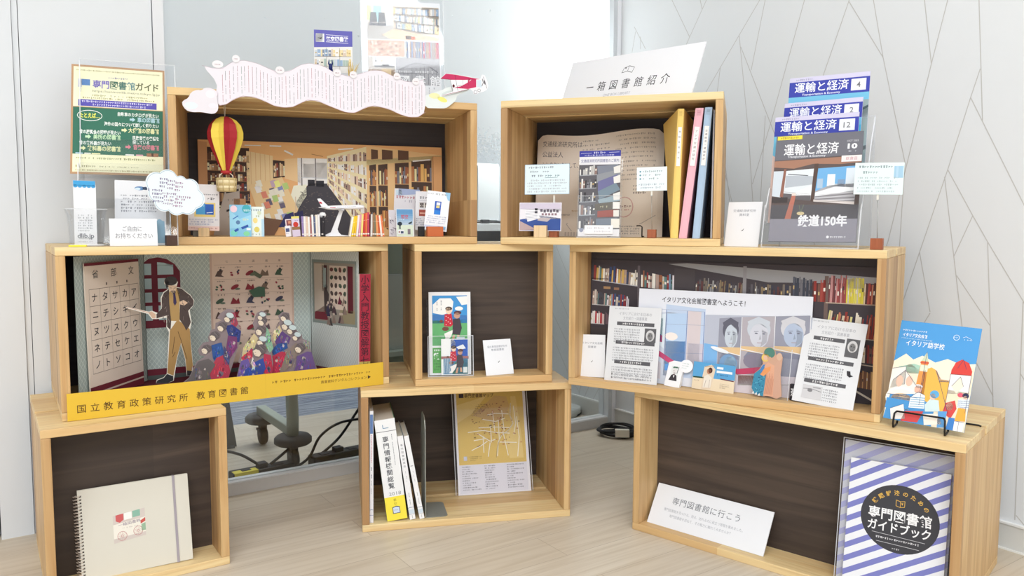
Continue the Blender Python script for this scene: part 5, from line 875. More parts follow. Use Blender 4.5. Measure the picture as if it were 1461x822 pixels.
c.line([(258, 0), (258, 37)], .4, (214, 168, 40)); c.dash(268, 424, 14, 4.4, (120, 84, 20), 3, .9); c.text('貴重資料デジタルコレクション', 381, 22, 5.4, (100, 66, 20), fit=76); c.poly([(421, 19), (426, 22), (421, 25)], (70, 46, 20))
c.put('yellow_banner', 'long yellow title banner fixed along the front of the left middle box', 'banner', 'ML', -.004, -.0042, .0005, .2)

# ------------------------------------------------------------------ small square box
def kids(c, x, y, s):
    """two generic children and a dog, drawn around (x, y)"""
    P = lambda *p: [(x+a*s, y+b2*s) for a, b2 in p]
    c.poly(P((-7, -6), (3, -7), (5, 9), (2, 12), (-8, 11)), (206, 40, 60)); c.poly(P((5, 1), (15, 0), (18, 14), (15, 24), (4, 23)), (70, 62, 70)); c.poly(P((-8, 22), (6, 16), (2, 26), (-4, 34), (-10, 34), (-6, 28)), (240, 236, 230)); c.up()
    c.ell(x-1*s, y-11*s, 4.6*s, 5*s, (240, 206, 180), 14); c.ell(x-1*s, y-14*s, 5*s, 3*s, (60, 44, 40), 14); c.ell(x+11*s, y-4*s, 4.6*s, 4.4*s, (200, 150, 126), 14); c.ell(x+12*s, y-8*s, 5.4*s, 2.8*s, (92, 56, 62), 14); c.poly(P((5, 24), (8, 24), (6, 34), (2, 34)), (214, 160, 130)); c.poly(P((11, 24), (14, 24), (15, 32), (11, 32)), (214, 160, 130)); c.ell(x-6*s, y+15*s, 5*s, 3*s, (120, 70, 60), 12); c.ell(x-12*s, y+4*s, 2.5*s, 2.2*s, (120, 76, 60), 10); c.up()
    for k in range(7): c.ell(x+(-5+k % 3*3)*s, y+(-3+k*2)*s, .7*s, .7*s, (246, 220, 222), 8)
c = Card(.109, .215, 61, 119, base=(236, 236, 238), t=.006); c.rect(5, 5, 51, 40, (62, 150, 220)); c.rect(5, 40, 51, 37, (96, 176, 108)); c.up(); c.poly([(5, 32), (56, 34), (56, 40), (5, 41)], (60, 120, 190)); c.poly([(6, 18), (16, 9), (32, 9), (36, 14), (34, 28), (20, 33), (6, 30)], (240, 240, 238)); c.poly([(40, 7), (56, 6), (56, 18), (48, 19)], (240, 240, 238)); c.ell(44, 24, 6, 3, (240, 240, 238)); c.up(); kids(c, 30, 38, 1.0); c.vdash(12, 14, 27, 3, MID, 2); c.vdash(18, 12, 26, 3, MID, 3); c.rect(40, 65, 12, 5, (216, 226, 240)); c.rect(5, 80, 51, 36, (86, 170, 80)); c.up(); c.text('教', 11, 92, 9, (246, 248, 246), bold=.05); c.dash(7, 17, 83.5, 3, (236, 244, 236), 3, 1); c.para(7, 17, 99, 4, 4, 2.6, (60, 120, 60), 5)
c.put('white_leaflets', 'stack of tall leaflets with two drawn children on a green field, in the square box', 'leaflet', 'MC', -.085, .036, .0205, -1.7, 6.1, -.2)
c = Card(.071, .093, 40, 52, base=(238, 240, 240), t=.001); c.rect(14, 1, 25, 24, (44, 92, 190)); c.poly([(0, 0), (18, 0), (22, 8), (16, 20), (0, 24)], (242, 242, 240)); c.rect(0, 25, 40, 4, (170, 110, 110)); c.rect(3, 28, 36, 23, (70, 130, 170)); c.poly([(20, 34), (39, 30), (39, 51), (16, 51)], (80, 160, 96)); c.up(); c.poly([(22, 12), (32, 8), (36, 14), (26, 16)], (236, 238, 240)); kids(c, 19, 23, .78); c.rect(32, 41, 6, 8, (226, 232, 230))
for k in range(7): c.line([(4+k*1.8, 28), (3+k*1.8, 50)], .5, (220, 230, 236))
c.put('small_leaflet', 'smaller leaflet with two drawn children in front of the tall leaflets', 'leaflet', 'MC', -.074, .0275, .0215, -1.5, 6, -.4)
M0 = pose('MC', -.0848, .0235, .0183, -1.5, 6); lh = empty('leaflet_holder', M0, 'clear acrylic holder around the tall leaflets in the square box', 'holder')
m = MB(); m.box(-.059, .059, 0, .0016, 0, .104, ACRYLIC); m.box(-.059, .059, -.0002, .0018, .104, .1052, EDGE); m.build('front_pocket', M0, lh)
for sx in (-1, 1): m = MB(); m.box(min(sx*.059, sx*.0575), max(sx*.059, sx*.0575), .0016, .026, 0, .104, ACRYLIC); m.box(min(sx*.0592, sx*.0573), max(sx*.0592, sx*.0573), .0005, .0025, 0, .104, EDGE); m.build('side_wall', M0, lh)
m = MB(); m.box(-.059, .059, 0, .026, 0, .0016, EDGE); m.build('base', M0, lh); m = MB(); m.box(-.059, .059, .0262, .0278, 0, .20, ACRYLIC); m.build('back_plate', M0, lh)
name_card('MC', .044, .022, .0184, 6.3, 15.9, 1.1, .076, .093, '国立教育政策研究所', '教育図書館', 34, 22, 'white name card leaning in the square box, right of the tall leaflets')
# ------------------------------------------------------------------ right middle box
BK1 = [(60, 76, 120), (120, 150, 180), (200, 190, 180), (150, 60, 60), (236, 230, 220), (90, 130, 130), (210, 170, 90), (70, 70, 80), (176, 150, 140), (220, 214, 220)]
BK2 = [(150, 50, 44), (170, 70, 60), (220, 200, 170), (90, 50, 50), (200, 120, 90), (236, 226, 206), (120, 80, 70)]
BK3 = [(70, 66, 74), (90, 86, 92), (120, 110, 100), (60, 60, 76), (140, 120, 90), (100, 60, 60), (150, 150, 150)]
c = Card(.690, .302, 425, 186, base=(66, 60, 66), t=.0008)
c.poly([(160, 2), (425, 14), (425, 22), (280, 26), (130, 4)], (150, 150, 154)); c.up()
c.books([(2, 4), (80, 14), (80, 40), (2, 33)], 26, BK1, 1, (0, .3), .02, (1.6, (196, 196, 204))); c.books([(2, 48), (66, 56), (66, 74), (2, 73)], 24, BK1+[(60, 150, 150), (150, 40, 50)], 2, (0, .3), .02, (1.4, (206, 204, 206))); c.books([(1, 83), (24, 84), (24, 104), (0, 104)], 10, [(210, 180, 180), (190, 60, 70), (230, 224, 220)], 3, (0, .2), 0, (1.4, (206, 204, 206)))
c.poly([(26, 84), (46, 104), (26, 104)], (110, 86, 96)); c.rect(0, 30, 30, 3, (50, 46, 52)); c.poly([(80, 8), (84, 8), (84, 110), (80, 110)], (100, 92, 98)); c.rect(0, 110, 40, 50, (72, 64, 66)); c.rect(0, 126, 40, 20, (130, 100, 92)); c.rect(22, 43, 12, 4, (170, 130, 90)); c.rect(40, 44, 9, 4, (150, 110, 84)); c.up()
c.books([(86, 13), (140, 20), (140, 45), (86, 41)], 15, BK1+[(160, 100, 70)], 4, (0, .35)); c.poly([(140, 10), (172, 12), (172, 46), (140, 46)], (74, 68, 72)); c.books([(173, 22), (244, 26), (244, 46), (173, 46)], 30, BK3, 5, (0, .4), .02); c.poly([(244, 4), (249, 4), (249, 48), (244, 48)], (140, 138, 142)); c.books([(252, 24), (312, 26), (312, 50), (252, 48)], 22, BK3, 6, (0, .5)); c.books([(314, 16), (340, 14), (340, 50), (314, 50)], 10, [(60, 64, 80), (80, 84, 100), (110, 108, 116)], 7, (0, .2)); c.books([(340, 20), (358, 18), (358, 50), (340, 50)], 7, BK2, 8, (0, .3))
c.poly([(356, 14), (361, 14), (361, 120), (356, 120)], (110, 90, 86)); c.up(); c.books([(361, 12), (384, 12), (384, 50), (361, 50)], 12, [(200, 140, 140), (160, 70, 70), (226, 210, 206), (120, 60, 64)], 9, (0, .15), .06); c.books([(384, 14), (406, 15), (406, 50), (384, 50)], 12, [(222, 206, 60), (226, 214, 90), (206, 200, 190)], 10, (0, .1)); c.rect(385, 16, 20, 14, (190, 186, 182)); c.books([(406, 14), (425, 16), (425, 52), (406, 50)], 9, BK2, 11, (0, .3), .1); c.rect(358, 50, 67, 1.4, (190, 170, 150))
c.books([(360, 60), (425, 64), (425, 98), (358, 96)], 24, BK2+[(60, 60, 76), (230, 220, 140)], 12, (0, .3), .06, (1.4, (206, 190, 170))); c.books([(398, 102), (425, 106), (425, 130), (398, 130)], 9, BK2, 14, (0, .3)); c.books([(400, 138), (425, 142), (425, 166), (400, 164)], 9, [(206, 160, 100), (190, 140, 90), (120, 80, 60)], 15, (0, .2)); c.line([(398, 132), (425, 134)], 1.4, (190, 170, 150)); c.line([(398, 168), (425, 182)], 2.6, (206, 196, 180))
c.put('bookshelf_photo', 'wide photo of crowded bookshelves lining the back of the right middle box', 'photo', 'MR', 0, .0860, .0184, .0, .1)
c = Card(.412, .233, 252, 143, base=(226, 229, 240), t=.003); c.poly([(4, 34), (60, 34), (60, 143), (4, 143)], (206, 214, 228)); c.poly([(44, 22), (104, 26), (104, 130), (44, 130)], (190, 208, 236)); c.poly([(104, 34), (252, 28), (252, 143), (104, 143)], (184, 190, 208)); c.up()
c.text('イタリア文化会館図書室へようこそ！', 99, 15, 9.5, (48, 46, 58), fit=124, bold=.008)
c.poly([(6, 40), (40, 44), (40, 78), (6, 78)], (160, 190, 196)); c.poly([(30, 40), (44, 36), (44, 90), (30, 80)], (222, 232, 240)); c.poly([(46, 36), (76, 34), (76, 110), (46, 112)], (180, 206, 240)); c.poly([(78, 30), (98, 30), (98, 108), (78, 110)], (214, 202, 206)); c.poly([(46, 78), (76, 76), (76, 120), (46, 122)], (96, 160, 232)); c.poly([(80, 78), (104, 78), (104, 112), (80, 112)], (206, 200, 214)); c.poly([(104, 76), (124, 78), (124, 118), (104, 112)], (120, 180, 236)); c.up()
for x in (45, 77, 103): c.line([(x, 30), (x, 112)], .8, (110, 130, 190))
c.line([(46, 52), (104, 50)], .4, (150, 160, 190)); c.line([(46, 95), (104, 92)], .4, (140, 150, 190)); c.line([(6, 30), (104, 30)], .5, (170, 180, 206))
c.poly([(6, 62), (28, 66), (40, 70), (40, 80), (6, 74)], (170, 60, 110)); c.rect(18, 68, 20, 9, (70, 60, 150)); c.poly([(6, 82), (20, 84), (70, 112), (66, 118), (26, 96), (6, 88)], (204, 70, 116)); c.poly([(6, 92), (24, 98), (40, 112), (40, 136), (6, 128)], (206, 200, 208)); c.ell(16, 120, 14, 18, (186, 180, 192)); c.ell(54, 70, 10, 6, (246, 232, 226))
# three large pale portrait panels, kept generic
for x0, x1, t, sk, hr in [(125, 157, 34, (196, 206, 220), (96, 96, 112)), (158, 203, 30, (206, 208, 220), (196, 204, 216)), (204, 250, 26, (176, 190, 216), (206, 206, 214))]:
    c.poly([(x0, t+4), (x1, t), (x1, 143), (x0, 143)], (150, 152, 170) if x0 != 158 else (178, 172, 182)); c.up(); mx = (x0+x1)/2; w = (x1-x0)
    c.ell(mx+1, t+20, w*.36, 16, hr, 22); c.poly([(mx-w*.42, t+62), (mx-w*.2, t+48), (mx+w*.3, t+48), (mx+w*.46, t+62)], (132, 136, 158)); c.up(); c.ell(mx+2, t+29, w*.29, 17, sk, 22); c.poly([(mx-w*.28, t+16), (mx+w*.05, t+12), (mx+w*.34, t+20), (mx+w*.36, t+8), (mx, t+2), (mx-w*.34, t+10)], hr); c.up()
    SH = tuple(int(v*.86) for v in sk); c.poly([(mx+w*.12, t+20), (mx+w*.30, t+24), (mx+w*.28, t+38), (mx+w*.10, t+45), (mx+w*.14, t+34)], SH); c.up(); c.line([(mx-w*.12, t+23.6), (mx+w*.02, t+23)], .9, (140, 142, 160)); c.line([(mx+w*.12, t+23), (mx+w*.24, t+23.8)], .9, (130, 132, 150)); c.ell(mx-w*.05, t+26, w*.05, 1.0, (112, 116, 138), 10); c.ell(mx+w*.18, t+26, w*.045, 1.0, (112, 116, 138), 10); c.poly([(mx+w*.07, t+27), (mx+w*.11, t+34), (mx+w*.04, t+35)], SH); c.line([(mx-w*.01, t+39.4), (mx+w*.14, t+39)], .9, (168, 140, 150)); c.poly([(x0, t+46), (x1, t+44), (x1, t+56), (x0, t+52)], (226, 190, 140)); c.up(); c.line([(x0, t+50), (x1, t+56)], 1.2, (236, 236, 240)); c.line([(x1+.4, t), (x1+.4, 143)], 1, (232, 234, 240))
c.ell(141, 104, 13, 15, (120, 160, 204)); c.ell(144, 104, 9, 12, (170, 206, 234)); c.ell(128, 84, 14, 3, (232, 236, 244), rot=.25); c.ell(182, 96, 20, 12, (136, 130, 150)); c.up(); c.poly([(150, 110), (206, 100), (206, 108), (154, 118)], (200, 62, 100)); c.poly([(124, 118), (252, 112), (252, 143), (124, 143)], (214, 206, 214)); c.poly([(156, 118), (178, 116), (178, 130), (156, 132)], (150, 110, 104)); c.line([(156, 132), (252, 122)], 1.6, (238, 236, 234))
c.put('welcome_poster', 'large pastel welcome poster with pale portrait panels in the right middle box', 'poster', 'MR', .005, .0535, .0186, 2, 4.6, -.2)
name_card('MR', -.317, .037, .0184, 3, 7, 2.6, .072, .109, 'イタリア文化会館', '図書室', 38, 15, 'white name card at the left end of the right middle box')
def sheet(x, d, yaw, tilt, roll, w, h, label, big):
    c = Card(w, h, 70, 70*h/w, base=(224, 226, 230), t=.0015); H = c.DH; c.dash(8, 26, 3, 1.8, (176, 178, 186), 1); c.text('イタリアにおける日本の' if not big else 'イタリアにおける日本の', 36, H*.095, 4.6, (160, 162, 172), fit=44); c.text('文化紹介・図書事業', 36, H*.155, 4.6, (160, 162, 172), fit=32)
    for k, (y, x1) in enumerate([(.23, 62 if not big else 48), (.48, 64), (.74, 60)]):
        c.rect(12 if not (big and k) else 10, H*y-2.4, x1-12, 4.6, (92, 92, 98)); c.up(); c.dash(20, x1-12, H*y, 2.8, (236, 236, 238), k, 1)
        for j in range(6 if k != 2 else 5): c.dash(9 if not (big and k == 2) else 34, (44 if k == 0 else (63 if not big else 52)) if j < 5 else 40, H*(y+.075)+j*3.2, 2.3, (150, 152, 160), k*9+j, 1)
    px, py = (50, H*.275) if not big else (50, H*.19)
    c.rect(px, py, 15, 17.5 if not big else 22, (96, 96, 100)); c.up(); c.ell(px+7.5, py+9, 5.6, 7, (206, 206, 208)); c.ell(px+7.5, py+10, 3.6, 5, (150, 150, 152)); c.up(); c.ell(px+6.2, py+9, .9, .6, (70, 70, 74), 8); c.ell(px+9.2, py+9, .9, .6, (70, 70, 74), 8); c.line([(px+6, py+13), (px+9, py+13)], .6, (80, 80, 84))
    if big: c.poly([(56, H*.56), (60, H*.56), (61, H*.6), (64, H*.61), (60, H*.63), (57, H*.61)], INK); c.rect(10, H*.79, 23, 16, (206, 206, 210)); c.up(); c.line([(11, H*.84), (20, H*.83), (32, H*.85)], .6, GREY); c.ell(19, H*.85, 3, 2, (130, 130, 134), 10); c.line([(22, H*.81), (31, H*.81)], 1.4, (160, 160, 166))
    else:
        for k in range(2): c.ell(10, H*(.905+k*.05), 1, 1, GREY, 8); c.dash(14, 60-k*4, H*(.905+k*.05), 2.2, (160, 162, 170), k+40)
    return c.put('info_sheet', label, 'info sheet', 'MR', x, d, .0184, yaw, tilt, roll)
sheet(-.205, .024, 0, 9.6, .7, .140, .189, 'grey information sheet leaning left of the welcome poster, beside the white name card', False)
sheet(.247, .018, -6.7, 17.7, -2.9, .130, .191, 'grey information sheet leaning at the right end of the right middle box', True)
c = Card(.040, .064, 24, 38, base=(238, 239, 242), t=.010); c.rect(6, 8, 12, 21, (226, 230, 230)); c.up(); c.poly([(5, 29), (8, 21), (12, 19), (16, 21), (18, 29)], (58, 54, 60)); c.ell(12, 15, 3.6, 5, (224, 222, 222)); c.poly([(8, 11), (16, 10), (15.4, 8), (9, 8.4)], (70, 110, 90)); c.up(); c.poly([(10.6, 21), (13.4, 21), (12, 25)], (236, 236, 238)); c.line([(17, 8), (16, 18)], .8, (60, 60, 70)); c.ell(10.8, 14.6, .8, .5, (80, 60, 60), 8); c.line([(10.6, 17.6), (13.6, 17.6)], .8, (90, 60, 60)); c.rect(10.6, 20, 2.8, 1.4, (90, 50, 60))
fr = c.put('portrait_frame', 'small white frame with a tiny portrait before the welcome poster', 'frame', 'MR', -.100, .032, .0184, -4.5, 20, -3.6)
c = Card(.034, .032, 20, 19, base=(240, 240, 244), t=.001, outline=[(10+10*math.cos(2*math.pi*k/28), 9.5+9.5*math.sin(2*math.pi*k/28)) for k in range(28)])
for k in range(3): c.dash(4, 15, 6+k*3.4, 2.2, (180, 200, 196), k)
c.build('round_tag', pose('MR', -.100, .032, .0184, -4.5, 20, -3.6) @ Matrix.Translation((.0265, -.0012, .0395)), fr)
c = Card(.102, .065, 60, 38, base=(232, 214, 184), t=.0016); c.poly([(0, 0), (60, 0), (60, 20), (0, 22)], (84, 164, 220)); c.up(); c.poly([(1, 20.6), (16, 20.2), (16, 22.2), (1, 22.6)], (40, 76, 60)); c.poly([(40, 19.4), (59, 20.6), (59, 22), (40, 20.8)], (110, 44, 60)); c.poly([(14, 22), (16, 6), (26, 2), (32, 8), (30, 22), (27, 36), (14, 37)], (226, 206, 180)); c.up(); c.ell(23, 11.6, 3, 4, (190, 130, 100), 12); c.ell(25, 10, 3, 4, (84, 46, 36), 12); c.poly([(17, 19), (22, 16), (28, 20), (27, 34), (16, 35)], (232, 224, 212)); c.line([(17, 6), (30, 3)], .8, (196, 150, 90)); c.rect(34, 4, 9, 3, (234, 240, 246)); c.rect(34, 9, 22, 3.2, (234, 240, 246)); c.dash(35, 50, 15, 2, (40, 90, 150), 3); c.dash(3, 13, 26, 2, (190, 170, 140), 4); c.para(40, 54, 27, 2.6, 3, 1.8, (176, 156, 130), 5); c.up(); c.line([(20, 24), (18, 34)], .5, (160, 140, 130)); c.line([(25, 23), (25, 34)], .5, (160, 140, 130))
c.put('museum_card', 'blue and cream card with a figure in white, leaning right of the small portrait frame', 'card', 'MR', -.001, .037, .0184, -2, 9.4, -1)
# generic cut-out of two embracing robed figures mounted on clear plastic
out = [(2, 66), (4, 44), (12, 36), (17, 27), (14, 16), (17, 8), (25, 3), (34, 4), (37, 12), (42, 10), (48, 14), (47, 40), (52, 72), (44, 77), (30, 74), (22, 76), (8, 74)]
c = Card(.082, .118, 60, 78, base=(206, 160, 134), t=.0015, outline=out); c.poly([(2, 66), (4, 44), (13, 36), (19, 30), (24, 44), (22, 76), (8, 74)], (54, 140, 176)); c.poly([(20, 30), (25, 24), (36, 28), (38, 74), (23, 75), (23, 50)], (222, 164, 132)); c.poly([(36, 28), (42, 18), (48, 22), (47, 40), (51, 72), (44, 76), (38, 74)], (206, 160, 136)); c.up()
c.ell(26, 10, 9, 8, (76, 130, 116)); c.ell(20, 18, 6.4, 6, (232, 196, 92)); c.ell(42.5, 14, 4.6, 5.6, (214, 176, 150)); c.up(); c.ell(20.4, 18, 3.6, 3.8, (224, 178, 150)); c.ell(27, 19, 3.4, 3.6, (206, 160, 130)); c.poly([(14, 44), (20, 34), (30, 30), (30, 36), (20, 46)], (232, 150, 90)); c.poly([(12, 38), (17, 29), (21, 28), (16, 42)], (70, 130, 196)); r = random.Random(6)
for k in range(40): x, y = r.uniform(4, 21), r.uniform(46, 72); c.ell(x, y, 1, .8, r.choice([(40, 110, 150), (90, 176, 206), (36, 96, 140)]), 7)
c.up()
for k in range(9): c.line([(25+k*1.4, 40+k % 3*4), (24+k*1.5, 72)], .5, (190, 124, 100))
for x, y in [(5, 73), (10, 74), (15, 75)]: c.poly([(x-2, y+1), (x+1, y-3), (x+2, y+1)], (236, 236, 236))
kb = c.put('robed_figures_cutout', 'colourful cut-out of two robed figures embracing, leaning beside the right information sheet', 'cut-out', 'MR', .130, .028, .0184, -2, 7.6, -1.6)
m = MB(); m.box(-.035, .043, .0018, .0030, 0, .116, ACRYLIC); m.box(.0425, .0435, .0010, .0034, 0, .116, EDGE); m.build('clear_backing', pose('MR', .130, .028, .0184, -2, 7.6, -1.6), kb)
c = Card(.012, .036, 6, 18, base=(40, 36, 42), t=.012); c.text('iranc', 3, 9, 4.4, (226, 226, 230), rot=math.pi/2, bold=.03); c.put('dark_booklet', 'small dark booklet spine showing between the figures and the right information sheet', 'booklet', 'MR', .1815, .036, .0184, -4, 3)

# ------------------------------------------------------------------ on and in the right bottom box
c = Card(.148, .211, 115, 156, base=(72, 156, 224), t=.0022)
c.poly([(0, 66), (16, 52), (28, 60), (40, 52), (60, 60), (76, 52), (96, 58), (115, 54), (115, 156), (0, 156)], (244, 232, 206)); c.up(); c.poly([(0, 92), (24, 66), (48, 80), (60, 72), (80, 66), (115, 60), (115, 156), (0, 156)], (236, 222, 196)); c.poly([(8, 74), (30, 66), (52, 70), (60, 78), (26, 82)], (168, 206, 186)); c.up()
c.poly([(64, 72), (56, 68), (46, 74), (48, 128), (90, 134), (88, 84), (72, 84)], (240, 180, 72)); c.poly([(64, 58), (84, 54), (84, 86), (70, 88), (62, 72)], (246, 226, 206)); c.poly([(40, 60), (46, 46), (50, 60), (52, 110), (38, 110)], (236, 150, 70)); c.poly([(0, 78), (20, 72), (22, 100), (0, 110)], (240, 236, 226)); c.poly([(4, 96), (20, 78), (40, 100), (44, 118), (0, 118)], (240, 232, 222)); c.up()
c.poly([(40, 60), (46, 45), (50, 60)], (206, 216, 186)); c.rect(39, 61, 12, 3, (222, 90, 60)); c.rect(40, 66, 11, 10, (222, 226, 200)); c.ell(14, 96, 5, 9, (232, 190, 168)); c.ell(28, 94, 5, 8, (232, 190, 168)); c.poly([(4, 118), (40, 112), (70, 128), (70, 156), (0, 156)], (70, 150, 214)); c.ring(22, 122, 22, 16, 4.5, (242, 238, 230)); c.ell(22, 124, 16, 10, (240, 206, 160)); c.up(); c.poly([(0, 124), (44, 124), (44, 136), (0, 140)], (70, 150, 214))
c.poly([(84, 68), (88, 56), (96, 50), (106, 54), (112, 66), (112, 72), (84, 74)], (224, 64, 56)); c.poly([(84, 74), (112, 72), (112, 100), (84, 104)], (238, 236, 232)); c.rect(84, 98, 28, 30, (238, 222, 190)); c.up(); c.line([(84, 74), (112, 72)], 1, (150, 60, 60)); c.poly([(88, 92), (98, 76), (104, 90), (96, 102)], (246, 232, 206)); c.poly([(84, 118), (96, 112), (100, 124), (94, 140), (82, 132)], (220, 70, 66)); c.ell(90, 122, 5, 6, (238, 178, 160)); c.poly([(102, 122), (112, 120), (114, 140), (100, 142)], (242, 170, 60)); c.poly([(100, 110), (114, 106), (115, 122), (100, 122)], (222, 232, 240))
for k in range(4): c.line([(100, 112+k*3), (115, 110+k*3)], .8, (76, 120, 190))
c.up(); c.ell(102, 103, 4, 3.4, (224, 90, 110)); c.ell(109, 103, 4.4, 4, (44, 50, 84)); c.ell(109, 106, 3, 3, (238, 200, 180)); c.poly([(34, 118), (44, 108), (54, 112), (56, 132), (34, 134)], (232, 240, 244)); c.ell(43, 104, 5.4, 6, (234, 180, 156)); c.ell(43, 99.6, 6, 2.8, (240, 240, 240)); c.poly([(56, 126), (62, 116), (74, 116), (78, 132), (58, 136)], (206, 226, 226)); c.ell(67, 108, 6.4, 6, (90, 170, 222)); c.ell(65, 112, 4, 5, (240, 200, 180)); c.up()
for k in range(5): c.line([(35, 118+k*3.4), (55, 116+k*3.4)], 1.1, (120, 170, 206))
c.poly([(8, 140), (26, 130), (32, 152), (12, 156)], (240, 234, 228)); c.poly([(30, 140), (56, 136), (50, 154), (26, 156)], (220, 70, 72)); c.poly([(56, 140), (76, 136), (84, 150), (60, 156)], (246, 236, 222)); c.poly([(76, 132), (88, 130), (88, 154), (78, 156)], (90, 160, 226)); c.poly([(92, 138), (100, 138), (100, 156), (90, 156)], (60, 130, 210)); c.rect(100, 142, 13, 14, (244, 242, 240)); c.up()
for pts in [[(0, 78), (20, 72), (22, 100)], [(20, 78), (4, 96)], [(20, 78), (40, 100)], [(46, 45), (46, 110)], [(64, 72), (90, 134)], [(48, 128), (48, 74)], [(84, 74), (84, 128)], [(112, 72), (112, 128)], [(70, 88), (84, 86)], [(100, 142), (113, 142)], [(106, 142), (106, 156)], [(8, 140), (26, 130)], [(34, 118), (44, 108), (54, 112)], [(0, 118), (44, 118)], [(88, 92), (98, 76), (104, 90)], [(92, 64), (98, 50), (104, 64)]]: c.line(pts, .5, (70, 66, 110))
c.text('イタリア語学校', 41, 35, 10, (236, 244, 250), fit=56, bold=.012); c.text('イタリア文化会館', 24, 22.5, 6.4, (236, 244, 250), fit=36, bold=.02); c.dash(5, 42, 15, 3.2, (222, 236, 246), 3, 1); c.dash(5, 50, 28, 2, (190, 220, 240), 4, 1); c.ring(83, 18, 4, 4, .9, (206, 230, 244)); c.dash(80, 86, 18, 3, (206, 230, 244), 5, 1); c.line([(92, 17), (96, 15), (104, 18.4)], .6, (220, 236, 246)); c.dash(94, 106, 20, 2, (206, 230, 244), 6)
ib = c.put('language_brochure', 'bright blue illustrated brochure on a black wire easel at far right', 'brochure', 'BR', .278, .048, .3735, 0, 22, -1.9)
m = MB()
for sx in (-1, 1):
    m.tube([(sx*.043, -.008, .034), (sx*.046, -.012, .030), (sx*.047, -.016, .010), (sx*.047, -.014, .0022), (sx*.047, -.004, .0018), (sx*.047, .012, .0042)], .0019, WIRE, 8)
    m.tube([(sx*.047, .012, .0042), (sx*.044, .040, .075), (sx*.036, .066, .135)], .0019, WIRE, 8); m.tube([(sx*.042, .050, .085), (sx*.046, .118, .0022)], .0019, WIRE, 8)
m.tube([(-.043, -.008, .034), (.043, -.008, .034)], .0019, WIRE, 8); m.tube([(-.036, .066, .135), (.036, .066, .135)], .0019, WIRE, 8); m.tube([(-.046, .118, .0022), (.046, .118, .0022), (.080, .118, .0022), (.085, .118, .0005)], .0019, WIRE, 8)
m.build('wire_easel', pose('BR', .274, .052, .3602, 0), label='black wire easel holding the bright blue illustrated brochure', cat='easel')
c = Card(.309, .104, 172, 58, base=(234, 236, 242), t=.003)
for i, ch in enumerate('専門図書館に行こう'): c.text(ch, 34+i*11.6, 20, 11, (110, 114, 124))
c.text('専門図書館を見つける、知る、訪れるのに役立つ情報を集めました。', 79, 34, 4.6, (170, 174, 184), fit=118); c.text('専門図書館を訪ねて、その魅力に触れてみませんか？', 77, 41.5, 4.6, (170, 174, 184), fit=92)
c.put('go_library_sign', 'low white sign board lying back in the right bottom box', 'sign', 'BR', -.185, .025, .0186, -1, 31.9, .2)
def stripes(c, pale=1.0):
    VI = tuple(int(255-(255-v)*pale) for v in (122, 126, 200)); W, H = c.DW, c.DH
    k = -H
    while k < W+H:
        pts = [(0, k), (W, k-W*.62), (W, k-W*.62+9.5), (0, k+9.5)]; q = []
        # clip the slanted band to the sheet
        def clip(pts, f, g):
            o = []
            for a, b2 in zip(pts, pts[1:]+pts[:1]):
                fa, fb = f(a), f(b2)
                if fa >= 0: o.append(a)
                if fa*fb < 0: t = fa/(fa-fb); o.append((a[0]+(b2[0]-a[0])*t, a[1]+(b2[1]-a[1])*t))
            return o
        pts = clip(pts, lambda p: p[1], 0); pts = clip(pts, lambda p: H-p[1], 0) if pts else pts
        if len(pts) > 2:
            c.add([c.P(*p) for p in pts], [tuple(range(len(pts)))], VI)
        k += 21
c = Card(.185, .266, 140, 201, base=(232, 234, 240), t=.006, side=(226, 226, 232)); stripes(c); c.up(); c.ell(75, 82, 55, 52, (62, 62, 68), 48); c.up(); c.text('専門図書館', 75, 78, 19, (240, 240, 242), fit=88, bold=.02); c.text('ガイドブック', 75, 97, 17, (240, 240, 242), fit=88, bold=.02)
for i, ch in enumerate('課題解決のための'): a = math.pi*(-.5)+(i-3.5)*.27; c.text(ch, 75+44*math.cos(a), 84+42*math.sin(a), 8, (226, 178, 74), rot=a+math.pi/2, bold=.02)
c.line([(69, 53), (69, 62), (75, 63.5), (81, 62), (81, 53), (75, 54.6), (69, 53)], .8, (226, 178, 74)); c.line([(75, 54.6), (75, 63.5)], .7, (226, 178, 74)); c.poly([(76, 57), (79, 56), (78, 60)], (226, 178, 74)); c.line([(38, 108), (112, 110)], .6, (206, 206, 210)); c.dash(44, 106, 114.6, 3.4, (226, 226, 230), 3, 1); c.line([(45, 121), (105, 122)], .6, (206, 206, 210)); c.dash(68, 80, 128, 3, (210, 210, 214), 4, 1)
c.put('striped_guidebook', 'guidebook with violet stripes and a dark round title in the right bottom box', 'book', 'BR', .241, .015, .0184, 6.5, 6.8, -.7)
c = Card(.205, .297, 150, 217, base=(206, 209, 218), t=.002); stripes(c, .62); c.put('striped_sheet', 'larger violet-striped sheet in a clear sleeve behind the guidebook', 'sheet', 'BR', .232, .036, .0186, 6.5, 5.2, -.8)  # stripes paled so the print carries the glare of the sleeve
m = MB(); m.box(-.106, .106, -.0004, .0004, 0, .301, SLEEVE); m.box(-.1065, -.105, -.0006, .0006, 0, .301, EDGE); m.box(-.106, .106, -.0005, .0005, .3002, .3015, EDGE); m.build('clear_sleeve', pose('BR', .232, .036, .0186, 6.5, 5.2, -.8) @ Matrix.Translation((0, -.0012, 0)), bpy.data.objects['striped_sheet'])

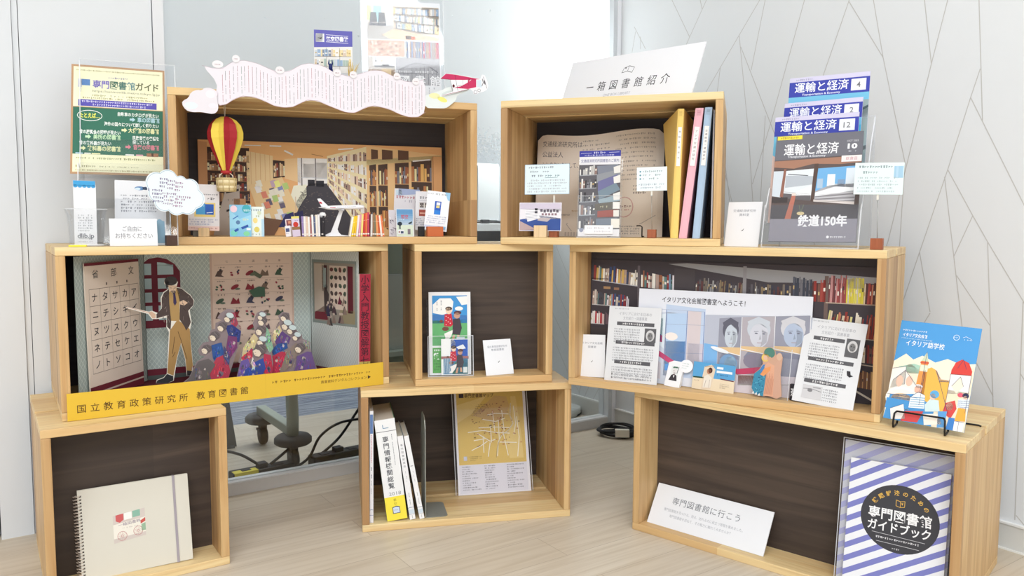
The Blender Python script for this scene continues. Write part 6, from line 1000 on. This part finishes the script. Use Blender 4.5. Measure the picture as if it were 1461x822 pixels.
# ------------------------------------------------------------------ left bottom box: spiral notebook
M0 = pose('BL', -.004, .034, .0186, -4, 10.5, .8); root = empty('spiral_notebook', M0, 'cream spiral notebook with a small cart picture leaning in the left bottom box', 'notebook')
c = Card(.218, .189, 160, 139, base=(212, 208, 195), t=.002); NB = (218, 206, 192)
c.poly([(47, 48), (93, 43), (93, 86), (47, 91)], (206, 194, 186)); c.up(); c.poly([(51, 47.6), (62, 46.4), (62, 56), (56.5, 60), (51, 57)], (206, 92, 92)); c.poly([(63, 46.3), (74, 45.2), (74, 56), (63, 57)], (236, 236, 230)); c.poly([(75, 45), (86, 43.8), (86, 54), (75, 55)], (132, 180, 160)); c.poly([(47, 62), (93, 57), (93, 80), (47, 84)], (232, 226, 214)); c.up(); c.text('一箱図書館', 70, 62.5, 5.4, (136, 116, 140), fit=32, rot=-.1); c.dash(60, 82, 69, 2, (180, 166, 160), 2); c.poly([(86, 62), (93, 58), (93, 64), (86, 67)], (200, 84, 76)); c.poly([(87, 68), (93, 66), (93, 78), (87, 78)], (150, 180, 150))
for x, y in [(59, 81), (82, 77)]:
    c.ring(x, y, 6.6, 7, .7, (196, 130, 126)); c.ring(x, y, 1.4, 1.4, .6, (196, 130, 126), 10)
    for k in range(6): c.line([(x+1.4*math.cos(k*.524), y+1.4*math.sin(k*.524)), (x+6.4*math.cos(k*.524), y+6.8*math.sin(k*.524))], .35, (200, 150, 146)); c.line([(x-1.4*math.cos(k*.524), y-1.4*math.sin(k*.524)), (x-6.4*math.cos(k*.524), y-6.8*math.sin(k*.524))], .35, (200, 150, 146))
for k in range(26): c.rect(2.6, 8+k*5, 2.6, 2.6, (44, 40, 38))
c.build('cover', M0, root)
m = MB(); m.box(-.107, .1075, .0022, .010, .001, .188, flat((238, 236, 228))); m.box(-.109, .109, .0102, .012, 0, .189, flat((222, 218, 204))); m.build('pages', M0, root)
m = MB()
for k in range(26):
    z = .189*(1-(9.3+k*5)/139); m.tube([(-.1035+.0078*math.cos(t)-.006, .005+.0085*math.sin(t), z+.0012*(j % 2)) for j, t in enumerate([2*math.pi*q/10 for q in range(10)])], .0008, flat((226, 214, 204), .4, .5, .5), 5, True)
m.build('spiral_binding', M0, root)
m = MB(); m.box(.0765, .0815, -.0012, -.0002, -.0006, .1896, flat((160, 152, 160))); m.box(.0765, .0815, -.0012, .0130, .1890, .1900, flat((160, 152, 160))); m.build('elastic_band', M0, root)

# ------------------------------------------------------------------ centre bottom box: leaning books, book end, map
def leaning_book(quad, dep, cols, label, draw=None, tops=None, spine_round=.0):
    """quad: bl, br, tr, tl of the spine in the box frame"""
    (bl, br, tr, tl) = quad; w = math.hypot(br[0]-bl[0], br[1]-bl[1]); h = math.hypot(tl[0]-bl[0], tl[1]-bl[1]); a = math.degrees(math.atan2(tl[0]-bl[0], tl[1]-bl[1]))
    zmin = .0186+max(0, math.sin(R(-a))*0); M0 = pose('BC', (bl[0]+br[0])/2, .012, max(.0187, .0186+math.sin(abs(R(a)))*w/2), 0, 0, -a)
    root = empty('reference_book', M0, label, 'book'); c = Card(w, h, 40, 40*h/w, base=cols[0], t=.0012, side=cols[0])
    if draw: draw(c)
    c.build('spine', M0, root)
    for nm, x0, x1, col in (('front_cover', w/2-.0012, w/2, cols[1]), ('back_cover', -w/2, -w/2+.0012, cols[1])): m = MB(); m.box(x0, x1, .0012, dep, 0, h, flat(col)); m.build(nm, M0, root)
    m = MB(); m.box(-w/2+.0013, w/2-.0013, .0014, dep-.003, .0015, h-.0022, flat((226, 216, 202))); m.build('page_block', M0, root); return root
def sp_thick(c):
    H = c.DH; c.rect(0, H*.90-H*.065-28, 40, 0.1, WHITE); c.rect(0, H*.115, 40, 1.0, (84, 84, 90)); c.rect(0, H*.765, 40, H*.235, (248, 228, 60)); c.up(); c.line([(15, H*.05), (15, H*.085), (26, H*.085)], 1.2, (90, 140, 180)); c.vtext('専門情報機関総覧', 17, H*.195, 12.6, (74, 76, 84), H*.066, .012); c.vdash(30, H*.15, H*.46, 3, (140, 142, 150), 2); c.text('2018', 22, H*.735, 10, (150, 152, 158), fit=24); c.vtext('索引版', 20, H*.80, 6, (150, 130, 40), 8); c.poly([(13, H*.87), (21, H*.86), (28, H*.87), (28, H*.935), (13, H*.935)], (60, 66, 100)); c.up(); c.poly([(14.4, H*.876), (20.6, H*.868), (26.8, H*.876), (26.8, H*.929), (14.4, H*.929)], (206, 220, 244)); c.dash(17, 25, H*.9, 4, (110, 120, 160), 3, 1)
def sp_thin(txt):
    def f(c):
        H = c.DH; c.vtext(txt, 20, H*.11, 17, (120, 122, 130), H*.042) if txt else c.dash(8, 32, H*.36, 8, (110, 110, 120), 3, 1); c.vdash(20, H*.42, H*.55, 8, (170, 172, 180), 4); c.vdash(20, H*.68, H*.82, 9, (130, 132, 140), 5); c.line([(0, H*.86), (16, H*.852), (20, H*.862), (26, H*.852), (40, H*.86)], 3, (96, 130, 156)); c.rect(0, H*.88, 40, H*.05, (206, 220, 232)); c.rect(0, H*.935, 40, 2, (84, 116, 150)); c.up(); c.vdash(20, H*.95, H*.985, 8, (120, 140, 160), 6)
    return f
def sp_left(c): H = c.DH; c.rect(4, H*.03, 32, H*.17, (96, 128, 184)); c.vdash(20, H*.21, H*.46, 22, (216, 150, 170), 3); c.vdash(20, H*.50, H*.60, 20, (90, 92, 120), 4); c.vdash(20, H*.62, H*.74, 16, (170, 172, 180), 5); c.line([(4, H*.885), (20, H*.88), (36, H*.885)], 6, (110, 140, 176)); c.rect(0, H*.93, 40, 6, (150, 160, 190))
leaning_book([(-.2520, .0186), (-.2430, .0186), (-.2402, .3045), (-.2492, .3045)], .21, [(236, 236, 240), (226, 226, 232)], 'thin white book with a blue-topped spine against the left wall of the centre box', sp_left)
leaning_book([(-.2080, .0186), (-.1575, .0186), (-.1890, .2790), (-.2386, .2790)], .185, [(236, 237, 238), (90, 150, 110)], 'thick white reference book with a yellow band at the foot of its spine', sp_thick)
leaning_book([(-.1512, .0186), (-.1368, .0186), (-.1672, .2365), (-.1818, .2365)], .15, [(236, 236, 238), (214, 214, 214)], 'thin white book leaning beside the thick yellow-banded book', sp_thin('専門図書館探訪'))
leaning_book([(-.1262, .0186), (-.1140, .0186), (-.1530, .2360), (-.1654, .2360)], .15, [(238, 238, 240), (220, 220, 220)], 'thin white book leaning nearest to the metal book end', sp_thin(''))
be = flat((186, 190, 182), .35, .5, .55); M0 = pose('BC', -.1110, .016, .0188); root = empty('book_end', M0, 'grey metal book end standing right of the leaning white books', 'book end')
m = MB(); n = 10; prof = [(0, 0), (.0, .20)]+[(.03*(1-math.cos(t)), .20+.06*math.sin(t)) for t in [math.pi/2*k/8 for k in range(9)]][1:]+[(.105-.03*math.cos(t)*0-.03*(1-math.sin(t)), .26-.06*(1-math.cos(t))*0-.06*(1-math.cos(math.pi/2-t))*1) for t in [math.pi/2*k/8 for k in range(8, -1, -1)]]
yz = [(0, 0), (0, .200), (.004, .232), (.016, .252), (.034, .260), (.076, .260), (.094, .252), (.104, .232), (.108, .200), (.108, 0)]
A = [(0, y, z) for y, z in yz]; Bq = [(.0012, y, z) for y, z in yz]; tri = tessellate_polygon([[Vector((y, z, 0)) for y, z in yz]]); m.add(A, tri, be); m.add(Bq, tri, be); m.add(A+Bq, [(i, (i+1) % 10, 10+(i+1) % 10, 10+i) for i in range(10)], be); m.build('upright_plate', M0, root)
m = MB(); rc = [(0, 0), (.046, 0), (.054, .003), (.058, .010), (.058, .098), (.054, .105), (.046, .108), (0, .108)]; m.zprism(rc, 0, .0012, be); m.build('foot_plate', M0, root)
c = Card(.208, .288, 107, 148, base=(236, 234, 238), t=.0006); MY = (226, 190, 92)
c.rect(3, 2, 100, 104, MY); c.rect(3, 106, 100, 40, (226, 224, 232)); c.up(); c.poly([(3, 20), (48, 8), (24, 34), (3, 46)], (236, 206, 124)); c.poly([(26, 36), (60, 8), (78, 10), (82, 24), (74, 40), (56, 48), (40, 40)], (214, 174, 104)); c.poly([(84, 10), (92, 10), (97, 60), (99, 100), (78, 100), (74, 70), (86, 48)], (234, 204, 120)); c.up()  # pale patches put the sleeve's glare into the map colour
c.rect(7, 3.5, 7, 6, (60, 44, 60)); c.text('専門図書館マップ', 37, 7, 6.2, (96, 66, 50), fit=44, bold=.01); c.dash(16, 26, 3.4, 2, (130, 96, 60), 2)
c.up()
for pts in [[(18, 60), (40, 58), (60, 62), (80, 64)], [(40, 66), (40, 90)], [(70, 30), (72, 60)], [(56, 30), (58, 60)], [(48, 36), (60, 34), (80, 36)], [(26, 72), (44, 70)], [(92, 40), (94, 70), (90, 98)], [(64, 76), (90, 78)], [(84, 20), (82, 38), (86, 50), (78, 60), (68, 66), (62, 76), (60, 96)], [(52, 52), (52, 76)], [(64, 44), (64, 60), (64, 74)], [(34, 54), (60, 54), (80, 56)], [(32, 62), (50, 74), (58, 72)], [(22, 86), (36, 80), (46, 74)], [(46, 96), (50, 76)], [(70, 60), (76, 96)], [(40, 42), (60, 46), (74, 42)], [(88, 24), (90, 50), (86, 66)]]: c.line(pts, 1.2, (246, 238, 214))
c.line([(84, 20), (82, 38), (86, 50), (78, 60), (66, 68), (60, 84), (58, 98)], .5, (150, 130, 100)); r = random.Random(7); c.up()
for k in range(80):
    x, y = (r.gauss(62, 16), r.gauss(52, 20))
    if 8 < x < 98 and 12 < y < 98: c.rect(x, y, r.uniform(1, 3.2), 1.2, r.choice([(190, 110, 70), (150, 90, 70), (120, 90, 60), (206, 130, 80)]))
for k in range(7): c.dash(24+k*1.5, 34+k*4, 36-k*2.6, 2, (150, 110, 80), k)
c.rect(10, 94, 5, 6, (206, 206, 220)); c.para(18, 36, 95, 2.6, 3, 1.8, (160, 130, 70), 3)
for col in range(3):
    for k in range(11): c.dash(7+col*33, 7+col*33+r.uniform(8, 26), 109+k*3.2, 1.9, (120, 118, 130) if k % 3 else (80, 78, 90), col*20+k, .95)
mp = c.put('library_map', 'yellow library map in a clear sleeve leaning in the centre bottom box', 'map', 'BC', .100, .162, .0186, 0, 18.2)
m = MB(); m.box(-.111, .109, -.0012, -.0006, 0, .296, SLEEVE); m.box(-.1115, -.110, -.0014, -.0003, 0, .296, EDGE); m.box(.108, .1095, -.0014, -.0003, 0, .296, EDGE); m.build('clear_sleeve', pose('BC', .100, .162, .0186, 0, 18.2), mp)

# ------------------------------------------------------------------ on the floor and behind the glass
BLK = flat((36, 35, 38), .45); DKG = flat((84, 86, 88), .6)
def at(u, v, z=0): return ROOM @ Matrix.Translation((u, v, z))
m = MB(); r = random.Random(2)
for k in range(6):
    pts = [((.062+.006*math.sin(k*2+t*3)+.004*k*.6)*math.cos(t), (.050+.005*math.cos(k+t*2)+.0035*k*.6)*math.sin(t), .008+.0075*(k//2)+.004*math.sin(t*2+k)) for t in [2*math.pi*q/30 for q in range(30)]]; m.tube(pts, .0042, BLK, 7, True)
cb = m.build('cable_coil', at(-.090, -.118, .0) @ Matrix.Rotation(R(-34), 4, 'Z'), label='coiled black cable on the floor before the glass partition', cat='cable')
m = MB(); m.box(-.027, .024, -.010, .010, -.014, .014, flat((216, 210, 196), .5)); m.box(.024, .038, -.006, .006, -.007, .006, BLK); m.build('cream_plug', at(-.118, -.172, .022) @ Matrix.Rotation(R(-38), 4, 'Z'), cb, .002)
# wheeled frame of a mobile screen behind the glass
GG = flat((176, 184, 172), .5); root = empty('mobile_screen', at(-1.215, .16), 'grey-green wheeled screen standing behind the glass partition', 'mobile screen')
for u in (-1.215, -.62):
    M0 = at(u, .155)
    m = MB(); m.box(-.016, .016, -.006, .340, .105, .135, GG); m.build('foot_rail', M0, root, .003)
    m = MB(); m.tube([(0, .004, .10), (0, .0, .16), (.0, .012, .30), (0, .05, .50), (0, .10, 1.02)], .019, GG, 12); m.build('post', M0, root)
    for v, lab in ((.0, 0), (.325, 1)):
        m = MB(); m.lathe([(0, .078), (.050, .078), (.058, .084), (.058, .098), (.050, .106), (0, .106)], DKG, 26, (0, v, 0)); m.build('bumper_disc', M0, root)
        o = MB(); MW = Matrix.Translation((0, v, .033)) @ Matrix.Rotation(R(90), 4, 'Y')
        m2 = MB(); m2.box(-.012, .012, v-.014, v+.014, .034, .080, DKG); m2.box(-.020, -.014, v-.03, v+.01, .05, .06, DKG); fork = m2.build('caster_fork', M0, root, .002)
        o.lathe([(.0, -.011), (.029, -.011), (.033, -.006), (.033, .006), (.029, .011), (0, .011)], flat((58, 58, 60)), 22); o.build('caster_wheel', M0 @ MW, fork)
M0 = at(-.9175, .215); m = MB(); m.box(-.28, .28, -.010, .010, .60, 1.02, flat((150, 160, 148), .6)); m.build('upper_panel', M0, root); m = MB(); m.box(-.28, .28, -.008, .008, .34, .598, flat((196, 200, 196), .5)); m.build('lower_panel', M0, root)
m = MB(); m.box(-.28, .28, -.05, .012, .322, .338, flat((190, 198, 186), .5)); m.build('tray', M0, root); m = MB(); m.box(-.28, .28, -.006, .006, .24, .320, flat((158, 170, 156), .6)); m.build('apron_panel', M0, root)
m = MB(); m.zprism([(-.03, -.02), (.024, -.02), (.024, .02), (-.03, .02)], 0, .006, DKG); m.add([(-.05, .0, 0), (.036, 0, 0), (.0, .02, .30), (-.05, .02, .30)], [(0, 1, 2, 3)], DKG); m.add([(-.05, .012, 0), (.036, .012, 0), (.0, .032, .30), (-.05, .032, .30)], [(3, 2, 1, 0)], DKG); m.add([(.036, 0, 0), (.036, .012, 0), (.0, .032, .30), (.0, .02, .30)], [(0, 1, 2, 3)], DKG)
m.build('floor_sign_leg', at(-1.335, .50), label='dark grey slanted panel behind the glass beside the square box', cat='panel')
def strip(u, v, L, ang, lab, yellow):
    M0 = at(u, v) @ Matrix.Rotation(R(ang), 4, 'Z'); root = empty('power_strip', M0, lab, 'power strip'); m = MB(); m.box(-L/2, L/2, -.024, .024, 0, .034, BLK); m.build('body', M0, root, .004)
    for k in range(3): m = MB(); m.box(-L/2+.03+k*.05, -L/2+.058+k*.05, -.014, .014, .034, .036+.012*(k % 2), flat((54, 54, 58))); m.build('socket', M0, root, .001)
    if yellow: m = MB(); m.box(-L/2+.004, -L/2+.075, -.0246, .004, .018, .0350, flat((238, 220, 70))); m.build('yellow_label', M0, root)
    return root
strip(-1.325, .115, .19, 4, 'black power strip with a yellow label behind the glass', True); strip(-1.045, .150, .24, 6, 'black power strip lying to the right behind the glass', False)
for i, (lab, pts) in enumerate([('thin black cable looping at the left behind the glass', [(-1.46, .08, .006), (-1.47, .15, .04), (-1.43, .20, .075), (-1.38, .16, .07), (-1.34, .125, .045)]), ('black cable arching from the wheel frame to the right power strip', [(-1.24, .11, .008), (-1.17, .14, .03), (-1.12, .17, .085), (-1.04, .19, .115), (-.94, .16, .12), (-.86, .12, .10)]), ('black cable rising steeply behind the right power strip', [(-1.12, .16, .03), (-1.05, .18, .07), (-.98, .19, .15), (-.92, .2, .22)]), ('black cable running along the floor under the wheel frame', [(-1.30, .11, .04), (-1.24, .13, .07), (-1.20, .14, .10), (-1.17, .15, .075)])]):
    fine = []
    for a, b2, c2, d2 in zip([pts[0]]+pts[:-2], pts[:-1], pts[1:], pts[2:]+[pts[-1]]):
        for q in range(6):
            t = q/6; fine.append(tuple(.5*((2*b2[k])+(c2[k]-a[k])*t+(2*a[k]-5*b2[k]+4*c2[k]-d2[k])*t*t+(-a[k]+3*b2[k]-3*c2[k]+d2[k])*t**3) for k in range(3)))
    fine.append(pts[-1]); m = MB(); m.tube(fine, .0045, BLK, 7); m.build('cable', ROOM, label=lab, cat='cable')
# floor lamp behind the frosted film
M0 = at(-.100, .300); root = empty('floor_lamp', M0, 'round white floor lamp glowing behind the frosted glass', 'lamp'); WHT = flat((226, 230, 230), .4)
m = MB(); m.lathe([(0, 0), (.132, 0), (.137, .004), (.137, .028), (.132, .034), (0, .036)], WHT, 40); m.build('base', M0, root); m = MB(); m.tube([(-.03, 0, .034), (-.03, 0, 1.32)], .010, WHT, 12); m.build('pole', M0, root)
lm = bpy.data.materials.new('lamp_glow'); lm.use_nodes = True; e = lm.node_tree.nodes['Principled BSDF']; e.inputs['Emission Color'].default_value = (1, .99, .97, 1); e.inputs['Emission Strength'].default_value = 28
m = MB(); m.lathe([(.0, 1.22), (.075, 1.225), (.09, 1.28), (.09, 1.40), (.075, 1.445), (0, 1.45)], lm, 28, (-.03, 0, 0)); m.build('shade', M0, root)
m = MB(); m.tube([(-.15, -.10, .005), (-.04, -.14, .005), (.06, -.12, .006), (.12, -.08, .005)], .005, BLK, 7); m.build('cable', at(-.100, .300), label='short black cable beside the round lamp base', cat='cable')
# white cabinet on a table in the gap between the top boxes
M0 = at(-.27, .52); root = empty('white_cabinet', at(-.27, .52, .775), 'white open cabinet behind the glass, seen between the two top boxes', 'cabinet')
CW = flat((232, 234, 236), .45)
for nm, b2 in (('side_panel', (-.055, -.050, -.02, .25, .775, 1.015)), ('side_panel', (.05, .055, -.02, .25, .775, 1.015)), ('top_panel', (-.12, .055, -.02, .25, 1.01, 1.022)), ('back_panel', (-.12, .055, .24, .25, .775, 1.01)), ('door', (-.050, .055, -.026, -.020, .790, 1.012)), ('bottom_panel', (-.12, .055, -.02, .25, .775, .787)), ('shelf', (-.12, -.055, -.02, .24, .93, .936))): m = MB(); m.box(*b2, CW); m.build(nm, M0, root, .001)
m = MB(); m.lathe([(0, 0), (.022, 0), (.024, .05), (.016, .09), (.012, .11), (0, .11)], flat((120, 180, 186), .2), 18); m.build('teal_bottle', at(-.365, .535, .787), label='pale teal bottle on the lower shelf of the white cabinet', cat='bottle')
m = MB(); m.lathe([(0, 0), (.020, 0), (.020, .04), (.014, .05), (0, .052)], flat((190, 70, 90), .4), 18); m.build('red_jar', at(-.365, .535, .937), label='small red jar on the upper shelf of the white cabinet', cat='jar')
root = empty('side_table', at(-.27, .55), 'white table behind the glass carrying the cabinet', 'table')
m = MB(); m.box(-.23, .23, -.12, .32, .745, .775, flat((228, 228, 230), .4)); m.build('tabletop', at(-.27, .55), root, .002); m = MB(); m.box(-.22, .22, .10, .30, .700, .744, flat((70, 72, 78), .6)); m.build('dark_rail', at(-.27, .55), root)
for a in (-.21, .21):
    for b2 in (-.10, .30): m = MB(); m.box(a-.015, a+.015, b2-.015, b2+.015, 0, .745, flat((206, 208, 210), .4)); m.build('leg', at(-.27, .55), root)
m = MB(); m.tube([(-.16, 0, .012), (-.07, -.005, .006), (-.01, 0, .006), (.06, .004, .008), (.14, .02, .004)], .0024, BLK, 7); m.tube([(-.16, -.012, .004), (-.06, -.01, .004), (.02, -.006, .004), (.10, -.03, .003)], .0024, BLK, 7)
cb = m.build('cord', at(-.30, .455, .776), label='thin black cord on the white table between the top boxes', cat='cord'); m = MB(); m.box(-.020, .016, -.010, .010, -.002, .014, flat((60, 62, 66))); m.build('ferrite_lump', at(-.31, .452, .778), cb, .003)
